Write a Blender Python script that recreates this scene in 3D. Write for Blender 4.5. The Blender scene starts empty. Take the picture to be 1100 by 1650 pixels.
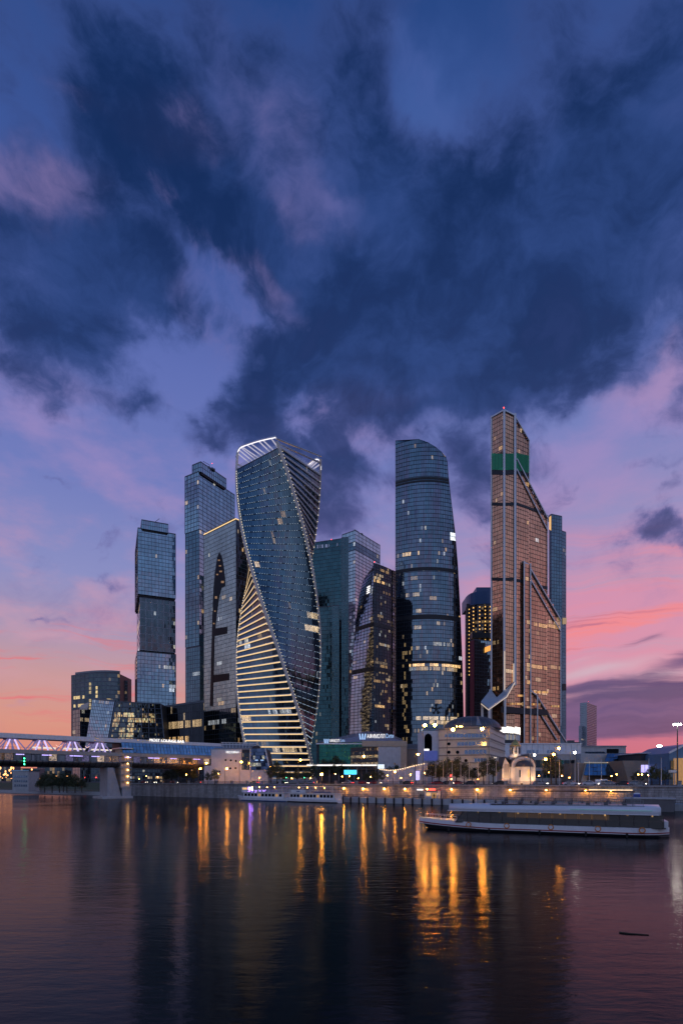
import bpy, bmesh, math, random
import numpy as np
from mathutils import Vector, Matrix
R = math.radians
random.seed(7)
rng = np.random.default_rng(7)
scene = bpy.context.scene
COL = scene.collection

# ------------------------------------------------------------------ camera
F = 880.0          # focal length in photo pixels (photo is 1100 px wide)
HY = 1258.0        # row of the horizon in the photo
CZ = 7.6           # eye height above the river
cam_d = bpy.data.cameras.new('camera')
cam_d.sensor_fit = 'HORIZONTAL'; cam_d.sensor_width = 36.0
cam_d.lens = F / 1100.0 * 36.0
cam_d.shift_y = (HY - 825.0) / 1100.0
cam_d.clip_start = 0.5; cam_d.clip_end = 30000.0
cam = bpy.data.objects.new('camera', cam_d); COL.objects.link(cam)
cam.location = (0, 0, CZ); cam.rotation_euler = (R(90), 0, 0)
scene.camera = cam
def X(px, D): return (px - 550.0) / F * D
def Z(py, D): return CZ + (HY - py) / F * D
def W(px, D): return px / F * D

# ------------------------------------------------------------------ render settings
scene.view_settings.view_transform = 'Standard'
scene.view_settings.look = 'None'
scene.view_settings.exposure = 0.0
scene.view_settings.gamma = 1.0
scene.view_settings.use_curve_mapping = False
scene.cycles.use_denoising = True
scene.cycles.max_bounces = 5
scene.cycles.glossy_bounces = 4
scene.cycles.diffuse_bounces = 2
scene.cycles.sample_clamp_indirect = 4.0
scene.cycles.caustics_reflective = False
scene.cycles.caustics_refractive = False

def srgb(r, g, b):
    def f(c):
        c /= 255.0
        return c / 12.92 if c <= 0.04045 else ((c + 0.055) / 1.055) ** 2.4
    return (f(r), f(g), f(b), 1.0)

class NT:
    """small helper to write node graphs as expressions"""
    def __init__(s, tree): s.t = tree; s.n = tree.nodes; s.l = tree.links
    def put(s, sock, v):
        if v is None: return
        if isinstance(v, bpy.types.NodeSocket): s.l.new(v, sock)
        else:
            try: sock.default_value = v
            except Exception: sock.default_value = tuple(v)[:3]
    def m(s, op, a, b=None, c=None, clamp=False):
        n = s.n.new('ShaderNodeMath'); n.operation = op; n.use_clamp = clamp
        for i, v in enumerate((a, b, c)): s.put(n.inputs[i], v)
        return n.outputs[0]
    def v(s, op, a, b=None, scale=None):
        n = s.n.new('ShaderNodeVectorMath'); n.operation = op
        s.put(n.inputs[0], a); s.put(n.inputs[1], b)
        if scale is not None: s.put(n.inputs['Scale'], scale)
        return n.outputs['Value'] if op in ('LENGTH', 'DOT_PRODUCT') else n.outputs[0]
    def xyz(s, v):
        n = s.n.new('ShaderNodeSeparateXYZ'); s.put(n.inputs[0], v); return n.outputs
    def comb(s, x=0.0, y=0.0, z=0.0):
        n = s.n.new('ShaderNodeCombineXYZ')
        for i, q in enumerate((x, y, z)): s.put(n.inputs[i], q)
        return n.outputs[0]
    def mix(s, f, a, b, mode='MIX'):
        n = s.n.new('ShaderNodeMix'); n.data_type = 'RGBA'; n.blend_type = mode; n.clamp_factor = True
        s.put(n.inputs[0], f); s.put(n.inputs[6], a); s.put(n.inputs[7], b); return n.outputs[2]
    def ramp(s, f, stops, interp='LINEAR'):
        n = s.n.new('ShaderNodeValToRGB'); s.put(n.inputs[0], f); r = n.color_ramp; r.interpolation = interp
        while len(r.elements) < len(stops): r.elements.new(0.5)
        for e, (p, c) in zip(r.elements, stops): e.position = p; e.color = c if len(c) == 4 else (*c, 1)
        return n.outputs[0]
    def ss(s, v, lo, hi, a=0.0, b=1.0, kind='SMOOTHSTEP'):
        n = s.n.new('ShaderNodeMapRange'); n.interpolation_type = kind; n.clamp = True
        for k, q in zip(('Value', 'From Min', 'From Max', 'To Min', 'To Max'), (v, lo, hi, a, b)): s.put(n.inputs[k], q)
        return n.outputs[0]
    def noise(s, vec, scale, detail=4.0, rough=0.5, dist=0.0, dim='3D', out=0):
        n = s.n.new('ShaderNodeTexNoise'); n.noise_dimensions = dim
        if vec is not None: s.l.new(vec, n.inputs['Vector'])
        s.put(n.inputs['Scale'], scale); s.put(n.inputs['Detail'], detail); s.put(n.inputs['Roughness'], rough); s.put(n.inputs['Distortion'], dist)
        return n.outputs[out]
    def mapping(s, vec, loc=(0, 0, 0), rot=(0, 0, 0), sc=(1, 1, 1), kind='POINT'):
        n = s.n.new('ShaderNodeMapping'); n.vector_type = kind
        s.l.new(vec, n.inputs[0]); n.inputs['Location'].default_value = loc; n.inputs['Rotation'].default_value = rot; n.inputs['Scale'].default_value = sc
        return n.outputs[0]
    def node(s, kind): return s.n.new(kind)

# ------------------------------------------------------------------ world: dusk sky
SUN_AZ, SUN_EL = R(38), R(1.0)     # the sun has just gone, to the right behind the towers
world = bpy.data.worlds.new('World'); scene.world = world; world.use_nodes = True
w = NT(world.node_tree); w.n.clear()
tc = w.node('ShaderNodeTexCoord')
d = tc.outputs['Generated']
dx, dy, dz = w.xyz(d)
az = w.m('ARCTAN2', dx, dy)
el = w.m('ARCSINE', dz)
p0 = w.comb(az, el, 0.0)
# ragged edges: the position is pushed about by noise before any cloud shape is looked up
wn = w.v('SUBTRACT', w.noise(d, 3.0, 5.0, 0.55, out=1), (0.5, 0.5, 0.5))
wn2 = w.v('SUBTRACT', w.noise(d, 11.0, 6.0, 0.6, out=1), (0.5, 0.5, 0.5))
pw = w.v('ADD', w.v('ADD', p0, w.v('SCALE', wn, scale=0.26)), w.v('SCALE', wn2, scale=0.10))
eld = w.m('MULTIPLY', el, 180 / math.pi / 90.0)      # 0 at the horizon, 1 overhead
sunset = w.ss(dy, -0.55, 0.75)                       # 1 towards the afterglow, 0 opposite
rightness = w.ss(az, R(-12), R(24))
def S(*c): return srgb(*c)
west_l = w.ramp(eld, [(0.0, S(216, 126, 108)), (0.06, S(216, 148, 132)), (0.105, S(202, 152, 152)), (0.15, S(172, 150, 178)), (0.21, S(138, 142, 194)), (0.30, S(112, 124, 188)), (0.40, S(94, 110, 178)), (0.50, S(58, 84, 152)), (0.62, S(24, 60, 122)), (0.8, S(40, 78, 142)), (1.0, S(52, 90, 154))])
west_r = w.ramp(eld, [(0.0, S(196, 100, 118)), (0.05, S(196, 110, 140)), (0.10, S(206, 154, 172)), (0.16, S(190, 152, 184)), (0.24, S(156, 146, 192)), (0.34, S(118, 128, 188)), (0.46, S(74, 98, 166)), (0.62, S(26, 60, 122)), (0.8, S(40, 78, 142)), (1.0, S(52, 90, 154))])
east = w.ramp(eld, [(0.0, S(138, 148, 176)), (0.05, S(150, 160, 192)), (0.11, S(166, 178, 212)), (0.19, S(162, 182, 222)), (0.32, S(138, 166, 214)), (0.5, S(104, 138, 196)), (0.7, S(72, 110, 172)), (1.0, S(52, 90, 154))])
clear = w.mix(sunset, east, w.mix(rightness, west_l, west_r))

def P(px, py): return (math.atan2(px - 550, F), math.atan2(HY - py, math.hypot(F, px - 550)))
def blob(px, py, rx, ry, rot=0.0, vec=None, pw_=1.4):
    a, e = P(px, py); k = 1.0 / math.hypot(F, px - 550)
    ca = F / (F * F + (px - 550) ** 2); ce = math.hypot(F, px - 550) / (F * F + (px - 550) ** 2 + (HY - py) ** 2)
    mp = w.mapping(vec if vec is not None else pw, (a, e, 0), (0, 0, rot), (rx * ca * pw_, ry * ce * pw_, 1), 'TEXTURE')
    g = w.node('ShaderNodeTexGradient'); g.gradient_type = 'QUADRATIC_SPHERE'; w.l.new(mp, g.inputs[0])
    return g.outputs['Fac']
def field(items, start=0.0):
    acc = start
    for px, py, rx, ry, wt, *rot in items:
        acc = w.m('MULTIPLY_ADD', blob(px, py, rx, ry, R(rot[0]) if rot else 0.0), wt, acc)
    return acc
# high thin veil lit mauve
flat = w.comb(w.m('DIVIDE', dx, w.m('ADD', w.m('MAXIMUM', dz, 0.0), 0.22)), w.m('DIVIDE', dy, w.m('ADD', w.m('MAXIMUM', dz, 0.0), 0.22)), 0.0)
n_big = w.noise(flat, 1.35, 8.0, 0.52, 0.0)
n_fine = w.noise(w.v('ADD', flat, (7.3, 2.1, 0)), 3.2, 8.0, 0.52, 0.0)
veil = w.ss(w.m('ADD', n_fine, field([(60, 310, 190, 130, .34), (300, 160, 170, 110, .26), (450, 220, 190, 110, .16, -30), (540, 300, 130, 70, .2, -30), (300, 370, 120, 60, .22, -40), (110, 110, 90, 60, .25), (450, 440, 70, 70, .35), (690, 110, 170, 150, .32), (1040, 640, 150, 80, .38), (640, 650, 170, 50, .22), (580, 20, 70, 60, .25)])), 0.56, 0.86)
veil_c = w.mix(w.ss(el, R(30), R(52)), S(168, 138, 184), w.mix(w.ss(az, R(-16), R(8)), S(112, 102, 152), S(62, 92, 158)))
sky = w.mix(w.m('MULTIPLY', veil, 0.85), clear, veil_c)
# thin broken haze of high cloud over the lower sky
thin = w.ss(w.m('ADD', w.m('MULTIPLY', n_fine, 0.55), w.m('MULTIPLY', w.noise(w.mapping(d, (5, 2, 1), sc=(1, 1, 2.4)), 7.0, 7.0, 0.55), 0.45)), 0.44, 0.62)
thin = w.m('MULTIPLY', thin, w.m('MULTIPLY', w.ss(el, R(7), R(13)), w.ss(el, R(40), R(28))))
sky = w.mix(w.m('MULTIPLY', thin, 0.7), sky, w.mix(w.ss(el, R(12), R(30)), S(206, 156, 176), S(158, 138, 192)))
# dark deck
deck = field([
    (800, 400, 420, 250, 1.0), (1010, 180, 330, 380, .95), (900, 540, 330, 130, .85), (600, 540, 260, 110, .8, -12), (500, 590, 230, 70, .75, -8), (430, 610, 130, 60, .5), (700, 620, 220, 60, .5), (960, 620, 200, 60, .45),
    (780, 655, 130, 90, .75), (640, 665, 100, 42, .6), (425, 662, 80, 50, 1.0), (620, 330, 260, 170, .5),
    (170, 430, 260, 160, .95, -20), (70, 510, 230, 110, .8), (230, 510, 170, 90, .7), (330, 300, 360, 190, .85, -35), (230, 250, 260, 150, .5), (420, 380, 150, 110, .45, -45),
    (150, 170, 260, 110, .7, -20), (300, 230, 320, 130, .7, -25), (480, 300, 260, 170, .55), (40, 380, 130, 60, .5),
    (65, 728, 80, 26, .8, -15), (215, 640, 100, 44, .7), (60, 590, 150, 50, .45), (330, 690, 90, 30, .4), (1040, 872, 115, 34, 1.1, -12), (1085, 900, 60, 22, .6), (575, 775, 130, 42, 1.0, -28), (530, 830, 90, 70, .8), (760, 800, 100, 110, .95), (340, 720, 60, 30, .6), (500, 700, 120, 26, .5), (1085, 660, 120, 50, .7), (1010, 770, 60, 18, .4), (1065, 745, 60, 18, .45), (160, 862, 50, 12, .4), (92, 1014, 36, 10, .4),(770, 880, 70, 26, .4), (195, 925, 50, 12, .35),
    (430, 90, 230, 150, .35), (560, 130, 110, 200, .25),
    (385, 510, 110, 100, -1.3), (440, 440, 50, 50, -.7), (320, 600, 110, 60, -.7), (700, 110, 170, 130, -.55), (10, 60, 110, 110, -.3)], 0.0)
wide = w.m('ADD', w.m('MULTIPLY', w.ss(dy, 0.35, -0.15), -0.10), w.ss(el, R(30), R(42), 0.0, 0.12))      # broken cloud goes on overhead and behind
dens = w.m('ADD', w.m('ADD', deck, wide), w.m('MULTIPLY', w.m('SUBTRACT', n_big, 0.5), w.ss(el, R(6), R(24), 0.35, 1.1)))
dens = w.m('ADD', dens, w.m('MULTIPLY', w.m('SUBTRACT', n_fine, 0.5), w.ss(el, R(6), R(24), 0.2, 0.5)))
mot_v = w.v('ADD', d, w.v('SCALE', wn, scale=0.22))
n_mot = w.noise(w.mapping(mot_v, sc=(1.0, 1.0, 1.35)), 5.2, 7.0, 0.52)
n_mot2 = w.noise(w.mapping(mot_v, (3.3, 1.1, 7.0), sc=(1.0, 1.0, 1.5)), 11.0, 8.0, 0.62)
mot = w.m('ADD', w.m('MULTIPLY', w.m('SUBTRACT', n_mot, 0.5), 1.0), w.m('MULTIPLY', w.m('SUBTRACT', n_mot2, 0.5), 0.85))
dens = w.m('ADD', dens, w.m('MULTIPLY', mot, w.ss(el, R(10), R(26), 0.7, 1.5)))
dm = w.ss(dens, -0.02, 0.60)
core = w.ss(dens, 0.12, 0.95)
low = w.ss(el, R(36), R(20))
edge_c = w.mix(low, S(58, 78, 138), S(112, 108, 166))
tone = w.ss(mot, -0.22, 0.24)
core_c = w.mix(tone, w.mix(low, S(42, 68, 126), S(84, 90, 144)), w.mix(low, S(14, 40, 86), S(50, 64, 116)))
sky = w.mix(w.m('MULTIPLY', dm, 0.94), sky, w.mix(core, edge_c, core_c))
# loose cloudlets drifting under the deck
puff = w.ss(w.m('ADD', w.m('MULTIPLY', n_mot2, 0.62), w.m('MULTIPLY', n_mot, 0.38)), 0.525, 0.66)
puff = w.m('MULTIPLY', puff, w.m('MULTIPLY', w.ss(el, R(16), R(25)), w.ss(el, R(46), R(36))))
sky = w.mix(w.m('MULTIPLY', puff, 0.5), sky, w.mix(low, S(44, 62, 116), S(92, 92, 150)))
# parts of the cloud still catching light
hl = field([(45, 300, 150, 90, 1.0), (290, 150, 110, 70, .8), (110, 110, 60, 40, .8), (290, 370, 110, 60, .8, -35), (250, 290, 120, 50, .6, -30), (440, 440, 70, 50, 1.0), (390, 500, 120, 100, 1.0), (540, 290, 90, 50, .7, -30), (470, 250, 90, 60, .5, -30), (520, 520, 60, 40, .6), (680, 630, 80, 36, .7), (640, 60, 130, 110, .5), (720, 100, 130, 60, .5, -20), (580, 15, 60, 40, .7), (1010, 610, 160, 40, .7, 10), (350, 560, 90, 50, .7), (700, 700, 60, 20, .6)], 0.0)
hl = w.m('MULTIPLY', w.ss(hl, 0.0, 0.7), w.ss(w.m('ADD', mot, 0.0), 0.16, -0.24))
sky = w.mix(w.m('MULTIPLY', hl, 0.8), sky, w.mix(low, w.mix(w.ss(az, R(-14), R(8)), S(122, 108, 158), S(70, 92, 158)), S(168, 148, 198)))
pw_keep = pw
# low afterglow streaks on the right, lit from below
st_v = w.mapping(w.v('ADD', p0, w.v('SCALE', wn, scale=0.10)), (0, 0, 0), (0, 0, R(-16)), (2.2, 30.0, 1))
st_n = w.noise(st_v, 1.0, 7.0, 0.58, 0.5)
st_n2 = w.noise(w.v('ADD', st_v, (3.1, 8.7, 0)), 1.4, 7.0, 0.6, 0.6)
bandm = w.m('MULTIPLY', w.ss(az, R(6), R(20)), w.m('MULTIPLY', w.ss(el, R(5.5), R(9)), w.m('MULTIPLY', w.ss(el, R(27), R(16)), w.m('MULTIPLY_ADD', dm, -0.9, 1.0))))
bandm = w.m('MULTIPLY', bandm, w.ss(az, R(110), R(60)))
pw = w.v('ADD', p0, w.v('SCALE', wn, scale=0.10))
hot = field([(1020, 1022, 260, 30, .55, 9), (950, 1030, 160, 24, .4, 9), (1070, 990, 160, 20, .35, 12), (960, 985, 120, 14, .2, 10)], 0.0)
pk = w.ss(w.m('ADD', st_n, w.m('MULTIPLY', hot, 0.5)), 0.33, 0.60)
sky = w.mix(w.m('MULTIPLY', bandm, w.m('MULTIPLY', pk, 0.6)), sky, S(226, 140, 166))
sky = w.mix(w.m('MULTIPLY', w.ss(w.m('ADD', w.m('MULTIPLY', st_n2, 1.25), w.m('MULTIPLY', hot, 0.42)), 0.64, 0.98), w.m('MULTIPLY', bandm, 0.8)), sky, S(244, 136, 138))
pur = w.m('MULTIPLY', w.ss(st_n2, 0.56, 0.70), w.m('MULTIPLY', w.ss(az, R(10), R(22)), w.m('MULTIPLY', w.ss(el, R(2), R(6)), w.ss(el, R(20), R(11)))))
sky = w.mix(w.m('MULTIPLY', pur, 0.75), sky, S(128, 88, 138))
pw = w.v('ADD', p0, w.v('SCALE', wn, scale=0.06))
pale = field([(960, 1086, 200, 20, .9, 6), (1080, 1090, 160, 18, .7, 6), (940, 1068, 90, 12, .4, 8)], 0.0)
sky = w.mix(w.m('MULTIPLY', w.ss(w.m('MULTIPLY', pale, w.m('ADD', st_n, 0.35)), 0.12, 0.75), 0.85), sky, S(206, 176, 192))
bank = field([(1040, 1140, 330, 40, 1.6, 3), (940, 1112, 130, 16, .7, 3), (1020, 1172, 260, 22, .8), (1120, 1065, 130, 24, .8, 14), (1050, 1035, 90, 12, .4, 14)], 0.0)
sky = w.mix(w.m('MULTIPLY', w.ss(w.m('ADD', bank, w.m('MULTIPLY', w.m('SUBTRACT', st_n2, 0.5), w.m('MULTIPLY', w.ss(bank, 0.0, 0.25), 1.3))), 0.04, 0.62), 0.88), sky, w.mix(w.ss(st_n, 0.35, 0.65), S(66, 62, 112), S(98, 80, 128)))
pw = pw_keep
# faint coral wisps low on the left
lw = w.m('MULTIPLY', w.ss(az, R(-14), R(-22)), w.m('MULTIPLY', w.ss(el, R(2), R(8)), w.ss(el, R(17), R(10))))
lw = w.m('MULTIPLY', lw, w.ss(az, R(-110), R(-70)))
sky = w.mix(w.m('MULTIPLY', lw, w.ss(st_n2, 0.48, 0.68)), sky, S(226, 118, 124))
# below the horizon the air simply darkens
sky = w.mix(w.ss(el, R(0.0), R(-3)), sky, S(40, 38, 50))
nish = w.node('ShaderNodeTexSky'); nish.sky_type = 'NISHITA'; nish.sun_disc = False
nish.sun_elevation = SUN_EL; nish.sun_rotation = SUN_AZ
out_c = w.mix(1.0, sky, w.v('SCALE', nish.outputs[0], scale=0.006), 'ADD')
bg = w.node('ShaderNodeBackground'); w.l.new(out_c, bg.inputs[0]); bg.inputs[1].default_value = 1.0
wo = w.node('ShaderNodeOutputWorld'); w.l.new(bg.outputs[0], wo.inputs[0])
world.cycles.sampling_method = 'MANUAL'; world.cycles.sample_map_resolution = 512

sun_d = bpy.data.lights.new('sun', 'SUN'); sun_d.energy = 0.12; sun_d.angle = R(12); sun_d.color = (1.0, 0.55, 0.5)
sun = bpy.data.objects.new('sun', sun_d); COL.objects.link(sun)
sun.rotation_euler = Vector((math.sin(SUN_AZ) * math.cos(R(3)), math.cos(SUN_AZ) * math.cos(R(3)), math.sin(R(3)))).to_track_quat('Z', 'Y').to_euler()

# ------------------------------------------------------------------ materials
MATS = {}
def _new(name):
    m = bpy.data.materials.new(name); m.use_nodes = True
    t = NT(m.node_tree); b = t.n['Principled BSDF']; MATS[name] = m
    return m, t, b
def wpos(t):
    g = t.node('ShaderNodeNewGeometry'); return g.outputs['Position']
def paint(name, c, rough=0.6, metal=0.0, var=0.18, scale=0.6, bump=0.0, bscale=6.0, spec=0.5):
    """plain surface with uneven tone, streaks of dirt and a fine relief"""
    m, t, b = _new(name); p = wpos(t)
    n = t.noise(p, scale, 6, 0.6)
    st = t.noise(t.mapping(p, sc=(1.2, 1.2, 0.12)), scale * 3, 4, 0.6)
    f = t.m('ADD', t.m('MULTIPLY', n, 0.6), t.m('MULTIPLY', st, 0.4))
    lo = tuple(q * (1 - var) for q in c[:3]) + (1,); hi = tuple(min(1, q * (1 + var)) for q in c[:3]) + (1,)
    t.l.new(t.ramp(f, [(0.3, lo), (0.7, hi)]), b.inputs['Base Color'])
    b.inputs['Metallic'].default_value = metal
    t.l.new(t.ss(n, 0.3, 0.7, max(0.02, rough - 0.1), min(1, rough + 0.1), 'LINEAR'), b.inputs['Roughness'])
    b.inputs['Specular IOR Level'].default_value = spec
    if bump:
        bn = t.node('ShaderNodeBump'); bn.inputs['Strength'].default_value = bump; bn.inputs['Distance'].default_value = 0.05
        t.l.new(t.noise(p, bscale, 5, 0.6), bn.inputs['Height']); t.l.new(bn.outputs[0], b.inputs['Normal'])
    return m
def glass(name, tint, rough=0.06, wave=0.0, gain=1.0, metal=1.0):
    """coated curtain-wall glass: tinted mirror; each pane carries its own tone and, when a room is lit, its light"""
    m, t, b = _new(name); p = wpos(t)
    a = t.node('ShaderNodeAttribute'); a.attribute_name = 'lit'
    tone = t.m('MULTIPLY_ADD', a.outputs['Alpha'], 0.24, 0.88)
    dirt = t.ss(t.noise(p, 0.05, 5, 0.6), 0.3, 0.7, 0.82, 1.1)
    col = t.v('SCALE', tint[:3] if False else t.comb(*tint[:3]), scale=t.m('MULTIPLY', tone, dirt))
    t.l.new(col, b.inputs['Base Color'])
    b.inputs['Metallic'].default_value = metal
    t.l.new(t.ss(t.noise(p, 0.3, 3, 0.5), 0.3, 0.7, rough * 0.6, rough * 1.5), b.inputs['Roughness'])
    # ceilings, furniture and blinds break up the light of a lit room
    inner = t.ss(t.noise(t.mapping(p, sc=(1.0, 1.0, 1.7)), 1.5, 3, 0.75), 0.38, 0.62, 0.1, 1.5)
    t.l.new(t.v('SCALE', a.outputs['Color'], scale=inner), b.inputs['Emission Color'])
    b.inputs['Emission Strength'].default_value = gain
    if wave:
        bn = t.node('ShaderNodeBump'); bn.inputs['Strength'].default_value = wave; bn.inputs['Distance'].default_value = 0.05
        t.l.new(t.noise(p, 0.35, 2, 0.5), bn.inputs['Height']); t.l.new(bn.outputs[0], b.inputs['Normal'])
    return m
def emis(name, c, strength, base=0.22):
    m, t, b = _new(name)
    n = t.noise(wpos(t), 1.5, 2, 0.5)
    b.inputs['Base Color'].default_value = (base * (.4 + .6 * c[0]), base * (.4 + .6 * c[1]), base * (.4 + .6 * c[2]), 1); b.inputs['Roughness'].default_value = 0.5
    b.inputs['Emission Color'].default_value = c if len(c) == 4 else (*c, 1)
    t.l.new(t.ss(n, 0.3, 0.7, strength * 0.88, strength * 1.1), b.inputs['Emission Strength'])
    return m

# ------------------------------------------------------------------ mesh helpers (everything is laid out in metres, world space)
class MB:
    def __init__(s): s.v = []; s.f = []; s.mi = []
    def add(s, vs, fs, mi=0):
        o = len(s.v); s.v.extend(tuple(map(float, q)) for q in vs)
        s.f.extend(tuple(i + o for i in f) for f in fs); s.mi.extend([mi] * len(fs)); return s
    def loops(s, rings, cap0=True, cap1=True, closed=True, mi=0):
        n = len(rings[0]); vs = [p for r in rings for p in r]; fs = []
        for k in range(len(rings) - 1):
            for i in range(n if closed else n - 1):
                j = (i + 1) % n
                fs.append((k * n + i, k * n + j, (k + 1) * n + j, (k + 1) * n + i))
        if cap0: fs.append(tuple(range(n - 1, -1, -1)))
        if cap1: fs.append(tuple((len(rings) - 1) * n + i for i in range(n)))
        return s.add(vs, fs, mi)
    def prism(s, poly, z0, z1, mi=0):
        if sum(poly[i][0] * poly[(i + 1) % len(poly)][1] - poly[(i + 1) % len(poly)][0] * poly[i][1] for i in range(len(poly))) < 0: poly = poly[::-1]
        return s.loops([[(x, y, z0) for x, y in poly], [(x, y, z1) for x, y in poly]], mi=mi)
    def box(s, x0, x1, y0, y1, z0, z1, mi=0): return s.prism([(x0, y0), (x1, y0), (x1, y1), (x0, y1)], z0, z1, mi)
    def obox(s, c, ex, ey, ez, mi=0):
        """box from its centre and three half vectors"""
        c, ex, ey, ez = (np.array(q, float) for q in (c, ex, ey, ez))
        r = [[c + sz * ez + a * ex + b_ * ey for a, b_ in ((-1, -1), (1, -1), (1, 1), (-1, 1))] for sz in (-1, 1)]
        return s.loops(r, mi=mi)
    def beam(s, a, b, wd, ht, up=(0, 0, 1), mi=0):
        a, b, up = (np.array(q, float) for q in (a, b, up)); dv = b - a; L = np.linalg.norm(dv); dv /= L
        sd = np.cross(dv, up); nn = np.linalg.norm(sd)
        if nn < 1e-4: sd = np.cross(dv, (1, 0, 0)); nn = np.linalg.norm(sd)
        sd /= nn; u2 = np.cross(sd, dv)
        return s.obox((a + b) / 2, dv * L / 2, sd * wd / 2, u2 * ht / 2, mi)
    def tube(s, path, r, n=6, r1=None, mi=0, cap=True):
        path = [np.array(q, float) for q in path]; rings = []
        ref = np.array((0.0, 0.0, 1.0))
        for k, p in enumerate(path):
            t = path[min(k + 1, len(path) - 1)] - path[max(k - 1, 0)]; t /= np.linalg.norm(t) + 1e-9
            a = np.cross(t, ref)
            if np.linalg.norm(a) < 0.05: a = np.cross(t, (1.0, 0, 0))
            a /= np.linalg.norm(a); b = np.cross(t, a)
            rr = r if r1 is None else r + (r1 - r) * k / (len(path) - 1)
            rings.append([p + rr * (math.cos(q) * a + math.sin(q) * b) for q in (2 * math.pi * i / n for i in range(n))])
        return s.loops(rings, cap, cap, mi=mi)
    def lathe(s, prof, c=(0, 0, 0), n=16, mi=0, a0=0.0, a1=2 * math.pi):
        full = abs(a1 - a0 - 2 * math.pi) < 1e-6; k = n if full else n + 1
        rings = [[(c[0] + max(r, 1e-3) * math.cos(a0 + (a1 - a0) * i / n), c[1] + max(r, 1e-3) * math.sin(a0 + (a1 - a0) * i / n), c[2] + z) for i in range(k)] for r, z in prof]
        return s.loops(rings, full, full, closed=full, mi=mi)
    def ball(s, c, r, n=8, mi=0):
        return s.lathe([(r * math.sin(math.pi * i / (n // 2 + 1)), -r * math.cos(math.pi * i / (n // 2 + 1))) for i in range(n // 2 + 2)], c, n, mi)
    def build(s, name, mats, parent=None, smooth=False, kind=None, label=None):
        me = bpy.data.meshes.new(name); me.from_pydata(s.v, [], s.f)
        mats = mats if isinstance(mats, (list, tuple)) else [mats]
        for q in mats: me.materials.append(MATS[q] if isinstance(q, str) else q)
        if len(mats) > 1: me.polygons.foreach_set('material_index', s.mi)
        if smooth: me.polygons.foreach_set('use_smooth', [True] * len(me.polygons))
        me.update()
        return link(name, me, parent, kind, label)
def link(name, data, parent=None, kind=None, label=None):
    o = bpy.data.objects.new(name, data); COL.objects.link(o)
    if parent is not None:
        o.parent = parent; o.matrix_parent_inverse = Matrix.Translation(-Vector(parent.location))
        if parent.parent is not None: o.matrix_parent_inverse = Matrix()
    if kind: o['kind'] = kind
    if label: o['label'] = label
    return o
def thing(name, label, cat, loc=(0, 0, 0), group=None):
    o = bpy.data.objects.new(name, None); COL.objects.link(o); o.empty_display_size = 0.5
    o.location = loc; o['label'] = label; o['category'] = cat
    if group: o['group'] = group
    return o
def tag(o, label, cat, group=None):
    o['label'] = label; o['category'] = cat
    if group: o['group'] = group
    return o
def copy_tree(o, parent=None, label=None, group=None):
    c = o.copy(); COL.objects.link(c); c.parent = parent
    if label: c['label'] = label
    if group: c['group'] = group
    for ch in o.children: copy_tree(ch, c)
    return c

# ------------------------------------------------------------------ facades
WARM = [(1.0, 0.60, 0.24), (1.0, 0.68, 0.34), (1.0, 0.74, 0.46), (0.95, 0.9, 0.75), (0.86, 0.92, 1.0)]
def lits(nu, nv, seed, p=0.02, rowp=0.15, run=4, gain=0.8, rows=(), cool=0.2, jmax=None):
    """which panes are lit: scattered single rooms, runs along a floor, and whole lit floors"""
    p *= .55; rowp *= .5; gain *= .8; r = random.Random(seed); A = np.zeros((nu, nv, 4)); 
    A[:, :, 3] = np.random.default_rng(seed).uniform(0, 1, (nu, nv))
    def on(i, j, c, g):
        if 0 <= i < nu and 0 <= j < nv: A[i, j, :3] = [q * g for q in c]
    def colour(): return r.choice(WARM[3:]) if r.random() < cool else r.choice(WARM[:3])
    for j in range(nv):
        hi = 1.0 if jmax is None or j < jmax else 0.25
        for i in range(nu):
            if r.random() < p * hi: on(i, j, colour(), gain * r.uniform(0.2, 0.9))
        if r.random() < rowp * hi:
            c = colour(); i0 = r.randrange(nu); g = gain * r.uniform(0.4, 1.0)
            for i in range(i0, i0 + r.randint(2, run * 2)):
                if r.random() < 0.8: on(i, j, c, g * r.uniform(0.5, 1.2))
    for j, a, b, g in rows:
        c = colour()
        for i in range(int(a * nu), int(b * nu)):
            if r.random() < 0.85: on(i, j, c, g * r.uniform(0.5, 1.2))
    return A
def bars(mb, P, n, side, wd, dp, off=0.0):
    """one bar along the polyline P: dp proud along normals n, wd wide along side vectors"""
    rings = [[p + nn * off - s_ * wd / 2, p + nn * off + s_ * wd / 2, p + nn * (dp + off) + s_ * wd / 2, p + nn * (dp + off) - s_ * wd / 2] for p, nn, s_ in zip(P, n, side)]
    mb.loops(rings)
def grid(S, nu, nv):
    P = np.array([[S(i / nu, j / nv) for j in range(nv + 1)] for i in range(nu + 1)], float)
    du = np.gradient(P, axis=0); dv = np.gradient(P, axis=1)
    du /= np.linalg.norm(du, axis=2, keepdims=True) + 1e-9; dv /= np.linalg.norm(dv, axis=2, keepdims=True) + 1e-9
    n = np.cross(du, dv); n /= np.linalg.norm(n, axis=2, keepdims=True) + 1e-9
    return P, du, dv, n
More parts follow.
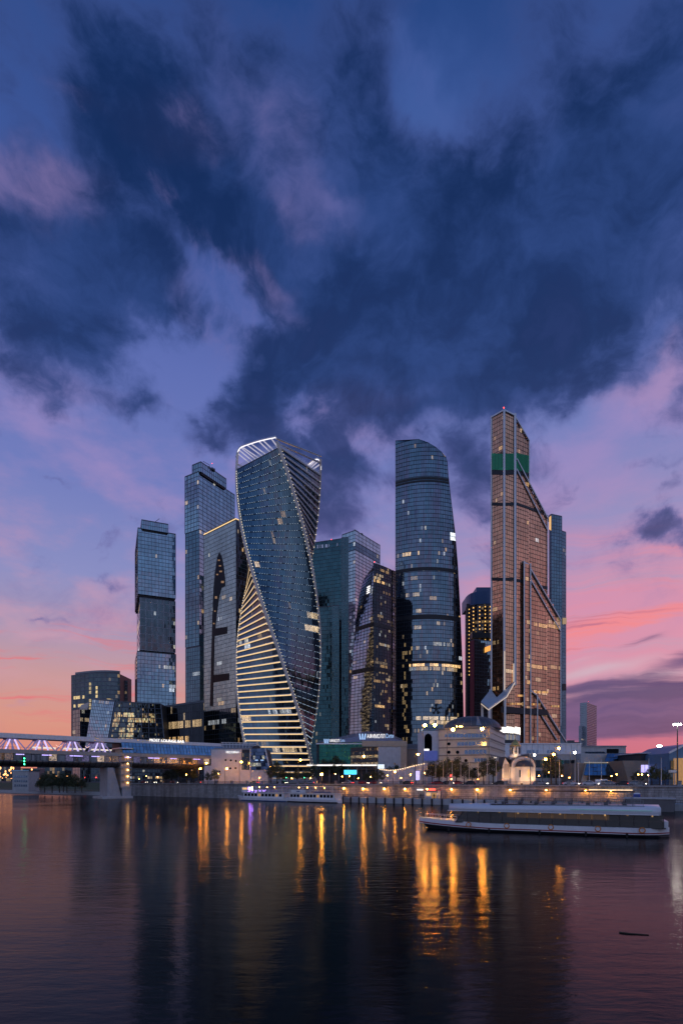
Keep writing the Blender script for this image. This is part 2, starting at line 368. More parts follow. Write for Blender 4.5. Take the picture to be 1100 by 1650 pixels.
def patch(parent, S, nu, nv, gm, fm=None, mw=0.3, md=0.18, tw=0.35, td=0.22, lit=None, tilt=0.006, seed=1, name='window_panes', curved_u=False, curved_v=False, mstep=1, tstep=1, keep=None):
    P, du, dv, n = grid(S, nu, nv)
    rg = np.random.default_rng(seed); vs = []; fs = []; cols = []
    if lit is None:
        lit = np.zeros((nu, nv, 4)); lit[:, :, 3] = rg.uniform(0, 1, (nu, nv))
    for i in range(nu):
        for j in range(nv):
            q = [P[i, j], P[i + 1, j], P[i + 1, j + 1], P[i, j + 1]]
            if np.linalg.norm(q[0] - q[1]) + np.linalg.norm(q[2] - q[3]) < 0.1: continue
            if keep is not None and not keep((i + .5) / nu, (j + .5) / nv): continue
            a, b = rg.normal(0, tilt, 2) * 2.0
            nn = n[i, j]; o = len(vs)
            vs += [q[0] + nn * (-a - b), q[1] + nn * (a - b), q[2] + nn * (a + b), q[3] + nn * (b - a)]
            fs.append((o, o + 1, o + 2, o + 3)); cols.append(lit[i, j])
    me = bpy.data.meshes.new(name); me.from_pydata([tuple(q) for q in vs], [], fs)
    at = me.attributes.new('lit', 'FLOAT_COLOR', 'FACE'); at.data.foreach_set('color', np.array(cols, dtype=np.float32).ravel())
    me.materials.append(MATS[gm]); me.update()
    link(name, me, parent, 'stuff')
    if fm:
        mb = MB()
        if mw:
            for i in range(0, nu + 1, mstep):
                js = range(nv + 1) if curved_v else (0, nv)
                bars(mb, [P[i, j] for j in js], [n[i, j] for j in js], [du[i, j] for j in js], mw, md)
        if tw:
            for j in range(0, nv + 1, tstep):
                is_ = range(nu + 1) if curved_u else (0, nu)
                bars(mb, [P[i, j] for i in is_], [n[i, j] for i in is_], [dv[i, j] for i in is_], tw, td)
        mb.build('mullions', fm, parent, kind='stuff')
    return P, n
def lerp(a, b, t): return tuple(p + (q - p) * t for p, q in zip(a, b))
def quadS(bl, br, tl, tr):
    bl, br, tl, tr = (np.array(q, float) for q in (bl, br, tl, tr))
    return lambda u, v: (bl * (1 - u) + br * u) * (1 - v) + (tl * (1 - u) + tr * u) * v
def corners(pl, pe, pr, D, phi):
    """plan of a rectangular tower whose near edge shows at px pe, depth D; the left face runs to px pl, the right one to px pr"""
    E = np.array((X(pe, D), D)); dl = np.array((-math.cos(phi), math.sin(phi))); dr = np.array((math.sin(phi), math.cos(phi)))
    if pl > pe or phi > R(89): pass
    def ln(px, dv):
        k = (px - 550) / F
        return (k * E[1] - E[0]) / (dv[0] - k * dv[1])
    a = ln(pl, dl); b = ln(pr, dr)
    return E + dl * a, E, E + dr * b, E + dl * a + dr * b
def inset(poly, k=0.25):
    c = np.mean(np.array(poly), axis=0); return [tuple(np.array(q) + (c - np.array(q)) / (np.linalg.norm(c - np.array(q)) + 1e-9) * k) for q in poly]
def block(root, C, z0, z1, fl, nl, nr, gl, gr, fm, seed=1, core='dark_core', roof='roof_grey', litl=None, litr=None, cap=0.8, mw=0.28, tw=0.35, md=0.16, td=0.2, mstep=1, tstep=1, tilt=0.006):
    L, E, Rr, B = [tuple(q) for q in C]
    MB().prism(inset([L, E, Rr, B], 0.5), z0, z1 - 0.05).build('core', core, root)
    nv = max(1, round((z1 - z0) / fl))
    kw = dict(mw=mw, tw=tw, md=md, td=td, mstep=mstep, tstep=tstep, tilt=tilt)
    for k, (a, b, nn, g, lt) in enumerate(((L, E, nl, gl, litl), (E, Rr, nr, gr, litr), (Rr, B, nr, gr, None), (B, L, nl, gl, None))):
        if nn < 1: continue
        lt = lt if lt is not None else dict(p=0.012, rowp=0.12)
        patch(root, quadS((*a, z0), (*b, z0), (*a, z1), (*b, z1)), nn, nv, g, fm if k < 2 else None, lit=lits(nn, nv, seed * 7 + k, **lt), seed=seed * 5 + k, **kw)
    if cap: MB().prism(inset([L, E, Rr, B], -0.15), z1, z1 + cap).build('roof_edge', roof, root)
def text(parent, s, loc, size, mat, rz=0.0, extrude=0.06, name='lettering', align='CENTER', sx=1.0, rx=90.0):
    cu = bpy.data.curves.new(name, 'FONT'); cu.body = s; cu.size = size; cu.extrude = extrude; cu.align_x = align; cu.align_y = 'BOTTOM'
    cu.materials.append(MATS[mat])
    tmp = bpy.data.objects.new(name, cu); COL.objects.link(tmp)
    bpy.context.view_layer.update()
    me = bpy.data.meshes.new_from_object(tmp.evaluated_get(bpy.context.evaluated_depsgraph_get())); bpy.data.objects.remove(tmp)
    me.materials.clear(); me.materials.append(MATS[mat])
    o = link(name, me, parent); o.location = loc; o.rotation_euler = (R(rx), 0, rz); o.scale = (sx, 1, 1)
    return o

# ------------------------------------------------------------------ the materials of this place
glass('glass_blue', (0.277, 0.383, 0.436)); glass('glass_pale', (0.383, 0.462, 0.502)); glass('glass_teal', (0.145, 0.218, 0.238))
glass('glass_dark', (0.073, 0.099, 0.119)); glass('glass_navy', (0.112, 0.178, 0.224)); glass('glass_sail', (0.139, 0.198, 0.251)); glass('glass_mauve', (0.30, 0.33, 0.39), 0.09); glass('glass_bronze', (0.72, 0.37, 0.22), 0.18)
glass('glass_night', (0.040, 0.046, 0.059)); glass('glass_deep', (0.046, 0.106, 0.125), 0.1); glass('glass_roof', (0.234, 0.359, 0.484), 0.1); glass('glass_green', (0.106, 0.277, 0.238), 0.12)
glass('glass_emerald', (0.020, 0.277, 0.198), 0.15)
paint('frame_dark', (0.035, 0.045, 0.06), 0.45, 0.3); paint('frame_blue', (0.10, 0.13, 0.17), 0.4, 0.4); paint('frame_pale', (0.32, 0.36, 0.42), 0.4, 0.3)
paint('frame_brown', (0.10, 0.06, 0.04), 0.5); paint('dark_core', (0.03, 0.035, 0.045), 0.6); paint('roof_grey', (0.12, 0.14, 0.17), 0.7)
paint('black_band', (0.008, 0.010, 0.014), 0.5); paint('steel_pale', (0.62, 0.64, 0.68), 0.38, 0.5); paint('steel_grey', (0.22, 0.24, 0.27), 0.45, 0.3)
paint('white_paint', (0.72, 0.72, 0.72), 0.5); paint('cream_wall', (0.62, 0.59, 0.50), 0.8, bump=0.3); paint('cream_dark', (0.26, 0.25, 0.22), 0.8, bump=0.3)
paint('stone_wall', (0.30, 0.25, 0.21), 0.85, bump=0.4); paint('white_wall', (0.62, 0.62, 0.64), 0.75, bump=0.2); paint('beige_wall', (0.56, 0.46, 0.36), 0.75, bump=0.2)
paint('concrete', (0.42, 0.43, 0.44), 0.85, bump=0.4); paint('concrete_dark', (0.14, 0.14, 0.145), 0.85, bump=0.4); paint('rail_black', (0.012, 0.012, 0.014), 0.5, 0.4)
paint('dome_metal', (0.10, 0.10, 0.11), 0.42, 0.5); paint('gold', (0.75, 0.45, 0.14), 0.3, 1.0, var=0.1); paint('roof_slate', (0.06, 0.06, 0.07), 0.6)
paint('hull_white', (0.70, 0.71, 0.74), 0.3, var=0.08, spec=0.6); paint('hull_dark', (0.02, 0.022, 0.03), 0.35); paint('hull_red', (0.28, 0.03, 0.03), 0.4); paint('hull_blue', (0.04, 0.09, 0.24), 0.4)
paint('crimson', (0.34, 0.03, 0.08), 0.5); paint('blue_panel', (0.03, 0.09, 0.22), 0.4); paint('violet_paint', (0.42, 0.36, 0.62), 0.5); paint('toilet_blue', (0.03, 0.07, 0.40), 0.5)
paint('bark', (0.06, 0.045, 0.03), 0.9, bump=0.6, bscale=12); paint('rubber', (0.015, 0.015, 0.016), 0.8)
emis('lamp_amber', (1.0, 0.34, 0.03), 200.0); emis('lamp_amber_strong', (1.0, 0.36, 0.04), 380.0); emis('lamp_white', (1.0, 0.92, 0.80), 70.0); emis('lamp_wall', (1.0, 0.36, 0.04), 280.0)
emis('lamp_small', (1.0, 0.40, 0.07), 60.0); emis('led_warm', (1.0, 0.66, 0.30), 1.05); emis('led_white', (0.95, 0.92, 1.0), 1.4); emis('led_dot', (0.55, 0.75, 1.0), 0.8); emis('led_dot_warm', (1.0, 0.86, 0.62), 1.5)
emis('sign_white', (1.0, 0.97, 0.95), 1.3); emis('sign_blue', (0.40, 0.62, 1.0), 1.0); emis('sign_cyan', (0.05, 0.55, 0.85), 1.6); emis('sign_red', (1.0, 0.08, 0.05), 2.5); emis('sign_orange', (1.0, 0.42, 0.08), 1.2)
emis('led_violet', (0.36, 0.16, 1.0), 150.0); emis('led_violet_soft', (0.52, 0.42, 1.0), 1.6); emis('tail_red', (1.0, 0.04, 0.02), 9.0); emis('head_white', (1.0, 0.9, 0.7), 14.0); emis('light_green', (0.05, 1.0, 0.35), 9.0)
emis('room_warm', (1.0, 0.58, 0.24), 0.8); emis('gold_glow', (1.0, 0.55, 0.18), 0.9); emis('strip_warm', (1.0, 0.70, 0.38), 2.2); emis('strip_white', (1.0, 0.93, 0.82), 3.0); emis('strip_pink', (1.0, 0.62, 0.52), 1.2); emis('screen_blue', (0.05, 0.07, 0.30), 0.7); emis('screen_violet', (0.5, 0.45, 1.0), 1.4)
glass('glass_arch', (0.359, 0.468, 0.437), 0.24, metal=0.85); glass('glass_black', (0.008, 0.009, 0.012), 0.1); glass('glass_crimson', (0.198, 0.026, 0.053))
paint('frame_teal', (0.07, 0.11, 0.12), 0.5, 0.2); paint('frame_teal_pale', (0.16, 0.24, 0.27), 0.45, 0.3); paint('core_bronze', (0.09, 0.05, 0.035), 0.5); paint('rib_grey', (0.60, 0.61, 0.63), 0.4, 0.5); paint('corner_cream', (0.66, 0.60, 0.52), 0.45)
emis('led_white_dim', (0.72, 0.76, 1.0), 0.04); emis('strip_gold', (1.0, 0.66, 0.28), 1.3); emis('strip_warm_dim', (1.0, 0.66, 0.32), 0.32); emis('led_site', (1.0, 0.55, 0.15), 1.6); emis('green_lit', (0.0, 0.24, 0.15), 0.24, 0.05); emis('lit_amber', (1.0, 0.52, 0.16), 0.7); emis('rib_glow', (1.0, 0.78, 0.62), 0.7); emis('rib_uplit_glow', (0.80, 0.76, 0.95), 0.55)
glass('glass_gallery', (0.132, 0.145, 0.172), 0.15); glass('glass_lobby', (0.092, 0.132, 0.224), 0.1); glass('glass_mall', (0.033, 0.172, 0.139), 0.2); glass('glass_office', (0.158, 0.211, 0.304), 0.1); glass('glass_hall_dark', (0.033, 0.046, 0.059)); glass('glass_hall_green', (0.026, 0.106, 0.099))
paint('edge_beige', (0.40, 0.36, 0.32), 0.5); paint('tube_grey', (0.16, 0.16, 0.165), 0.4, 0.5); paint('pier_concrete', (0.34, 0.36, 0.39), 0.8, bump=.3); paint('mall_roof', (0.30, 0.26, 0.30), 0.4, 0.4); paint('mall_beige', (0.55, 0.42, 0.30), 0.7); paint('mall_grey', (0.55, 0.56, 0.58), 0.6); paint('chapel_white', (0.74, 0.70, 0.66), 0.8, bump=.2, var=.08); paint('hall_white', (0.74, 0.75, 0.77), 0.7); paint('hall_blue', (0.10, 0.20, 0.34), 0.45, 0.3)
emis('tent_violet', (0.42, 0.34, 0.80), 0.32); emis('tent_glow', (0.66, 0.54, 1.0), 1.1); emis('strip_white_soft', (1.0, 0.86, 0.70), 1.0); emis('strip_white_mid', (1.0, 0.92, 0.82), 1.5); emis('lamp_stair', (1.0, 0.52, 0.16), 14.0); emis('sign_white_soft', (0.75, 0.88, 1.0), 1.1); emis('strip_dim', (1.0, 0.88, 0.76), 0.22); emis('lamp_roof', (1.0, 0.72, 0.45), 9.0); emis('amber_glow', (1.0, 0.50, 0.14), 0.35)
paint('lamp_pole', (0.10, 0.10, 0.105), 0.5, 0.4); paint('cloth_dark', (0.02, 0.022, 0.03), 0.9); paint('cloth_grey', (0.12, 0.12, 0.13), 0.9); paint('cloth_pale', (0.35, 0.33, 0.32), 0.9); paint('boat_roof', (0.62, 0.64, 0.68), 0.35, var=.06); paint('awning_brown', (0.10, 0.06, 0.045), 0.8); paint('sign_orange_paint', (0.6, 0.2, 0.03), 0.5); paint('boat_tables', (0.16, 0.07, 0.03), 0.5)
emis('lamp_far', (1.0, 0.42, 0.14), 3.2); emis('signal_red', (1.0, 0.05, 0.04), 10.0); emis('led_cyan', (0.3, 0.9, 0.85), 0.16); emis('lamp_saloon', (1.0, 0.55, 0.2), 5.0); emis('violet_glow', (0.5, 0.3, 1.0), 1.3)
m, t, b = _new('boat_glass'); b.inputs['Base Color'].default_value = (0.03, 0.03, 0.035, 1); b.inputs['Roughness'].default_value = 0.04; b.inputs['Alpha'].default_value = 0.72
t.l.new(t.ss(t.noise(wpos(t), 0.8, 2), 0.3, 0.7, 0.02, 0.07), b.inputs['Roughness'])
paint('canopy_grey', (0.55, 0.57, 0.60), 0.45, 0.5)
emis('lit_dim', (1.0, 0.55, 0.2), 0.22)
paint('frame_green', (0.01, 0.05, 0.04), 0.4); emis('lit_mid', (1.0, 0.56, 0.2), 0.42)
glass('glass_steel', (0.20, 0.30, 0.38))

# ------------------------------------------------------------------ the river, the land and the quay
BN = math.hypot(1, 0.68)
UX, UY = 1 / BN, -0.68 / BN          # along the bank, to the right
NX, NY = 0.68 / BN, 1 / BN           # inland
GZ = 6.0                             # street level above the water
def Q(s, off, z=None):
    q = (s * UX + off * NX, 200 + s * UY + off * NY)
    return q if z is None else (*q, z)
def bankD(px): return 200.0 / (1 + 0.68 * (px - 550) / F)
def s_of(px, off=0.0):
    """distance along the bank of the point at column px, off metres inland"""
    k = (px - 550) / F
    return (k * (200 + off * NY) - off * NX) / (UX - k * UY)
S_L = s_of(205)
# water
m, t, b = _new('river_water'); p = wpos(t)
rip = t.noise(t.mapping(p, sc=(0.30, 1.0, 1.0)), 0.85, 3, 0.55, 0.3)
rip2 = t.noise(t.mapping(p, sc=(0.38, 1.0, 1.0)), 2.6, 4, 0.6, 0.5)
swell = t.noise(p, 0.045, 3, 0.55)
h = t.m('ADD', t.m('MULTIPLY', rip, 0.62), t.m('MULTIPLY', rip2, 0.26))
h = t.m('MULTIPLY', h, t.ss(swell, 0.3, 0.7, 0.55, 1.3))
bn = t.node('ShaderNodeBump'); bn.inputs['Strength'].default_value = 1.0; bn.inputs['Distance'].default_value = 0.062
t.l.new(h, bn.inputs['Height'])
# murky water: little light comes back from below, and the small waves hide part of each other, so even low light is only partly mirrored
fr_ = t.node('ShaderNodeFresnel'); fr_.inputs['IOR'].default_value = 1.333; t.l.new(bn.outputs[0], fr_.inputs['Normal'])
gs = t.node('ShaderNodeBsdfGlossy'); gs.inputs['Color'].default_value = (0.9, 0.9, 0.9, 1); t.l.new(bn.outputs[0], gs.inputs['Normal'])
t.l.new(t.ss(swell, 0.3, 0.7, 0.10, 0.14), gs.inputs['Roughness'])
df = t.node('ShaderNodeBsdfDiffuse'); df.inputs['Color'].default_value = (0.006, 0.008, 0.009, 1)
mx_ = t.node('ShaderNodeMixShader'); t.l.new(t.m('MULTIPLY', fr_.outputs[0], 0.56), mx_.inputs[0]); t.l.new(df.outputs[0], mx_.inputs[1]); t.l.new(gs.outputs[0], mx_.inputs[2])
t.l.new(mx_.outputs[0], t.n['Material Output'].inputs[0]); t.n.remove(b)
mb = MB(); mb.add([(-4000, -18, 0), (2500, -18, 0), (2500, 5000, 0), (-4000, 5000, 0)], [(0, 1, 2, 3)])
o = mb.build('river', 'river_water'); o['kind'] = 'structure'; o['label'] = 'dark rippled river reflecting the dusk sky and lamps'
# land
m, t, b = _new('asphalt_ground'); p = wpos(t)
c = t.ramp(t.noise(p, 0.08, 6, 0.6), [(0.3, (0.035, 0.035, 0.038, 1)), (0.7, (0.075, 0.072, 0.070, 1))])
t.l.new(c, b.inputs['Base Color']); b.inputs['Roughness'].default_value = 0.75
bn = t.node('ShaderNodeBump'); bn.inputs['Strength'].default_value = 0.2; t.l.new(t.noise(p, 3.0, 4), bn.inputs['Height']); t.l.new(bn.outputs[0], b.inputs['Normal'])
paint('road_asphalt', (0.05, 0.05, 0.052), 0.7, bump=0.2); paint('paving', (0.20, 0.19, 0.18), 0.8, bump=0.3); paint('grass_bank', (0.05, 0.065, 0.03), 0.95, bump=0.6)
far = 9000
mb = MB(); mb.add([Q(S_L, 0.3, GZ), Q(far, 0.3, GZ), Q(far, far, GZ), Q(-far, far, GZ), Q(-far, 60, GZ), Q(S_L, 60, GZ)], [(0, 1, 2, 3, 4, 5)])
mb.add([(-4000, -18, 4.0), (-4000, -4000, 4.0), (2500, -4000, 4.0), (2500, -18, 4.0)], [(0, 1, 2, 3)])
mb.add([(-4000, -18, -1), (2500, -18, -1), (2500, -18, 4.0), (-4000, -18, 4.0)], [(3, 2, 1, 0)])
o = mb.build('ground', 'asphalt_ground'); o['kind'] = 'structure'
# low shore left of the bridge pier
mb = MB(); mb.prism([Q(S_L - 0.5, -3), Q(S_L - 0.5, 60), Q(-900, 60), Q(-900, -3)], -0.6, 1.5)
o = mb.build('low_shore', 'grass_bank'); o['kind'] = 'structure'
mb = MB()
mb.add([Q(S_L - 6, 46, 1.5), Q(-900, 46, 1.5), Q(-900, 60, GZ), Q(S_L - 6, 60, GZ)], [(0, 1, 2, 3)])
o = mb.build('grass_slope', 'grass_bank'); o['kind'] = 'structure'
mb = MB(); mb.prism([Q(S_L - 1, -4.2), Q(S_L - 1, -2.9), Q(-420, -2.9), Q(-420, -4.2)], -0.8, 1.75)
o = mb.build('shore_kerb', 'concrete'); o['kind'] = 'structure'
# embankment road and pavements
mb = MB(); mb.add([Q(S_L, 5.5, GZ + .004), Q(420, 5.5, GZ + .004), Q(420, 22, GZ + .004), Q(S_L, 22, GZ + .004)], [(0, 1, 2, 3)])
o = mb.build('embankment_road', 'road_asphalt'); o['kind'] = 'structure'
mb = MB()
for k in range(70):
    s0 = S_L + 4 + k * 8
    if s0 > 410: break
    mb.add([Q(s0, 13.6, GZ + .008), Q(s0 + 3.5, 13.6, GZ + .008), Q(s0 + 3.5, 13.8, GZ + .008), Q(s0, 13.8, GZ + .008)], [(0, 1, 2, 3)])
o = mb.build('lane_marking', 'white_paint', kind='structure')
for a, bb in ((0.9, 5.3), (22.2, 27.0)):
    mb = MB(); mb.prism([Q(S_L + .2, a), Q(420, a), Q(420, bb), Q(S_L + .2, bb)], GZ - .3, GZ + .13)
    o = mb.build('pavement', 'paving'); o['kind'] = 'structure'

# granite quay wall
m, t, b = _new('quay_granite'); p = wpos(t)
al = t.v('DOT_PRODUCT', p, (UX, UY, 0)); zz = t.xyz(p)[2]
br = t.node('ShaderNodeTexBrick'); t.l.new(t.comb(al, zz, 0), br.inputs['Vector'])
br.inputs['Scale'].default_value = 1.0; br.inputs['Brick Width'].default_value = 1.6; br.inputs['Row Height'].default_value = 0.62; br.inputs['Mortar Size'].default_value = 0.03
br.inputs['Color1'].default_value = (0.36, 0.35, 0.34, 1); br.inputs['Color2'].default_value = (0.27, 0.265, 0.26, 1); br.inputs['Mortar'].default_value = (0.07, 0.07, 0.075, 1)
stain = t.ss(t.noise(t.mapping(p, sc=(1, 1, .15)), 0.5, 6, 0.65), 0.3, 0.7, 0.55, 1.2)
t.l.new(t.v('SCALE', br.outputs['Color'], scale=stain), b.inputs['Base Color']); b.inputs['Roughness'].default_value = 0.8
bn = t.node('ShaderNodeBump'); bn.inputs['Strength'].default_value = 0.6; bn.inputs['Distance'].default_value = 0.06
t.l.new(t.m('ADD', t.m('MULTIPLY', t.m('SUBTRACT', 1.0, br.outputs['Fac']), 0.5), t.noise(p, 3, 5, .6)), bn.inputs['Height']); t.l.new(bn.outputs[0], b.inputs['Normal'])
qw = thing('quay_wall', 'long grey granite quay wall with dark railing along the river', 'quay wall', Q(0, 0, 0))
mb = MB()
mb.loops([[Q(S_L, 0, -1.5), Q(S_L, 1.0, -1.5), Q(S_L, 1.0, GZ), Q(S_L, 0.3, GZ)], [Q(420, 0, -1.5), Q(420, 1.0, -1.5), Q(420, 1.0, GZ), Q(420, 0.3, GZ)]])
mb.build('wall', 'quay_granite', qw)
mb = MB(); mb.prism([Q(S_L, -0.2), Q(420, -0.2), Q(420, 0.85), Q(S_L, 0.85)], GZ + .01, GZ + 0.22); mb.build('coping', 'concrete', qw)
post = MB(); post.box(-.45, .45, -.35, .35, 0, 1.15); post.box(-.55, .55, -.45, .45, 1.15, 1.32)
pm = None; rail = MB(); ang = math.atan2(UY, UX)
ns = int((300 - S_L) / 9)
for k in range(ns + 1):
    s0 = S_L + 0.6 + k * 9
    if pm is None: o = post.build('granite_post', 'quay_granite', qw); pm = o.data
    else: o = link('granite_post', pm, qw)
    o.matrix_parent_inverse = Matrix.Translation(-Vector(qw.location)); o.location = Q(s0, 0.35, GZ + .22); o.rotation_euler = (0, 0, ang)
    if k < ns:
        for hh in (0.12, 1.0): rail.beam(Q(s0 + .5, .35, GZ + .22 + hh), Q(s0 + 8.5, .35, GZ + .22 + hh), .07, .07)
        for q in range(1, 27): rail.beam(Q(s0 + .4 + q * .31, .35, GZ + .3), Q(s0 + .4 + q * .31, .35, GZ + 1.2), .05, .05, up=(UX, UY, 0))
rail.build('railing', 'rail_black', qw, kind='stuff')
# low landing stage at the foot of the wall
SD0, SD1 = s_of(548, -6), 190
ls = thing('landing_stage', 'low concrete landing stage with fence below the quay wall', 'landing stage', Q(SD0, -3, 0))
MB().prism([Q(SD0, -6.5), Q(SD1, -6.5), Q(SD1, -.02), Q(SD0, -.02)], -1.2, 1.7).build('deck', 'concrete', ls)
fence = MB(); fm_ = None
k = 0; s0 = SD0 + 1.5
while s0 < 110:
    f = MB(); f.obox(Q(s0, -6.72, .55), (.22 * UX, .22 * UY, 0), (.2 * NX, .2 * NY, 0), (0, 0, 1.3)); f.build('fender_pile', 'rubber', ls)
    s0 += 3.4
for i in range(int((110 - SD0) / .55)):
    s1 = SD0 + 1 + i * .55
    fence.beam(Q(s1, -5.9, 1.7), Q(s1, -5.9, 2.75), .05, .05, up=(UX, UY, 0))
for hh in (2.72, 1.95): fence.beam(Q(SD0 + 1, -5.9, hh), Q(109, -5.9, hh), .06, .06)
fence.build('fence', 'rail_black', ls, kind='stuff')
# concrete pier head further right
pr = thing('pier_head', 'dark concrete block of a pier beside the landing stage', 'pier', Q(s_of(1040, -9), -9, 0))
a0, a1 = s_of(1008, -9), s_of(1086, -9)
MB().prism([Q(a0, -12), Q(a1, -12), Q(a1, -6.6), Q(a0, -6.6)], -1.0, 3.0).build('block', 'concrete_dark', pr)
MB().prism([Q(a0 - .2, -12.2), Q(a1 + .2, -12.2), Q(a1 + .2, -6.55), Q(a0 - .2, -6.55)], 3.0, 3.3).build('slab', 'concrete', pr)
# lamps on the wall
wl = thing('wall_lamp', 'amber lamp mounted high on the granite quay wall', 'wall lamp', (0, 0, 0), 'amber lamps along the quay wall')
mb = MB(); mb.beam((0, 0, 0), (0, -.75, .12), .09, .09); mb.obox((0, -.02, 0), (.16, 0, 0), (0, .05, 0), (0, 0, .22)); mb.build('bracket', 'rail_black', wl)
mb = MB(); mb.lathe([(.05, .32), (.22, .22), (.34, .10), (.30, .10), (.04, .26)], (0, -.85, -.12), 10); mb.build('shade', 'steel_grey', wl)
MB().ball((0, -.85, -.10), .20, 8).build('bulb', 'lamp_wall', wl, True)
first = True
for px in (556, 587, 621, 654, 690, 729, 770, 823, 881, 944, 985):
    o = wl if first else copy_tree(wl); first = False
    s0 = s_of(px); q = Q(s0, -.04 if True else 0, GZ - 1.15); o.location = (*q[:2], q[2]); o.rotation_euler = (0, 0, ang)

# ------------------------------------------------------------------ towers
def at(px, py, D): return (X(px, D), D, Z(py, D))
def panel(root, name, pts, mat, off=0.35, thick=0.3, n=None):
    """a flat plate on a facade: outline pts in space, pushed off along the facade normal"""
    P = [np.array(q, float) for q in pts]
    if n is None:
        n = np.cross(P[1] - P[0], P[2] - P[0]); n /= np.linalg.norm(n)
        if n[1] > 0: n = -n
    mb = MB(); a = [q + n * off for q in P]; b_ = [q + n * (off - thick) for q in P]
    if np.dot(np.cross(P[1] - P[0], P[2] - P[0]), n) < 0: a = a[::-1]; b_ = b_[::-1]
    mb.loops([b_, a]); return mb.build(name, mat, root)
def face_pt(C0, C1, px, py):
    """point of the vertical plane through plan points C0, C1 that shows at px, py"""
    k = (px - 550) / F; (x0, y0), (x1, y1) = C0, C1; dx_, dy_ = x1 - x0, y1 - y0
    t_ = (k * y0 - x0) / (dx_ - k * dy_); D = y0 + t_ * dy_
    return (x0 + t_ * dx_, D, Z(py, D))

# --- twisting tower -------------------------------------------------------
EV_D, EV_X, EV_R = 400.0, X(449, 400.0), 30.9
ev = thing('twisted_tower', 'tall twisting tower with white lit bands and a white crown', 'skyscraper', (EV_X, EV_D, GZ))
EZ0, EZ1, NF = 9.0, 233.0, 51
TH = {'A': -28.0, 'B': 62.0, 'C': 152.0, 'D': 242.0}
def ev_c(k, z, r=EV_R):
    t_ = (z - EZ0) / (EZ1 - EZ0); a = R(TH[k] - 145.0 * t_)
    return np.array((EV_X + r * math.sin(a), EV_D - r * math.cos(a), z))
for k, (a, b_) in enumerate((('A', 'B'), ('B', 'C'), ('C', 'D'), ('D', 'A'))):
    S = lambda u, v, a=a, b_=b_: ev_c(a, EZ0 + (EZ1 - EZ0) * v) * (1 - u) + ev_c(b_, EZ0 + (EZ1 - EZ0) * v) * u
    lt = lits(26, NF, 40 + k, p=0.010, rowp=0.05 if k % 2 else .16, run=3, gain=0.35, rows=((33, .02, .16, .9), (24, .72, .98, 1.0), (26, .8, .98, .8), (41, .70, .80, .35), (40, .62, .70, .3)) if k == 1 else ((4, .4, .9, .55), (10, .5, .9, .5), (9, .05, .2, .9), (22, .1, .35, .6), (21, .25, .4, .9)) if k == 0 else ())
    if k % 2:
        P_, n_ = patch(ev, S, 26, NF, 'glass_navy', 'frame_dark', mw=0.16, md=0.12, tw=0.5, td=0.22, lit=lt, seed=k, curved_u=True, curved_v=True)
        dots = MB()
        for i in range(1, 26):
            for j in range(1, NF):
                c = P_[i, j] + n_[i, j] * .3
                if (i * 7 + j * 3) % 5 and (i + j) % 1 == 0: dots.obox(c, (.17, 0, 0), (0, .10, 0), (0, 0, .17))
        dots.build('facade_dots', 'led_dot', ev, kind='stuff')
    else:
        patch(ev, S, 26, NF, 'glass_navy', 'frame_dark', mw=0.14, md=0.10, tw=0, lit=lt, seed=k, curved_v=True)
        for j in range(NF + 1):
            z = EZ0 + (EZ1 - EZ0) * j / NF; pa, pb = ev_c(a, z), ev_c(b_, z)
            d_ = (pb - pa) / np.linalg.norm(pb - pa); nn = np.cross(d_, (0, 0, 1.0)); c = (pa + pb) / 2 + nn * .25
            half = d_ * (np.linalg.norm(pb - pa) / 2 - .9)
            bo = MB().obox(c, half, nn * .45, (0, 0, .66)).build('floor_band', 'white_paint', ev)
            MB().obox(c + nn * .50 - np.array((0, 0, .20)), half * .985, nn * .04, (0, 0, .36)).build('light_strip', 'led_warm' if j < 34 else 'led_white_dim', bo)
def ev_path(k, z0, z1, n, r=EV_R + .1): return [ev_c(k, z0 + (z1 - z0) * i / n, r) for i in range(n + 1)]
CROWN = {'A': 240.0, 'B': 254.0, 'C': 240.0, 'D': 246.0}
for k in 'ABCD':
    pts = ev_path(k, GZ, CROWN[k] - 3, 60); mb = MB(); rings = []
    for i, p in enumerate(pts):
        rad = np.array((p[0] - EV_X, p[1] - EV_D, 0)); rad /= np.linalg.norm(rad); tg = np.array((-rad[1], rad[0], 0))
        rings.append([p - rad * 1.3 - tg * .9, p - rad * .2 - tg * 1.1, p + rad * .35, p - rad * .2 + tg * 1.1, p - rad * 1.3 + tg * .9])
    mb.loops(rings); mb.build('corner_column', 'corner_cream', ev)
    dots = MB()
    for i in range(104):
        p = ev_c(k, EZ0 + 2 + i * (EZ1 - EZ0 - 2) / 104, EV_R - .6); rad = np.array((p[0] - EV_X, p[1] - EV_D, 0)); rad /= np.linalg.norm(rad); tg = np.array((-rad[1], rad[0], 0))
        for sg in (-1, 1):
            if i % 2 == 0 or sg > 0: dots.obox(p + tg * sg * 1.5 + rad * .1, tg * .16, rad * .16, (0, 0, .18))
    dots.build('edge_lights', 'led_dot_warm', ev, kind='stuff')
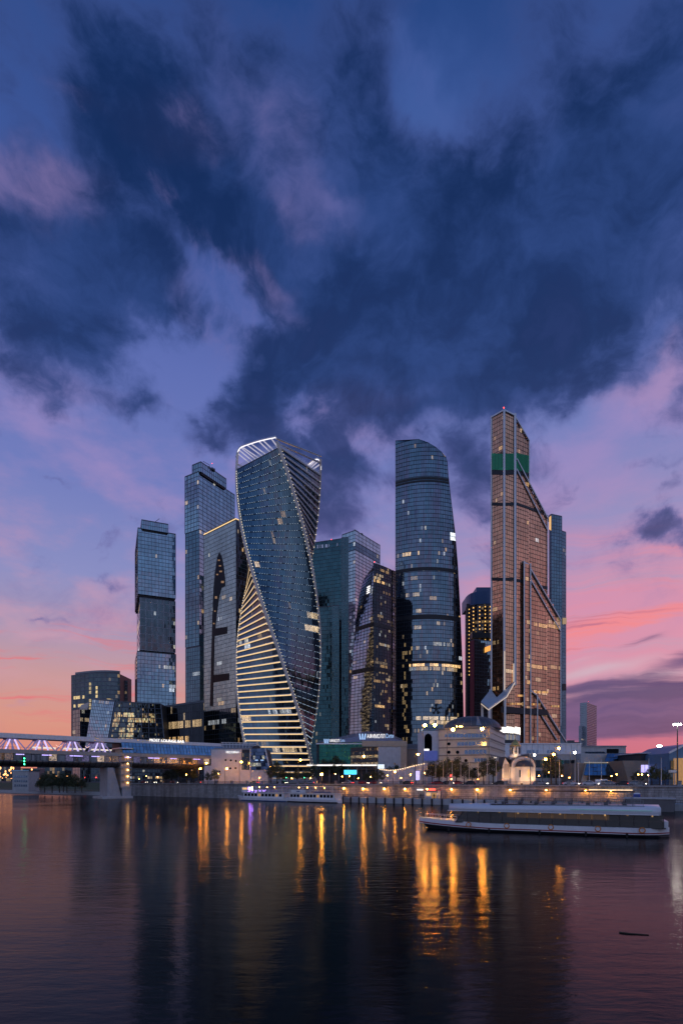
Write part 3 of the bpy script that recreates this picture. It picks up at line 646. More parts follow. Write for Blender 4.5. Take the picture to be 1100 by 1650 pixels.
# crown: rounded white frames and slanting ribs over the roof terrace
def crown_pt(k, z): return ev_c(k, z)
def crown_beam(a, b_, name, wd=1.5, ribs=0, round0=True):
    za, zb = CROWN[a], CROWN[b_]; pa, pb = crown_pt(a, za), crown_pt(b_, zb); pth = []
    base = crown_pt(a, za - 9)
    for i in range(9):
        q = i / 8; pth.append(base * (1 - q) ** 2 + 2 * q * (1 - q) * pa + q * q * (pa + (pb - pa) * .16))
    for i in range(1, 9): pth.append(pa + (pb - pa) * (.16 + .84 * i / 8) + np.array((0, 0, .6 * math.sin(math.pi * i / 8))))
    MB().tube(pth, wd / 2, 8).build(name, 'steel_pale', ev, True)
    MB().tube([q + np.array((0, -.55, -.75)) for q in pth], .32, 6).build('crown_light', 'led_white', ev, True)
    ctr = np.array((EV_X, EV_D, EZ1 + 1.5))
    for i in range(ribs):
        f = (i + .6) / ribs; top = pth[min(len(pth) - 1, int(2 + f * (len(pth) - 3)))]
        bot = crown_pt(a, EZ1) * (1 - f) * 1.0 + crown_pt(b_, EZ1) * f; bot = bot * .70 + ctr * .30 + (crown_pt(b_, EZ1) - crown_pt(a, EZ1)) * .10
        MB().beam(bot, top - np.array((0, 0, .4)), .55, .75).build('crown_rib', 'rib_uplit_glow', ev)  # the rib material glows in place of white uplighting
crown_beam('B', 'C', 'crown_frame', 1.6, 9); crown_beam('D', 'A', 'crown_frame', 1.6, 9)
for z_ in (0, 4.2):
    MB().tube([crown_pt('C', 239 - z_ * .8) * (1 - i / 8) + crown_pt('D', 245 - z_) * i / 8 for i in range(9)], .6, 6).build('crown_beam', 'steel_pale', ev)
MB().tube([crown_pt('A', 239) * (1 - i / 8) + crown_pt('B', 239) * i / 8 for i in range(9)], .6, 6).build('crown_beam', 'steel_pale', ev)
MB().loops([[ev_c(k, EZ1 - .3, EV_R - .6) for k in 'DCBA'], [ev_c(k, EZ1 + .3, EV_R - .6) for k in 'DCBA']][::1]).build('roof_deck', 'roof_grey', ev)
fins = MB()
for a, b_ in (('A', 'B'), ('B', 'C'), ('C', 'D'), ('D', 'A')):
    for i in range(1, 40):
        q = ev_c(a, EZ1) * (1 - i / 40) + ev_c(b_, EZ1) * i / 40; fins.obox(q + np.array((0, 0, 1.4)), (.14, 0, 0), (0, .2, 0), (0, 0, 1.5))
fins.build('parapet_fins', 'steel_pale', ev, kind='stuff')
MB().lathe([(12, 0), (12, 3.5), (10, 7.5), (6, 9.2), (0.1, 9.8)], (EV_X + 3, EV_D - 2, EZ1 + .3), 24).build('roof_pavilion', 'gold_glow', ev, True)  # gold lighting on the pavilion is put into its wall as glow
core = MB(); core.loops([[ev_c(k, z, EV_R - 1.2) for k in 'DCBA'][::-1] for z in np.linspace(GZ, EZ1 - .5, 40)]); core.build('core', 'dark_core', ev)
# entrance canopy light and podium
ped = MB(); ped.prism([(EV_X - 34, EV_D - 34), (EV_X + 32, EV_D - 34), (EV_X + 32, EV_D + 30), (EV_X - 34, EV_D + 30)], GZ, 9.0); ped.build('podium', 'concrete', ev)

# --- stacked glass towers with shifted blocks -----------------------------
def stack(root, blocks, D, phi, gl, gr, fm, seed):
    for k, (pl, pe, pr, y0, y1, nl, nr, kw) in enumerate(blocks):
        C = corners(pl, pe, pr, D, phi); z0 = GZ if y0 is None else Z(y0, D); z1 = Z(y1, D)
        k2 = dict(kw); g1 = k2.pop('gl', gl); g2 = k2.pop('gr', gr); f2 = k2.pop('fm', fm); fl = k2.pop('fl', 3.9)
        block(root, C, z0, z1, fl, nl, nr, g1, g2, f2, seed=seed + k, **k2)
        if y0 is not None:
            L, E, Rr, B = [tuple(q) for q in C]
            MB().prism(inset([L, E, Rr, B], 1.2), z0 - 1.8, z0 - .05).build('dark_floor', 'black_band', root)
capL = thing('stacked_tower', 'blue glass tower of shifted blocks, the lower of the stacked pair', 'skyscraper', (X(248, 560), 560, GZ))
stack(capL, [(217.5, 221, 283.5, None, 1050, 3, 22, dict(litr=dict(p=.01, rowp=.25, run=6, gain=.9, cool=.7), mstep=2)),
             (221, 225.5, 282.5, 1047, 963, 4, 18, dict(fl=4.2, fm='frame_pale', gr='glass_dark', gl='glass_blue', litr=dict(p=.015, rowp=.1), mw=.5, tw=.5, mstep=3, tstep=2)),
             (217.5, 222, 283, 957, 851, 3, 22, dict(litr=dict(p=.006, rowp=.1, gain=1.0), mstep=2)),
             (225, 228, 271, 851.5, 838, 2, 12, dict(litr=dict(p=0, rowp=0)))], 560.0, R(67), 'glass_steel', 'glass_steel', 'frame_blue', 100)
mb = MB(); mb.box(X(258, 572), X(267, 572), 572, 577, Z(838, 560), Z(834.5, 560)); mb.build('roof_plant', 'frame_blue', capL)
capR = thing('stacked_tower', 'tallest blue glass tower of shifted blocks with set-back roof box', 'skyscraper', (X(340, 520), 520, GZ))
stack(capR, [(299, 322, 376, None, 1042, 8, 16, dict(litl=dict(p=.02, rowp=.2), litr=dict(p=.03, rowp=.2), gl='glass_navy')),
             (298.6, 321, 376, 1040, 853, 8, 16, dict(litl=dict(p=.015, rowp=.12), litr=dict(p=.03, rowp=.3, run=5, gain=1.0), gl='glass_navy', mstep=2)),
             (297.8, 320, 378, 853, 760, 9, 18, dict(litr=dict(p=.004, rowp=.10, gain=1.0), mstep=2)),
             (309.5, 323.5, 364.5, 760, 744.5, 5, 12, dict(litr=dict(p=0, rowp=0), litl=dict(p=0, rowp=0)))], 520.0, R(31), 'glass_blue', 'glass_blue', 'frame_blue', 110)

# --- office block with the dark pointed arch ------------------------------
arch = thing('arch_tower', 'grey green office tower with a tall black pointed arch on its face', 'skyscraper', (X(380, 470), 470, GZ))
C = corners(328.5, 380, 404, 470, math.atan2(44, 50.9))
L, E, Rr, B = [tuple(q) for q in C]
zt = Z(838, 470); zb_ = Z(1140, 470)
block(arch, C, zb_, zt, 3.6, 26, 10, 'glass_arch', 'glass_night', 'frame_teal', seed=130, litl=dict(p=.006, rowp=.16, run=3, gain=.8, cool=.7), litr=dict(p=.02, rowp=.15, gain=1.0), mw=.14, tw=.3, md=.08, td=.10, tilt=.004)
block(arch, C, GZ, zb_ - .1, 4.2, 14, 8, 'glass_dark', 'glass_deep', 'frame_dark', seed=131, litl=dict(p=.04, rowp=.3, gain=.5), litr=dict(p=.08, rowp=.5, gain=.5), cap=0)
def ap(px, py): return face_pt(L, E, px, py)
panel(arch, 'arch_recess', [ap(*q) for q in ((338.5, 1138), (341.3, 1030), (343.5, 960), (346.5, 922), (350.2, 898), (353.6, 890), (357, 897), (360, 912), (362.3, 930), (362.7, 944), (357, 947), (353, 962), (349, 990), (345.5, 1030), (343, 1138))], 'glass_black', .3, .25)
for a0, a1, b0, b1 in ((346.5, 366, 1013, 1025), (344.5, 369, 1088, 1100)):
    panel(arch, 'dark_slot', [ap(a0, b1), ap(a1, b1 - 4), ap(a1, b0 - 3), ap(a0, b0)], 'glass_black', .32, .25)
for k_, (px_, py_, ww, hh_) in enumerate(((353.2, 903, 3.0, 2.2), (355, 912, 3.4, 2.0), (356, 921, 4.2, 2.4), (350.5, 926, 3, 2), (359, 938, 4.5, 3.4), (348.5, 963, 3.4, 4), (346.8, 985, 2.2, 2), (345, 1005, 2.4, 2))):
    panel(arch, 'lit_window', [ap(px_ - ww / 2, py_ + hh_ / 2), ap(px_ + ww / 2, py_ + hh_ / 2), ap(px_ + ww / 2, py_ - hh_ / 2), ap(px_ - ww / 2, py_ - hh_ / 2)], 'lit_dim', .36, .1)
nr_ = np.array((E[1] - L[1], -(E[0] - L[0]))); nr_ /= -np.linalg.norm(nr_)
MB().beam((*L, zt + 1.1), (*E, zt + 1.1), .7, .6).build('roof_light', 'strip_gold', arch)
MB().beam((*E, zt + 1.1), (*Rr, zt + 1.1), .7, .6).build('roof_light', 'strip_gold', arch)
rp = inset([L, E, Rr, B], 5); MB().prism(rp, zt, zt + 4).build('roof_plant', 'cream_dark', arch)

# --- dark teal slabs ------------------------------------------------------
teal = thing('slab_tower', 'very dark teal tower of stepped vertical slabs', 'skyscraper', (X(535, 560), 560, GZ))
def slab(root, pl, pr, D, dl, y1, fl, n, g, fm, seed, thick=22, **kw):
    """one straight slab: front from px pl (depth D+dl) to px pr (depth D)"""
    a = (X(pl, D + dl), D + dl); b_ = (X(pr, D), D); v = np.array(b_) - np.array(a); v /= np.linalg.norm(v); nn = np.array((-v[1], v[0]))
    if nn[1] < 0: nn = -nn
    c = tuple(np.array(b_) + nn * thick); d_ = tuple(np.array(a) + nn * thick)
    block(root, (a, b_, c, d_), GZ, Z(y1, D), fl, n, max(2, int(thick / 3)), g, g, fm, seed=seed, **kw)
    return a, b_
ta = slab(teal, 486, 549.5, 560, 14, 868.5, 3.8, 20, 'glass_deep', 'frame_teal', 140, mw=.14, tw=.3, litl=dict(p=.002, rowp=.02, gain=.4), litr=dict(p=0, rowp=0))
tb = slab(teal, 550, 561, 556, 0, 867, 3.8, 5, 'glass_deep', 'frame_teal_pale', 141, thick=28, mw=.5, md=.3, tw=.25, litl=dict(p=0, rowp=0), litr=dict(p=0, rowp=0))
slab(teal, 500, 534.5, 528, 5, 977.5, 3.8, 12, 'glass_deep', 'frame_teal', 142, mw=.14, tw=.3, litl=dict(p=.004, rowp=.04, gain=.4), litr=dict(p=0, rowp=0))
slab(teal, 535, 546.5, 524, 0, 976.5, 3.8, 4, 'glass_deep', 'frame_teal_pale', 143, thick=26, mw=.6, md=.3, tw=.25, litl=dict(p=0, rowp=0), litr=dict(p=0, rowp=0))
for px0, px1, h0 in ((511, 513, 3.5), (515, 516, 3.5), (518, 521, 3.5), (524, 528, 3.2), (530, 531, 3), (543, 544.2, 3)):
    p0_, p1_ = face_pt(*ta, px0, 884 - (px0 - 511) * .12), face_pt(*ta, px1, 884 - (px0 - 511) * .12)
    panel(teal, 'roof_mark', [p0_, p1_, (p1_[0], p1_[1], p1_[2] + h0), (p0_[0], p0_[1], p0_[2] + h0)], 'steel_pale', .5, .2)

# --- pale blue-grey tower behind ------------------------------------------
oko = thing('faceted_tower', 'pale blue grey glass tower standing between the dark slabs and the purple tower', 'skyscraper', (X(572, 620), 620, GZ))
stack(oko, [(551, 572, 612, None, 886, 7, 14, dict(litl=dict(p=.01, rowp=.05), litr=dict(p=.008, rowp=.08, gain=.6), tw=.6, mstep=2)),
            (551, 572, 612, 886, 873, 7, 14, dict(gl='glass_navy', gr='glass_navy', litr=dict(p=.02, rowp=0), mstep=2)),
            (551, 572, 612, 873, 855, 7, 14, dict(litr=dict(p=0, rowp=0), mstep=2))], 620.0, R(38), 'glass_pale', 'glass_pale', 'frame_blue', 150)

# --- purple-grey tower with a bowed flank ---------------------------------
imp = thing('bowed_tower', 'purple grey tower with one bowed flank and dark lit front', 'skyscraper', (X(602, 430), 430, GZ))
OL = [(1199, 562.5), (1181, 563), (1116, 565), (1036, 569.5), (978, 575), (950, 579), (932, 583), (924, 585.5), (917, 589), (912, 595), (907.5, 601)]
oy = np.array([q[0] for q in OL][::-1]); ox = np.array([q[1] for q in OL][::-1])
Dn = 430.0
def imp_left(u, v):
    z = GZ + (Z(907.5, Dn) - GZ) * v; yr = HY - (z - CZ) * F / Dn
    pl = float(np.interp(yr, oy, ox)); D = Dn + 16 * (1 - u) ** 1.2; px = pl * (1 - u) + 601.7 * u
    return (X(px, D), D, z)
def imp_right(u, v):
    z = GZ + (Z(907.5, Dn) - GZ) * v; px = 601.7 + (637 - 601.7) * u
    D = Dn + 10 * u + 7 * u * u; zt_ = z - 0.0
    return (X(px, D), D, z if v < .97 else z - 0.6 * u)
nvI = 70
def band(root, S, u0, u1, v, ht, mat, name='dark_band', out=.35, n=10):
    P = [np.array(S(u0 + (u1 - u0) * i / n, v)) for i in range(n + 1)]; nn = []
    for i in range(n + 1):
        d_ = P[min(i + 1, n)] - P[max(i - 1, 0)]; q = np.cross(d_, (0, 0, 1.0)); nn.append(q / np.linalg.norm(q))
    mb = MB(); mb.loops([[p - k * .5 - np.array((0, 0, ht / 2)), p + k * out - np.array((0, 0, ht / 2)), p + k * out + np.array((0, 0, ht / 2)), p - k * .5 + np.array((0, 0, ht / 2))] for p, k in zip(P, nn)])
    return mb.build(name, mat, root)
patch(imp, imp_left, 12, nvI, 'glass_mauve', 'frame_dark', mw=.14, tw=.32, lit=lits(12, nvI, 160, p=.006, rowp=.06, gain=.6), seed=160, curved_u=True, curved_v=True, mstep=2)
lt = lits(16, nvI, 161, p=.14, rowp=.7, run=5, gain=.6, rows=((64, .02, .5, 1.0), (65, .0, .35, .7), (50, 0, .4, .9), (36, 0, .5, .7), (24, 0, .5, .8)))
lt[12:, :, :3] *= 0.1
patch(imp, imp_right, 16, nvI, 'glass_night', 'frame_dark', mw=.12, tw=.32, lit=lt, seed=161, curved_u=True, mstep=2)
def vof(py): return (Z(py, Dn) - GZ) / (Z(907.5, Dn) - GZ)
for py in (1006, 1078):
    band(imp, imp_left, 0, 1, vof(py), 3.2, 'black_band'); band(imp, imp_right, 0, 1, vof(py), 3.2, 'black_band')
band(imp, imp_left, .35, .95, vof(917.5), 2.0, 'black_band', 'dark_slot')
S_edge = lambda u, v: tuple(np.array(imp_right(.86 + .14 * u, v)) + np.array((.2, -.55, 0)))
patch(imp, S_edge, 2, nvI, 'glass_mauve', 'frame_dark', mw=.12, tw=.3, seed=162, curved_u=True, name='edge_panes')
# closing walls behind
def back_wall(root, Sa, Sb, nv, apex, mat='dark_core'):
    mb = MB(); rings = []
    for j in range(nv + 1):
        a, b_ = np.array(Sa(0, j / nv)), np.array(Sb(1, j / nv)); z = a[2]
        rings.append([(b_[0], b_[1] + .1, b_[2]), (apex[0] + 6, apex[1], z), (apex[0] - 6, apex[1], z), (a[0], a[1] + .1, z)])
    mb.loops(rings, closed=False, cap0=False, cap1=False)
    mb.add([*rings[-1], Sa(1, 1)], [(0, 1, 2, 3, 4)])
    return mb.build('rear_wall', mat, root)
back_wall(imp, imp_left, imp_right, 40, (X(604, 430), 472))
lg = [face_pt((X(585, 436), 436), (X(601, 431), 431), px, py) for px, py in ((590.5, 958), (596.5, 948))]
for i in range(4):
    y = 946.5 + i * 3.2; a = face_pt((X(583, 437), 437), (X(601, 430.5), 430.5), 590.4 + (.6 if i < 2 else 0), y + 1.6); c = face_pt((X(583, 437), 437), (X(601, 430.5), 430.5), 595.4 + (.6 if i < 2 else 0), y - 1.4)
    MB().beam((a[0], a[1] - 1.4, a[2]), (c[0], c[1] - 1.4, c[2]), .25, .85).build('logo_bar', 'sign_white', imp)

# --- tall curved sail tower -----------------------------------------------
fed = thing('sail_tower', 'tall dark blue tower with a curved sail-like top', 'skyscraper', (X(690, 480), 480, GZ))
FR = [(700.6, 637.5), (701, 648), (702, 655), (705, 669), (711, 685.5), (720, 701.8), (731, 716.6), (736.6, 719.8), (772, 723), (814, 728), (854, 733), (903, 737), (958, 740), (981, 741.2), (1069, 744.7), (1149, 746.4), (1262, 747)]
fy = np.array([q[0] for q in FR]); fx = np.array([q[1] for q in FR]); Df = 480.0
fz0, fz1 = GZ, Z(700.6, Df); nuF, nvF = 40, 84
def fed_px(u): return 637 + (747 - 637) * u
def fed_D(px): q = (px - 637) / 110.0; return Df + 8 - 34 * q * (1 - q) + 3 * q ** 4
def fedS(u, v):
    z = fz0 + (fz1 - fz0) * v; yr = HY - (z - CZ) * F / Df
    px = min(fed_px(u), float(np.interp(yr, fy, fx)))
    if u > .999: px = float(np.interp(yr, fy, fx))
    D = fed_D(px)
    return (X(px, D), D, z)
lt = lits(nuF, nvF, 170, p=.05, rowp=.6, run=5, gain=.75, jmax=58, cool=.3, rows=((28, .2, .97, 1.5), (27, .3, .9, .5), (55, .1, .35, .9), (15, .3, .9, .9), (14, .5, .9, .9)))
lt[4:7, :34, :3] = np.where(np.random.default_rng(3).random((3, 34, 1)) < .4, np.array((.22, .15, .07)), 0)
lt[32:36, 59:61, :3] = (1.6, 1.7, 1.8)
patch(fed, fedS, nuF, nvF, 'glass_sail', 'frame_dark', mw=.16, tw=.32, lit=lt, seed=170, curved_u=True, curved_v=True, tilt=.004)
def vf(py): return (Z(py, Df) - fz0) / (fz1 - fz0)
for py, h in ((770.5, 2.0), (775, 1.6), (917, 2.6), (994, 4.0), (1067, 2.4)): band(fed, fedS, 0, 1, vf(py), h, 'black_band', n=30)
back_wall(fed, fedS, fedS, 60, (X(670, 480), 535))
star = MB(); sc_ = np.array(fedS(.6, vf(1143))) + np.array((0, -1.4, 0))
for k in range(5):
    a = math.pi / 2 + k * 2 * math.pi / 5
    star.beam(sc_, sc_ + 5.0 * np.array((math.cos(a), 0, math.sin(a))), .4, .7); 
    for sg in (-1, 1):
        bq = sc_ + 2.8 * np.array((math.cos(a), 0, math.sin(a))); star.beam(bq, bq + 2.0 * np.array((math.cos(a + sg * .6), 0, math.sin(a + sg * .6))), .35, .5)
star.build('star_frame', 'black_band', fed)

# --- tower still being finished, hung with site lamps ----------------------
site = thing('unfinished_tower', 'dark unfinished tower with amber site lamps and a blue crown', 'skyscraper', (X(772, 640), 640, GZ))
def site_S(u, v, y0=None, y1=970, pl=750.5, pr=800, D=640):
    z0 = GZ; z = z0 + (Z(y1, D) - z0) * v; q = u * 2 - 1; px = pl + (pr - pl) * u; DD = D + 14 * q ** 4 + 8 * (1 - u)
    return (X(px, DD), DD, z)
patch(site, site_S, 14, 52, 'glass_night', 'frame_brown', mw=.5, md=.5, tw=.9, td=.7, lit=lits(14, 52, 180, p=.10, rowp=.2, gain=.35, cool=0), seed=180, curved_u=True)
MB().prism([(X(752, 650), 652), (X(800, 650), 652), (X(800, 680), 690), (X(752, 680), 690)], GZ, Z(972, 650)).build('core', 'dark_core', site)
lamps = MB()
for px in (755, 762, 772, 781, 789):
    for k in range(19 if px < 760 else 13):
        p_ = site_S((px - 750.5) / 49.5, 1); zz_ = p_[2] - 5 - k * 4.35
        lamps.ball((p_[0], p_[1] - 1.3, zz_), .75, 6)
lamps.build('site_lamps', 'led_site', site, kind='stuff')
cr = MB(); ring = [site_S(u, 1) for u in np.linspace(0, 1, 15)]
z0, z1 = Z(972, 640), Z(952, 640)
cr.loops([[(x, y - 1.5, z0) for x, y, z in ring] + [(ring[-1][0], 685, z0), (ring[0][0], 685, z0)], [(x, y - 1.5, z1) for x, y, z in ring] + [(ring[-1][0], 685, z1), (ring[0][0], 685, z1)]][::-1][::-1]); cr.build('crown_screen', 'blue_panel', site)
MB().prism([(X(766, 650), 646), (X(800, 650), 646), (X(800, 650), 680), (X(766, 650), 680)], Z(952, 640), Z(943.5, 640)).build('crown_screen', 'blue_panel', site)
MB().prism([(X(754, 655), 634.5), (X(812, 655), 634.5), (X(812, 655), 650), (X(754, 655), 650)], Z(1030, 640), Z(1021, 640)).build('black_floor', 'black_band', site)
red = thing('red_edged_slab', 'grey slab building with a crimson side in front of the unfinished tower', 'tower block', (X(772, 560), 560, GZ))
C = corners(757.5, 764, 800, 560, R(70)); block(red, C, GZ, Z(1031, 560), 3.6, 2, 14, 'glass_crimson', 'glass_blue', 'frame_blue', seed=190, litr=dict(p=.006, rowp=.04), litl=dict(p=0, rowp=0), cap=1.0)
panel(red, 'crimson_side', [(*C[0], GZ), (*C[1], GZ), (*C[1], Z(1031, 560)), (*C[0], Z(1031, 560))], 'crimson', .4, .2)
panel(red, 'dark_vent', [face_pt(C[1], C[2], *q) for q in ((766, 1126), (783, 1126), (783, 1118), (766, 1118))], 'black_band', .5, .2)
panel(red, 'dark_vent', [face_pt(C[1], C[2], *q) for q in ((770, 1045), (781, 1045), (781, 1036), (770, 1036))], 'black_band', .5, .2)
for k in range(4):
    x0 = 780 + k * 2.6; q = [face_pt(C[1], C[2], *p_) for p_ in ((x0, 1052 - k), (x0 + 2.0, 1051.5 - k), (x0 + 2.0, 1043 - k), (x0, 1043.5 - k))]
    panel(red, 'orange_sign', q, 'sign_orange', 1.2, .3)
# slender lit mast in the gap beside the sail tower
# --- bronze tower ---------------------------------------------------------
mer = thing('bronze_tower', 'bronze glass tower with sloping shoulders, pale ribs and a green lit storey', 'skyscraper', (X(812, 466), 466, GZ))
A_, B_, C_ = (X(790.4, 474), 474), (X(811.5, 464), 464), (X(829, 467), 467)
G_ = (X(902, 496), 496)
dCG = np.array(G_) - np.array(C_); dCG /= np.linalg.norm(dCG); nin = np.array((-dCG[1], dCG[0]))
if nin[1] < 0: nin = -nin
def mp(px, py): return face_pt(C_, G_, px, py)
def mer_vol(pts, depth, nm, seed, gm='glass_bronze', off=0.0, fl=3.7, litkw=None):
    """bronze volume: its street face follows the outline pts (px, py), clipped pane by pane, and runs back by depth"""
    P3 = [np.array(mp(*q)) for q in pts]; nn = np.array((-nin[0], -nin[1], 0)) * off
    back = np.array((.33, .94, 0)) * depth
    mb = MB(); front = [p + nn - (-nn * 0) + np.array((nin[0], nin[1], 0)) * .4 for p in P3]; rear = [p + back for p in P3]
    mb.loops([rear, front]); mb.build('core', 'core_bronze', mer)
    # panes
    xs = [q[0] for q in pts]; zs = [p[2] for p in P3]
    s_all = [np.dot(p[:2] - np.array(C_), dCG) for p in P3]; s0, s1 = min(s_all), max(s_all); zmin, zmax = min(zs), max(zs)
    nu = max(2, round((s1 - s0) / 2.1)); nv = max(1, round((zmax - zmin) / fl))
    poly = [(a_, z_) for a_, z_ in zip(s_all, zs)]
    def inside(s_, z_):
        r_ = False; n_ = len(poly)
        for i in range(n_):
            (x1, y1), (x2, y2) = poly[i], poly[(i + 1) % n_]
            if (y1 > z_) != (y2 > z_) and s_ < (x2 - x1) * (z_ - y1) / (y2 - y1 + 1e-9) + x1: r_ = not r_
        return r_
    base = lambda s_, z_: (C_[0] + dCG[0] * s_ + nn[0], C_[1] + dCG[1] * s_ + nn[1], z_)
    S = lambda u, v: base(s0 + (s1 - s0) * u, zmin + (zmax - zmin) * v)
    keep = lambda u, v: inside(s0 + (s1 - s0) * u, zmin + (zmax - zmin) * v)
    patch(mer, S, nu, nv, gm, None, lit=lits(nu, nv, seed, **(litkw or dict(p=.006, rowp=.05))), seed=seed, keep=keep, tilt=.01)
    fr = MB()
    # bars clipped to the outline
    def spans(vals, axis):
        for q in vals:
            cr_ = []
            for i in range(len(poly)):
                p1, p2 = poly[i], poly[(i + 1) % len(poly)]; a_, b2 = (p1[0], p2[0]) if axis == 0 else (p1[1], p2[1])
                if (a_ > q) != (b2 > q):
                    t_ = (q - a_) / (b2 - a_); cr_.append((p1[1] + (p2[1] - p1[1]) * t_) if axis == 0 else (p1[0] + (p2[0] - p1[0]) * t_))
            cr_.sort()
            for i in range(0, len(cr_) - 1, 2): yield q, cr_[i], cr_[i + 1]
    for q, a_, b2 in spans([s0 + (s1 - s0) * i / nu for i in range(1, nu)], 0):
        fr.beam(np.array(base(q, a_)) - np.array((*nin, 0)) * .04, np.array(base(q, b2)) - np.array((*nin, 0)) * .04, .15, .16, up=(*nin, 0))
    for q, a_, b2 in spans([zmin + (zmax - zmin) * j / nv for j in range(1, nv)], 1):
        fr.beam(np.array(base(a_, q)) - np.array((*nin, 0)) * .05, np.array(base(b2, q)) - np.array((*nin, 0)) * .05, .2, .38)
    fr.build('mullions', 'frame_brown', mer, kind='stuff')
V1 = [(829, 1262), (829, 672), (831, 677), (851.4, 711), (851.4, 1262)]
V2 = [(851.4, 1262), (851.4, 780), (881, 836), (881, 1262)]
V3 = [(881, 1262), (881, 958), (902, 1000), (902, 1262)]
LK = dict(p=.01, rowp=.10, run=6, gain=.8, cool=.05)
ROWS = [(j, .0, 1.0, .55) for j in ()]
mer_vol(V1, 34, 'spire', 200, litkw=LK); mer_vol(V2, 34, 'shoulder', 201, litkw=dict(p=.012, rowp=.14, run=8, gain=.7, cool=.05)); mer_vol(V3, 34, 'shoulder', 202, litkw=dict(p=.02, rowp=.25, run=6, gain=.6, cool=.05))
# lower raised bay on the street face
mer_vol([(841.5, 1262), (841.5, 908), (851.4, 912), (851.4, 1262)], 3, 'bay', 203, off=1.4, litkw=dict(p=.02, rowp=.3, gain=.9, cool=0))
# prow faces
ztA, ztB, ztC = Z(673, 474), Z(661.5, 464), Z(670, 467)
nvM = 88
for (p_, q_, za, zb2, nu, sd) in ((A_, B_, ztA, ztB, 8, 204), (B_, C_, ztB, ztC, 6, 205)):
    lt = lits(nu, nvM, sd, p=.012, rowp=.16, run=4, gain=.8, cool=.05)
    S = lambda u, v, p_=p_, q_=q_, za=za, zb2=zb2: (p_[0] + (q_[0] - p_[0]) * u, p_[1] + (q_[1] - p_[1]) * u, GZ + ((za + (zb2 - za) * u) - GZ) * v)
    patch(mer, S, nu, nvM, 'glass_bronze', 'frame_brown', mw=.15, tw=.38, md=.14, td=.12, lit=lt, seed=sd, tilt=.01)
bk = [A_, B_, C_, tuple(np.array(C_) + np.array((.31, .95)) * 30), (X(799, 500), 500.0)]
MB().prism(inset(bk, .5), GZ, Z(676, 467)).build('core', 'core_bronze', mer)
# pale ribs
def rib(a, b_, wd=1.7, dp=1.6, mat='rib_grey', name='pale_rib'):
    return MB().beam(a, b_, wd * .62, dp * .8).build(name, mat, mer)
def up(p_, y0, y1, D): return (p_[0], p_[1] - .5, Z(y0, D)), (p_[0], p_[1] - .5, Z(y1, D))
rib(*up((A_[0] + .6, A_[1]), 1160, 671, 474), 2.0, 2.0); rib(*up(B_, 1150, 660, 464), 2.2, 2.0); rib(*up(C_, 1105, 667, 467), 2.4, 2.2)
rib((A_[0] + .4, A_[1] - .4, ztA), (B_[0], B_[1] - .5, ztB), 2.2, 1.6); rib((B_[0], B_[1] - .5, ztB), (C_[0], C_[1] - .5, ztC), 2.0, 1.6)
def on(px, py, off=.7): q = np.array(mp(px, py)); return q - np.array((*nin, 0)) * off
for a, b_, wd in (((830, 674), (851.4, 711), 1.6), ((831, 740), (881, 836), 2.0), ((831, 756), (881, 855), 1.0), ((850, 912), (902, 1000), 2.0), ((851, 930), (902, 1018), 1.0), ((853, 1113), (862.5, 1121), 2.6), ((862.5, 1121), (911, 1197), 2.6), ((863, 1141), (896, 1193), 1.6), ((841, 906), (851, 911), 2.2)):
    rib(on(*a), on(*b_), wd, 1.3, 'rib_grey', 'sloping_rib')
for px, y0, y1, wd in ((841.3, 1262, 905, 1.6), (851.6, 1262, 909, 1.5), (862.5, 1262, 1121, 1.7)): rib(on(px, y0, 1.9), on(px, y1, 1.9), wd, 1.2)
rib(on(881, 836), on(881, 958), 1.0, 1.0); rib(on(902, 1000), on(902, 1170), .9, .9); rib(on(851.4, 711), on(851.4, 778), 1.0, 1.0)
# green storey and dark plant floors
def pr_panel(p_, q_, ya, yb, mat, nm, Da, Db, off=.35, x0=.04, x1=.96):
    a = np.array(p_) + (np.array(q_) - np.array(p_)) * x0; c = np.array(p_) + (np.array(q_) - np.array(p_)) * x1
    panel(mer, nm, [(*a, Z(yb, Da)), (*c, Z(yb, Db)), (*c, Z(ya, Db)), (*a, Z(ya, Da))], mat, off, .3)
for (p_, q_, Da, Db, dy) in ((A_, B_, 474, 464, 0), (B_, C_, 464, 467, 0)):
    pr_panel(p_, q_, 731, 757, 'green_lit', 'green_storey', Da, Db)
    pr_panel(p_, q_, 757.5, 765, 'black_band', 'dark_floor', Da, Db)
    pr_panel(p_, q_, 810, 815, 'black_band', 'dark_floor', Da, Db); pr_panel(p_, q_, 931, 936, 'black_band', 'dark_floor', Da, Db)
panel(mer, 'green_storey', [mp(*q) for q in ((831.5, 757), (851, 762), (851, 734), (831.5, 730))], 'green_lit', .3, .25)
panel(mer, 'dark_floor', [mp(*q) for q in ((831.5, 764), (851, 768), (851, 762.5), (831.5, 757.5))], 'black_band', .3, .25)
panel(mer, 'dark_floor', [mp(*q) for q in ((831.5, 814), (874, 828), (872, 823.5), (831.5, 809.5))], 'black_band', .3, .25)
panel(mer, 'dark_floor', [mp(*q) for q in ((832, 938), (854, 941), (852, 936), (832, 933))], 'black_band', .3, .25)
panel(mer, 'dark_floor', [mp(*q) for q in ((871, 948), (881, 950), (881, 945), (870, 943))], 'black_band', .3, .25)
panel(mer, 'dark_floor', [mp(*q) for q in ((804, 1149), (882, 1154), (878, 1144), (804, 1139))], 'black_band', 2.2, .3)
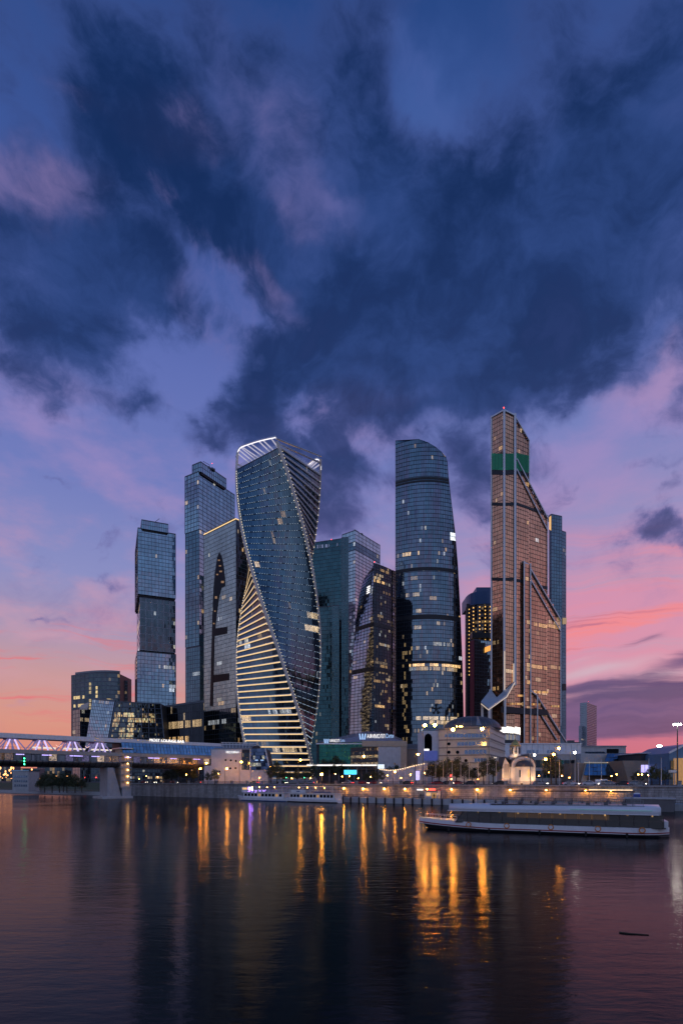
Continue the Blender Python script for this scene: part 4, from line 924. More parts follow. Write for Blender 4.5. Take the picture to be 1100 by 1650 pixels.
for (a, b_, y, g) in ((848, 882, 1115, 1), (832, 850, 1121, 1), (818, 872, 1134, 1.3), (888, 901, 1138, .9)):
    for k_ in range(int((b_ - a) / 2.0)):
        if random.random() < .22: continue
        x_ = a + k_ * 2.0; dy_ = k_ * .045; panel(mer, 'lit_window', [mp(*q) for q in ((x_, y + 1.7 + dy_), (x_ + 1.7, y + 1.75 + dy_), (x_ + 1.7, y - 1.3 + dy_), (x_, y - 1.35 + dy_))], random.choice(('lit_amber', 'lit_amber', 'lit_mid', 'lit_dim')), .55, .3)
for (p_, q_, Da, Db) in ((A_, B_, 474, 464), (B_, C_, 464, 467)):
    for k_ in range(1, 9):
        f_ = k_ / 9; x_, y_ = p_[0] + (q_[0] - p_[0]) * f_, p_[1] + (q_[1] - p_[1]) * f_; MB().beam((x_, y_ - .45, Z(757, (Da + Db) / 2)), (x_, y_ - .45, Z(731, (Da + Db) / 2)), .45, .3).build('green_fin', 'frame_green', mer)
for k_ in range(1, 10): MB().beam(on(831.5 + k_ * 1.95, 757 + k_ * .5, .45), on(831.5 + k_ * 1.95, 730.5 + k_ * .4, .45), .45, .3).build('green_fin', 'frame_green', mer)
# lit ribs at the foot and the chevron canopy
for p_, y0, y1, D in (((A_[0] + 1.6, A_[1] - 1.0), 1120, 1040, 474), ((B_[0] + .2, B_[1] - 1.5), 1112, 1050, 464), ((C_[0] - 1.4, C_[1] - 1.5), 1102, 1070, 467)):
    MB().beam((p_[0], p_[1], Z(y0, D)), (p_[0], p_[1], Z(y1, D)), .7, .5).build('rib_light', 'rib_glow', mer)
ch = [((829, 465.5), 1100), ((816, 456), 1123), ((786.5, 447), 1144), ((774.5, 457), 1134), ((790, 471), 1114), ((800, 461), 1127)]
MB().loops([[(X(px, D), D, Z(py, D)) for (px, D), py in ch], [(X(px, D), D, Z(py, D) + 1.6) for (px, D), py in ch]][::1]).build('chevron_canopy', 'canopy_grey', mer)
cp = [np.array((X(px, D), D - .4, Z(py, D) - .2)) for (px, D), py in ch]
for i in (0, 1, 2):
    MB().beam(cp[i], cp[i + 1], .4, .45).build('canopy_light', 'rib_glow', mer)
for px, D, y0, y1 in ((776.5, 457.5, 1262, 1134), (788, 449, 1262, 1143.5), (813, 458, 1262, 1124)):
    MB().beam((X(px, D), D, Z(y0, D)), (X(px, D), D, Z(y1, D)), 1.7, 1.7).build('canopy_leg', 'rib_grey', mer)
MB().tube([(B_[0] + .5, B_[1] + 2, ztB), (B_[0] + .5, B_[1] + 2, ztB + 3.5)], .25, 6).build('mast', 'steel_grey', mer)
MB().ball((B_[0] + .5, B_[1] + 2, ztB + 3.8), .5, 6).build('warning_light', 'tail_red', mer)
# --- blue tower behind the bronze one -------------------------------------
eur = thing('blue_slab_tower', 'slim blue glass tower behind the bronze one', 'skyscraper', (X(897, 580), 580, GZ))
C = corners(884.5, 888, 905, 580, R(70)); block(eur, C, GZ, Z(829, 580), 3.7, 6, 8, 'glass_navy', 'glass_navy', 'frame_blue', seed=210, litl=dict(p=0, rowp=0), litr=dict(p=.003, rowp=.03), mstep=2)
panel(eur, 'gold_light_plate', [face_pt(C[0], C[1], *q) for q in ((885, 853), (887.8, 855), (887.8, 831), (885, 834))], 'gold_glow', .5, .3)  # glowing plate stands for the gold light on this face
L2 = thing('blue_slab_tower', 'lower blue glass flank tower ending in the pink sky beside the bronze tower', 'skyscraper', (X(908, 600), 600, GZ))
C2 = corners(904, 905.2, 911.5, 600, R(60)); block(L2, C2, GZ, Z(856, 600), 3.7, 2, 5, 'glass_navy', 'glass_steel', 'frame_blue', seed=211, litr=dict(p=.01, rowp=.05))
panel(L2, 'dark_floor', [face_pt(C2[1], C2[2], *q) for q in ((905.5, 1113), (911.4, 1113), (911.4, 1102), (905.5, 1102))], 'black_band', .5, .3)
panel(L2, 'lit_box', [face_pt(C2[1], C2[2], *q) for q in ((905.5, 1006), (911.4, 1006), (911.4, 996), (905.5, 996))], 'strip_warm_dim', .9, .6)
# --- far tower ------------------------------------------------------------
fart = thing('far_tower', 'distant grey residential tower standing alone against the purple cloud', 'tower block', (X(947, 1400), 1400, GZ))
C = corners(934.5, 945, 960.5, 1400, R(40)); block(fart, C, GZ, Z(1132.5, 1400), 4.6, 8, 10, 'glass_pale', 'glass_dark', 'frame_pale', seed=220, litl=dict(p=0, rowp=0), litr=dict(p=.02, rowp=0, gain=.3), mw=1.3, tw=1.6, md=.4, td=.4)
C = corners(932.5, 936, 947, 1390, R(40)); block(fart, C, GZ, Z(1170, 1390), 4.6, 3, 6, 'glass_pale', 'glass_pale', 'frame_pale', seed=221, mw=1.3, tw=1.6, md=.4, td=.4)

# --- left group: curved office, slanting glass, lit podium -----------------
cur = thing('curved_office', 'dark curved office block with a raised roof rim and yellow lit windows', 'office block', (X(158, 640), 640, GZ))
def curS(u, v, p0=115, p1=193, y1=1088, D=640):
    px = p0 + (p1 - p0) * u; DD = D - 16 * math.sin(math.pi * (u * .75)) + 4
    return (X(px, DD), DD, GZ + (Z(y1, D) - GZ) * v)
lt = lits(22, 26, 230, p=.02, rowp=.05, gain=.5)
for i0, i1, j0, j1, g in ((1, 6, 18, 19, .9), (1, 6, 20, 21, .9), (8, 9, 12, 25, .55), (11, 12, 14, 24, .9), (16, 18, 14, 20, .6)):
    for i in range(i0, i1):
        for j in range(j0, j1):
            if (i * 5 + j * 3) % 4: lt[i, j, :3] = np.array((1, .72, .30)) * g
patch(cur, curS, 22, 26, 'glass_dark', 'frame_blue', mw=.25, tw=1.1, td=.3, lit=lt, seed=230, curved_u=True, mstep=2)
rim = MB(); rr = [curS(.08 + .92 * i / 16, 1) for i in range(17)]; z_ = rr[0][2]
rim.loops([[(x, y + .6, z_), (x, y - .3, z_ + 1.2), (x, y - .3, z_ + 3.2), (x, y + 1.2, z_ + 3.6)] for x, y, zq in rr]); rim.build('roof_rim', 'steel_grey', cur)
pts = [curS(i / 10, 0)[:2] for i in range(11)]; MB().prism(pts[:0] + [(x, y + .6) for x, y in pts] + [(pts[-1][0], 668), (pts[0][0], 668)], GZ, z_ - .1).build('core', 'dark_core', cur)
C = corners(193, 194, 205.5, 645, R(60)); block(cur, C, GZ, Z(1097, 645), 3.8, 1, 8, 'glass_dark', 'glass_dark', 'frame_blue', seed=231, litr=dict(p=.06, rowp=.35, gain=.7, run=2), tw=.9)
leanb = thing('leaning_glass_office', 'office with a leaning blue glass front and a gridded side full of lit rooms', 'office block', (X(184, 470), 470, GZ))
def lp(px, py, D): return np.array((X(px, D), D, Z(py, D)))
tl, tr, br_, bl = lp(149, 1127, 478), lp(184.5, 1131, 468), lp(171, 1205, 462), lp(137, 1205, 472)
patch(leanb, quadS(bl, br_, tl, tr), 13, 14, 'glass_pale', 'frame_blue', mw=.12, tw=.3, lit=lits(13, 14, 240, p=.03, rowp=.3, run=3, gain=.5, cool=.6), seed=240)
rt, rb = lp(259, 1134.5, 490), lp(266, 1205, 490); g0 = tr + np.array((1.3, 0, 0)); g1 = br_ + np.array((1.3, 0, 0))
MB().loops([[bl + (0, .5, 0), br_ + (0, .5, 0), rb + (0, .5, 0), rb + (0, 40, 0), bl + (0, 40, 0)], [tl + (0, .5, 0), tr + (0, .5, 0), rt + (0, .5, 0), rt + (0, 40, 0), tl + (0, 40, 0)]]).build('core', 'dark_core', leanb)
NC, NR = 7, 9; Sg = quadS(g1, rb, g0, rt); r_ = random.Random(5)
litm = {}
for i in range(NC):
    for j in range(NR):
        u0, u1, v0, v1 = i / NC, (i + 1) / NC, j / NR, (j + 1) / NR
        q = [Sg(u0 + .01, v0 + .01), Sg(u1 - .01, v0 + .01), Sg(u1 - .01, v1 - .01), Sg(u0 + .01, v1 - .01)]
        S = quadS(q[0], q[1], q[3], q[2]); A = np.zeros((6, 2, 4)); A[:, :, 3] = .5
        on_ = {(0, 6): .9, (1, 6): 1.0, (2, 6): 1.0, (0, 5): .7, (0, 4): .6, (3, 5): .7, (4, 5): .8, (5, 5): .6, (1, 3): .7, (2, 5): .9, (2, 4): .9, (2, 3): .9, (2, 2): .8, (2, 1): .7, (1, 1): .6, (1, 2): .4, (4, 6): .3, (5, 6): .5}.get((i, j), 0)
        for a in range(6):
            for c in range(2):
                if r_.random() < (.85 if on_ else .03): A[a, c, :3] = np.array(r_.choice(((1, .7, .32), (1, .62, .25), (.95, .88, .5)))) * (on_ if on_ else .4) * r_.uniform(.3, 1.1)
        patch(leanb, S, 6, 2, 'glass_dark', None, lit=A, seed=i * 20 + j, name='window')
        leanb.children[-1].pop('kind', None)
fr = MB()
for i in range(NC + 1): fr.beam(Sg(i / NC, 0), Sg(i / NC, 1), .9 if i in (0, NC) else .55, .8, up=(0, 1, 0))
fr.build('grid_posts', 'frame_blue', leanb, kind='stuff')
for j in range(NR + 1): MB().beam(Sg(0, j / NR) + (0, -.15, 0), Sg(1, j / NR) + (0, -.15, 0), .6, 1.0 if j == NR else .5).build('grid_beam', 'frame_blue', leanb)
MB().beam(tl + (0, -.2, .6), tr + (1, -.2, .6), .8, 1.6).build('roof_edge', 'frame_blue', leanb)
sm = thing('small_glass_wing', 'small glass wing with a slanted ochre roof panel beside the leaning office', 'office block', (X(130, 500), 500, GZ))
C = corners(117, 129, 146, 500, R(40)); block(sm, C, GZ, Z(1143, 500), 3.8, 5, 7, 'glass_blue', 'glass_dark', 'frame_blue', seed=250, litl=dict(p=.02, rowp=.1), litr=dict(p=.08, rowp=.3, gain=.5))
MB().loops([[lp(128, 1144, 498), lp(141, 1144, 492), lp(143, 1134, 500), lp(131, 1138, 506)], [lp(128, 1142, 498), lp(141, 1142, 492), lp(143, 1132, 500), lp(131, 1136, 506)]]).build('roof_panel', 'beige_wall', sm)
pod = thing('lit_podium', 'dark low podium with bands of warm lit windows between the stacked towers', 'podium', (X(298, 500), 500, GZ))
a, b_ = (X(266, 506), 506), (X(331, 500), 500); S = quadS((*a, GZ), (*b_, GZ), (*a, Z(1140, 506)), (*b_, Z(1132, 500)))
patch(pod, S, 22, 10, 'glass_night', 'frame_dark', mw=.2, tw=.6, lit=lits(22, 10, 260, p=.06, rowp=.3, gain=.6, rows=((7, .1, .95, .6), (5, .0, .6, .8), (4, .3, .8, .5), (2, .1, .5, .6)), cool=.05), seed=260)
MB().prism([(a[0], a[1] + .5), (b_[0], b_[1] + .5), (b_[0], 530), (a[0], 530)], GZ, Z(1141, 506)).build('core', 'dark_core', pod)
MB().loops([[(a[0], a[1], Z(1140, 506)), (b_[0], b_[1], Z(1132, 500)), (b_[0], 530, Z(1132, 500)), (a[0], 530, Z(1140, 506))], [(a[0], a[1], Z(1137, 506)), (b_[0], b_[1], Z(1128, 500)), (b_[0], 530, Z(1128, 500)), (a[0], 530, Z(1137, 506))]]).build('roof_slab', 'roof_grey', pod)

# --- masts, cleaning cranes and warning lamps on the roofs ------------------
def roof_kit(root, px, D, py, seed, crane=True):
    r = random.Random(seed); z = Z(py, D)
    for k in range(3):
        x_, y_ = X(px, D) + r.uniform(-4, 4), D + 11 + r.uniform(-2, 3); h = r.uniform(2.5, 6)
        MB().tube([(x_, y_, z - .5), (x_, y_, z + h)], .12, 5, .05).build('mast', 'steel_grey', root)
    MB().ball((x_, y_, z + h + .2), .28, 6).build('warning_lamp', 'tail_red', root)
    for k in range(3):
        x_, y_ = X(px, D) + r.uniform(-4, 4), D + 10 + r.uniform(-1, 3); MB().box(x_ - r.uniform(.8, 2.2), x_ + r.uniform(.8, 2.2), y_, y_ + 2.5, z - .5, z + r.uniform(1.0, 2.2)).build('roof_vent', 'roof_grey', root)
    if crane:
        a = np.array((X(px, D) + r.uniform(-3, 3), D + 9, z - .5)); MB().beam(a, a + np.array((0, 0, 3.0)), .5, .5).build('crane_post', 'steel_grey', root); MB().beam(a + np.array((0, 0, 3.0)), a + np.array((r.choice((-1, 1)) * 5.5, -3.5, 4.6)), .35, .4).build('crane_jib', 'steel_grey', root)
roof_kit(capL, 248, 560, 838, 1); roof_kit(capR, 335, 520, 744.5, 2); roof_kit(oko, 580, 620, 855, 3); roof_kit(teal, 528, 560, 868.5, 4, False); roof_kit(imp, 612, 430, 908.5, 5, False); roof_kit(arch, 366, 470, 838, 6); roof_kit(eur, 892, 580, 829, 7); roof_kit(cur, 150, 640, 1088, 8, False); roof_kit(fart, 948, 1400, 1132.5, 9, False)

# ------------------------------------------------------------------ the glazed footbridge
BA, BB = np.array((X(345, 262), 262.0)), np.array((X(0, 204), 204.0))     # bridge axis in plan (river side edge)
bd = (BB - BA) / np.linalg.norm(BB - BA); bnv = np.array((-bd[1], bd[0]))
if bnv[1] < 0: bnv = -bnv                                                  # away from the camera
BL = np.linalg.norm(BB - BA)
def bp(s, off, z): q = BA + bd * s + bnv * off; return np.array((q[0], q[1], z))
def s_br(px):
    k = (px - 550) / F; return (k * BA[1] - BA[0]) / (bd[0] - k * bd[1])
S_END = BL + 75
ZR, ZD, ZT = 25.2, 19.2, 15.4
S_PIER = s_br(190)
brg = thing('covered_footbridge', 'two level covered footbridge with purple lit tents and blue glazed roof', 'footbridge', tuple(bp(S_PIER, 5, 0)))
def bslab(s0, s1, o0, o1, z0, z1, name, mat):
    mb = MB(); mb.loops([[bp(s0, o0, z0), bp(s0, o1, z0), bp(s0, o1, z1), bp(s0, o0, z1)], [bp(s1, o0, z0), bp(s1, o1, z0), bp(s1, o1, z1), bp(s1, o0, z1)]]); return mb.build(name, mat, brg)
bslab(-14, S_END, -.6, 11, ZR - 1.3, ZR, 'roof_slab', 'steel_grey'); bslab(-14, S_END, -.7, -.45, ZR - 1.5, ZR + .25, 'roof_edge', 'steel_pale')
bslab(-4, S_END, -2.5, 12, ZD - 1.2, ZD, 'upper_deck', 'concrete'); bslab(-4, S_END, -2.8, -2.5, ZD - 1.35, ZD + .1, 'deck_edge', 'edge_beige')
# gallery: glass bays with posts, shops lit inside
n_b = int(S_END / 3.0); r_ = random.Random(11); gm_ = None
A = np.zeros((n_b, 1, 4)); A[:, 0, 3] = .5
for i in range(n_b):
    q = r_.random(); inside_ = (i * 3.0) < S_PIER - 4
    if q < .34: A[i, 0, :3] = np.array((1, .52, .22)) * r_.uniform(.05, .3)
    elif q < .48: A[i, 0, :3] = np.array((1, .70, .45)) * r_.uniform(.2, .8)
    elif q < .62: A[i, 0, :3] = np.array((.35, .25, .6)) * .15
    if i == n_b - 8: A[i, 0, :3] = np.array((.05, .4, .10)) * .3
for i in range(n_b):
    s0 = -3 + i * 3.0
    S = quadS(bp(s0, -.9, ZT), bp(s0 + 2.9, -.9, ZT), bp(s0, -.9, ZD - 1.3), bp(s0 + 2.9, -.9, ZD - 1.3))
    S2 = lambda u, v, S=S: S(1 - u, v)
    patch(brg, S2, 3, 1, 'glass_gallery', None, lit=np.repeat(A[i:i + 1], 3, axis=0), seed=i, name='gallery_pane', tilt=.01); brg.children[-1].pop('kind', None)
ps = MB()
for i in range(n_b + 1): ps.beam(bp(-3 + i * 3.0, -1.0, ZT), bp(-3 + i * 3.0, -1.0, ZD - 1.2), .12, .16)
ps.build('gallery_posts', 'frame_dark', brg, kind='stuff')
bslab(-3.5, S_END, .2, 10.5, ZT, ZD - 1.2, 'gallery_inside', 'dark_core')
for i in range(14):
    s0 = 6 + i * 11 + r_.uniform(-3, 3)
    if s0 < S_END - 6: bslab(s0, s0 + r_.uniform(2.5, 5.5), -1.05, -.98, ZD - 1.85, ZD - 1.5, 'shop_sign', 'led_violet_soft')
# ribbed lower tube
ring = []
for k in range(13):
    a = math.pi + math.pi * k / 12; ring.append((5.2 + 6.4 * math.cos(a), ZT + 2.5 * math.sin(a)))
mb = MB(); mb.loops([[bp(s_, o_, z_) for o_, z_ in ring] for s_ in np.linspace(-4, S_END, 60)]); mb.build('lower_tube', 'tube_grey', brg, True)
mb = MB()
for i in range(int(S_END / 2.2)):
    s0 = -3 + i * 2.2
    mb.loops([[bp(s0, 5.2 + (o_ - 5.2) * 1.012, ZT + (z_ - ZT) * 1.03) for o_, z_ in ring], [bp(s0 + .25, 5.2 + (o_ - 5.2) * 1.012, ZT + (z_ - ZT) * 1.03) for o_, z_ in ring]])
mb.build('tube_ribs', 'frame_dark', brg, kind='stuff')
# tents over the open deck
for px in (20, 68, 117, 161):
    sc0 = s_br(px); w_ = 4.4
    for k in range(5):
        f = -1 + 2 * k / 4; a = bp(sc0 + f * 4.6, .2, ZD + .05); b_ = bp(sc0 + f * 1.1, .2, ZR - 1.35)
        MB().beam(a, b_, .38 if k in (0, 4) else .5, .4, up=(bnv[0], bnv[1], 0)).build('tent_strut', 'tent_violet' if k not in (1, 3) else 'tent_glow', brg)
        a2 = bp(sc0 + f * 4.6, 8.5, ZD + .05); b2 = bp(sc0 + f * 1.1, 8.5, ZR - 1.35)
        MB().beam(a2, b2, .38, .4, up=(bnv[0], bnv[1], 0)).build('tent_strut', 'tent_violet', brg)
    bslab(sc0 - 1.6, sc0 + 1.6, -.2, 9, ZR - 1.9, ZR - 1.3, 'tent_cap', 'violet_paint')
    if px != 20: bslab(sc0 - 5, sc0 + 3.6, .6, .9, ZD + .9, ZD + 1.5, 'bar_light', 'strip_white_soft')
for a, b_ in ((68, 117), (117, 161)):
    mb = MB(); p0_, p1_ = bp(s_br(a) - 5, .6, ZD + 2.6), bp(s_br(b_) + 4, .6, ZD + 2.6)
    mb.tube([p0_ + (p1_ - p0_) * t_ - np.array((0, 0, .7 * math.sin(math.pi * t_))) for t_ in np.linspace(0, 1, 9)], .09, 5); mb.build('string_light', 'strip_pink', brg)
rl = MB()
for i in range(int((S_END - S_PIER) / 1.4)): s0 = S_PIER + 3 + i * 1.4; rl.beam(bp(s0, -1.0, ZD), bp(s0, -1.0, ZD + 1.1), .05, .05)
rl.beam(bp(S_PIER + 3, -1.0, ZD + 1.1), bp(S_END, -1.0, ZD + 1.1), .07, .07); rl.build('deck_railing', 'frame_dark', brg, kind='stuff')
# blue sloping glazing right of the pier
s_hi = S_PIER - 1; nb = 34
for i in range(nb):
    a, c = -8 + (s_hi + 8) * i / nb, -8 + (s_hi + 8) * (i + 1) / nb - .12
    S = quadS(bp(c, -2.6, ZD + .15), bp(a, -2.6, ZD + .15), bp(c, -.75, ZR - 1.3), bp(a, -.75, ZR - 1.3))
    patch(brg, S, 1, 3, 'glass_roof', 'frame_blue', mw=.10, tw=.08, md=.06, td=.06, seed=i, name='roof_pane', tilt=.01); brg.children[-2].pop('kind', None)
bslab(-8, s_hi, .2, 10.5, ZD, ZR - 1.3, 'upper_room', 'dark_core')
tx = bp(s_br(268), -.95, ZR - .7)
text(brg, 'MOST LOUNGE BAR', tuple(tx), 1.75, 'sign_white', math.atan2(-bd[1], -bd[0]), .12, 'bar_sign', sx=1.02)
# pier and its lit stair tower
pz = thing('bridge_pier', 'concrete bridge pier with a lamp-lit glazed stair tower', 'bridge pier', tuple(bp(S_PIER, 4, 0)))
def pbox(s0, s1, o0, o1, z0, z1, name, mat, par=pz):
    mb = MB(); mb.loops([[bp(s0, o0, z0), bp(s0, o1, z0), bp(s0, o1, z1), bp(s0, o0, z1)], [bp(s1, o0, z0), bp(s1, o1, z0), bp(s1, o1, z1), bp(s1, o0, z1)]]); return mb.build(name, mat, par)
mb = MB(); mb.loops([[bp(S_PIER + 4.6, -1.0, .9), bp(S_PIER + 4.6, 9, .9), bp(S_PIER - 1.0, 9, .9), bp(S_PIER - 1.0, -1.0, .9)], [bp(S_PIER + 4.6, -1, 7), bp(S_PIER + 4.6, 9, 7), bp(S_PIER + .5, 9, 7), bp(S_PIER + .5, -1, 7)], [bp(S_PIER + 4.6, -1, 13), bp(S_PIER + 4.6, 9, 13), bp(S_PIER + 2.2, 9, 13), bp(S_PIER + 2.2, -1, 13)]]); mb.build('shaft', 'pier_concrete', pz)
pbox(S_PIER - 5.4, S_PIER + 7.2, -2.6, 10, -1.2, .95, 'footing', 'concrete'); pbox(S_PIER - 5.0, S_PIER - 1.2, -1.8, 9, .95, 4.6, 'stair_base', 'pier_concrete')
for lv in range(6):
    z0 = 4.6 + lv * 2.75
    pbox(S_PIER - 5.0, S_PIER - .4, -2.2, 6, z0, z0 + .35, 'landing', 'concrete')
    pbox(S_PIER - 4.6, S_PIER - .8, -1.0, 5.6, z0 + .35, z0 + 2.75, 'stair_wall', 'beige_wall')
    MB().ball(bp(S_PIER - 3.6, -1.5, z0 + 2.0), .26, 8).build('stair_lamp', 'lamp_stair', pz, True)
    for s_ in (-4.9, -.5): MB().beam(bp(S_PIER + s_, -2.1, z0 + .35), bp(S_PIER + s_, -2.1, z0 + 2.75), .16, .16).build('post', 'steel_grey', pz)
pbox(S_PIER - 5.6, S_PIER + .2, -2.6, 7, 21.1, 21.5, 'canopy', 'steel_pale')
# ------------------------------------------------------------------ bridge lobby on the quay
LD = 244.0
lob = thing('bridge_lobby', 'white lobby block with portholes at the end of the footbridge', 'building', (X(385, LD), LD, GZ))
lx = lambda px: X(px, LD)
MB().box(lx(340), lx(389), LD, LD + 26, GZ, Z(1208, LD)).build('wall', 'white_wall', lob)
MB().box(lx(328), lx(340.2), LD + 1, LD + 24, GZ, Z(1234, LD)).build('low_wing', 'white_wall', lob)
MB().box(lx(343), lx(403), LD + 1.5, LD + 24, Z(1208, LD), Z(1205, LD)).build('roof_edge', 'steel_grey', lob)
MB().loops([[(lx(357), LD + 3, Z(1205, LD)), (lx(404), LD + 3, Z(1205, LD)), (lx(404), LD + 22, Z(1205, LD)), (lx(357), LD + 22, Z(1205, LD))], [(lx(352), LD + 4, Z(1197, LD)), (lx(409), LD + 4, Z(1199, LD)), (lx(409), LD + 22, Z(1199, LD)), (lx(352), LD + 22, Z(1197, LD))]]).build('roof_house', 'steel_grey', lob)
fr = MB()
for k in range(9): fr.beam((lx(358 + k * 5.2), LD + 2.6, Z(1205, LD)), (lx(356 + k * 5.6), LD + 3.4, Z(1196, LD)), .2, .2)
for q in (1196, 1199): fr.beam((lx(354), LD + 3, Z(q, LD)), (lx(412), LD + 3, Z(q + 1.5, LD)), .25, .3)
fr.build('roof_lattice', 'steel_pale', lob, kind='stuff')
for px, py in ((363.5, 1225), (372, 1225.6), (380, 1226.5), (364, 1238.5), (371, 1238.5), (379.5, 1238)):
    mb = MB(); mb.tube([(lx(px), LD - .12, Z(py, LD)), (lx(px), LD + .3, Z(py, LD))], .46, 10); mb.build('porthole', 'glass_black', lob)
for px, py in ((354, 1243.5), (354, 1248)):
    MB().box(lx(px - 1.2), lx(px + 1.2), LD - .1, LD + .2, Z(py + 1.4, LD), Z(py - 1.4, LD)).build('window', 'glass_black', lob)
text(lob, 'РЕСТОРАН', (lx(374.5), LD - .25, Z(1215, LD)), 1.25, 'sign_white', 0, .05, 'restaurant_sign', sx=.85)
# glazed stair and tilted blue bay
MB().box(lx(389), lx(402.5), LD + 1.0, LD + 20, GZ, Z(1208.5, LD)).build('stair_core', 'dark_core', lob)
patch(lob, quadS((lx(389.3), LD + .8, Z(1246, LD)), (lx(402.3), LD + .8, Z(1246, LD)), (lx(389.3), LD + .8, Z(1213, LD)), (lx(402.3), LD + .8, Z(1213, LD))), 4, 5, 'glass_dark', 'frame_dark', lit=lits(4, 5, 300, p=.35, rowp=.3, gain=.35, cool=0), seed=300)
MB().box(lx(402.5), lx(404.2), LD - .6, LD + 18, GZ, Z(1207, LD)).build('pylon', 'white_wall', lob)
S = quadS((lx(404.5), LD - .5, Z(1241, LD)), (lx(434), LD - .5, Z(1241, LD)), (lx(404.5), LD - .5, Z(1206.5, LD)), (lx(427), LD - .5, Z(1206.5, LD)))
A = lits(7, 6, 301, p=0, rowp=0)
for i in range(7):
    for j in (1, 3):
        if random.random() < .6: A[i, j, :3] = np.array((.9, .85, .6)) * random.uniform(.15, .6)
for j in range(6):
    patch(lob, lambda u, v, S=S, j=j: S(u, (j + .04 + .92 * v) / 6), 7, 1, 'glass_lobby', None, lit=A[:, j:j + 1], seed=310 + j, name='bay_pane', tilt=.01); lob.children[-1].pop('kind', None)
MB().loops([[S(0, 0) + (0, .4, 0), S(1, 0) + (0, .4, 0), S(1, 0) + (0, 18, 0), S(0, 0) + (0, 18, 0)], [S(0, 1) + (0, .4, 0), S(1, 1) + (0, .4, 0), S(1, 1) + (0, 18, 0), S(0, 1) + (0, 18, 0)]]).build('bay_core', 'dark_core', lob)
MB().beam(S(1, 0) + (.2, -.1, 0), S(1, 1) + (.2, -.1, 0), .5, .5).build('bay_edge', 'steel_pale', lob)
MB().box(lx(389), lx(432), LD - .2, LD + 16, GZ, Z(1241, LD)).build('plinth', 'white_wall', lob)
for j, px in ((2, 411), (2, 420)): MB().box(lx(px), lx(px + 5), LD - .75, LD - .65, Z(1226, LD), Z(1224.6, LD)).build('bay_sign', 'sign_blue', lob)

# ------------------------------------------------------------------ shopping mall with the glass roof
MD = 330.0; mx = lambda px: X(px, MD); mz = lambda py: Z(py, MD)
mall = thing('shopping_mall', 'low shopping mall with green glass wall and white roof lettering', 'shopping mall', (mx(590), MD, GZ))
rp = [(512, 1199, 3), (545, 1192, 3), (575, 1185, 6), (597, 1181, 10), (620, 1183, 8), (640, 1188, 5), (656, 1195, 3)]
mb = MB(); mb.loops([[(mx(px), MD + .5 + o_, mz(py)) for px, py, o_ in rp], [(mx(px), MD + 46, mz(py) + 5) for px, py, o_ in rp]], closed=False, cap0=False, cap1=False); mb.build('roof', 'mall_roof', mall)
rbs = MB()
for k in range(len(rp) - 1):
    for f in (0, .5):
        a = [rp[k][i] * (1 - f) + rp[k + 1][i] * f for i in range(3)]; rbs.beam((mx(a[0]), MD + .4 + a[2], mz(a[1]) + .3), (mx(a[0]), MD + 46, mz(a[1]) + 5.3), .25, .3)
rbs.build('roof_ribs', 'steel_pale', mall, kind='stuff')
MB().prism([(mx(510), MD + 1), (mx(656), MD + 1), (mx(656), MD + 46), (mx(510), MD + 46)], GZ, mz(1196)).build('core', 'dark_core', mall)
fa = [(q[0], q[1]) for q in rp]
mb = MB(); mb.add([(mx(px), MD + .6 + o_, mz(py)) for px, py, o_ in rp] + [(mx(px), MD + .6, mz(1199.5)) for px, py, o_ in rp[::-1]], [tuple(range(2 * len(rp)))]); mb.build('roof_front', 'mall_roof', mall)
for i in range(12):
    a, c = 514 + i * 6.2, 514 + (i + 1) * 6.2 - .15
    patch(mall, quadS((mx(a), MD - .2, mz(1240)), (mx(c), MD - .2, mz(1240)), (mx(a), MD - .2, mz(1199 - (a - 514) * .045)), (mx(c), MD - .2, mz(1199 - (c - 514) * .045))), 2, 6, 'glass_mall', 'frame_dark', mw=.08, tw=.14, md=.05, td=.08, lit=lits(2, 6, 320 + i, p=.02, rowp=0, gain=.2), seed=320 + i, name='green_pane'); mall.children[-2].pop('kind', None)
MB().box(mx(583), mx(655), MD - 1.6, MD + 3, mz(1203.5), mz(1194.5)).build('fascia', 'mall_beige', mall)
MB().box(mx(509), mx(585), MD - .9, MD + 1, mz(1199.8), mz(1197.8)).build('roof_edge', 'steel_pale', mall)
MB().box(mx(609), mx(645), MD - 1.2, MD + 3, GZ, mz(1203.6)).build('grey_wall', 'mall_grey', mall)
MB().box(mx(645), mx(655), MD - 1.4, MD + 3, GZ, mz(1203.6)).build('end_wall', 'mall_beige', mall)
A = lits(16, 6, 340, p=.1, rowp=0, gain=.4)
for i in range(16):
    for j in (1, 3): A[i, j, :3] = np.array((1, .75, .42)) * random.uniform(.1, .6)
patch(mall, quadS((mx(565), MD - .5, mz(1240)), (mx(609), MD - .5, mz(1240)), (mx(565), MD - .5, mz(1206)), (mx(609), MD - .5, mz(1204))), 16, 6, 'glass_night', 'frame_brown', lit=A, seed=340, mw=.3, tw=.5)
def mall_sign(px, py, h, k):
    # tulip-shaped mark, then the name in two weights
    x0 = mx(px); z0 = mz(py)
    for j, (dx_, tilt_) in enumerate(((0, -.35), (.36, 0.0), (.72, .35))):
        MB().beam((x0 + dx_ * h, MD - 2.0, z0 - .1 * h), (x0 + (dx_ + tilt_ * .5) * h, MD - 2.0, z0 + .95 * h), .2, .24 * h).build('tulip_mark', 'sign_blue', mall)
    text(mall, 'АФИМОЛЛ', (x0 + 1.15 * h, MD - 2.0, z0 - .05 * h), h * 1.02, 'sign_white', 0, .12, 'mall_sign', 'LEFT', sx=k)
    text(mall, 'Сити', (x0 + (1.35 + 5.35 * k) * h, MD - 2.0, z0 - .02 * h), h * 1.05, 'sign_blue', 0, .12, 'mall_sign', 'LEFT', sx=k)
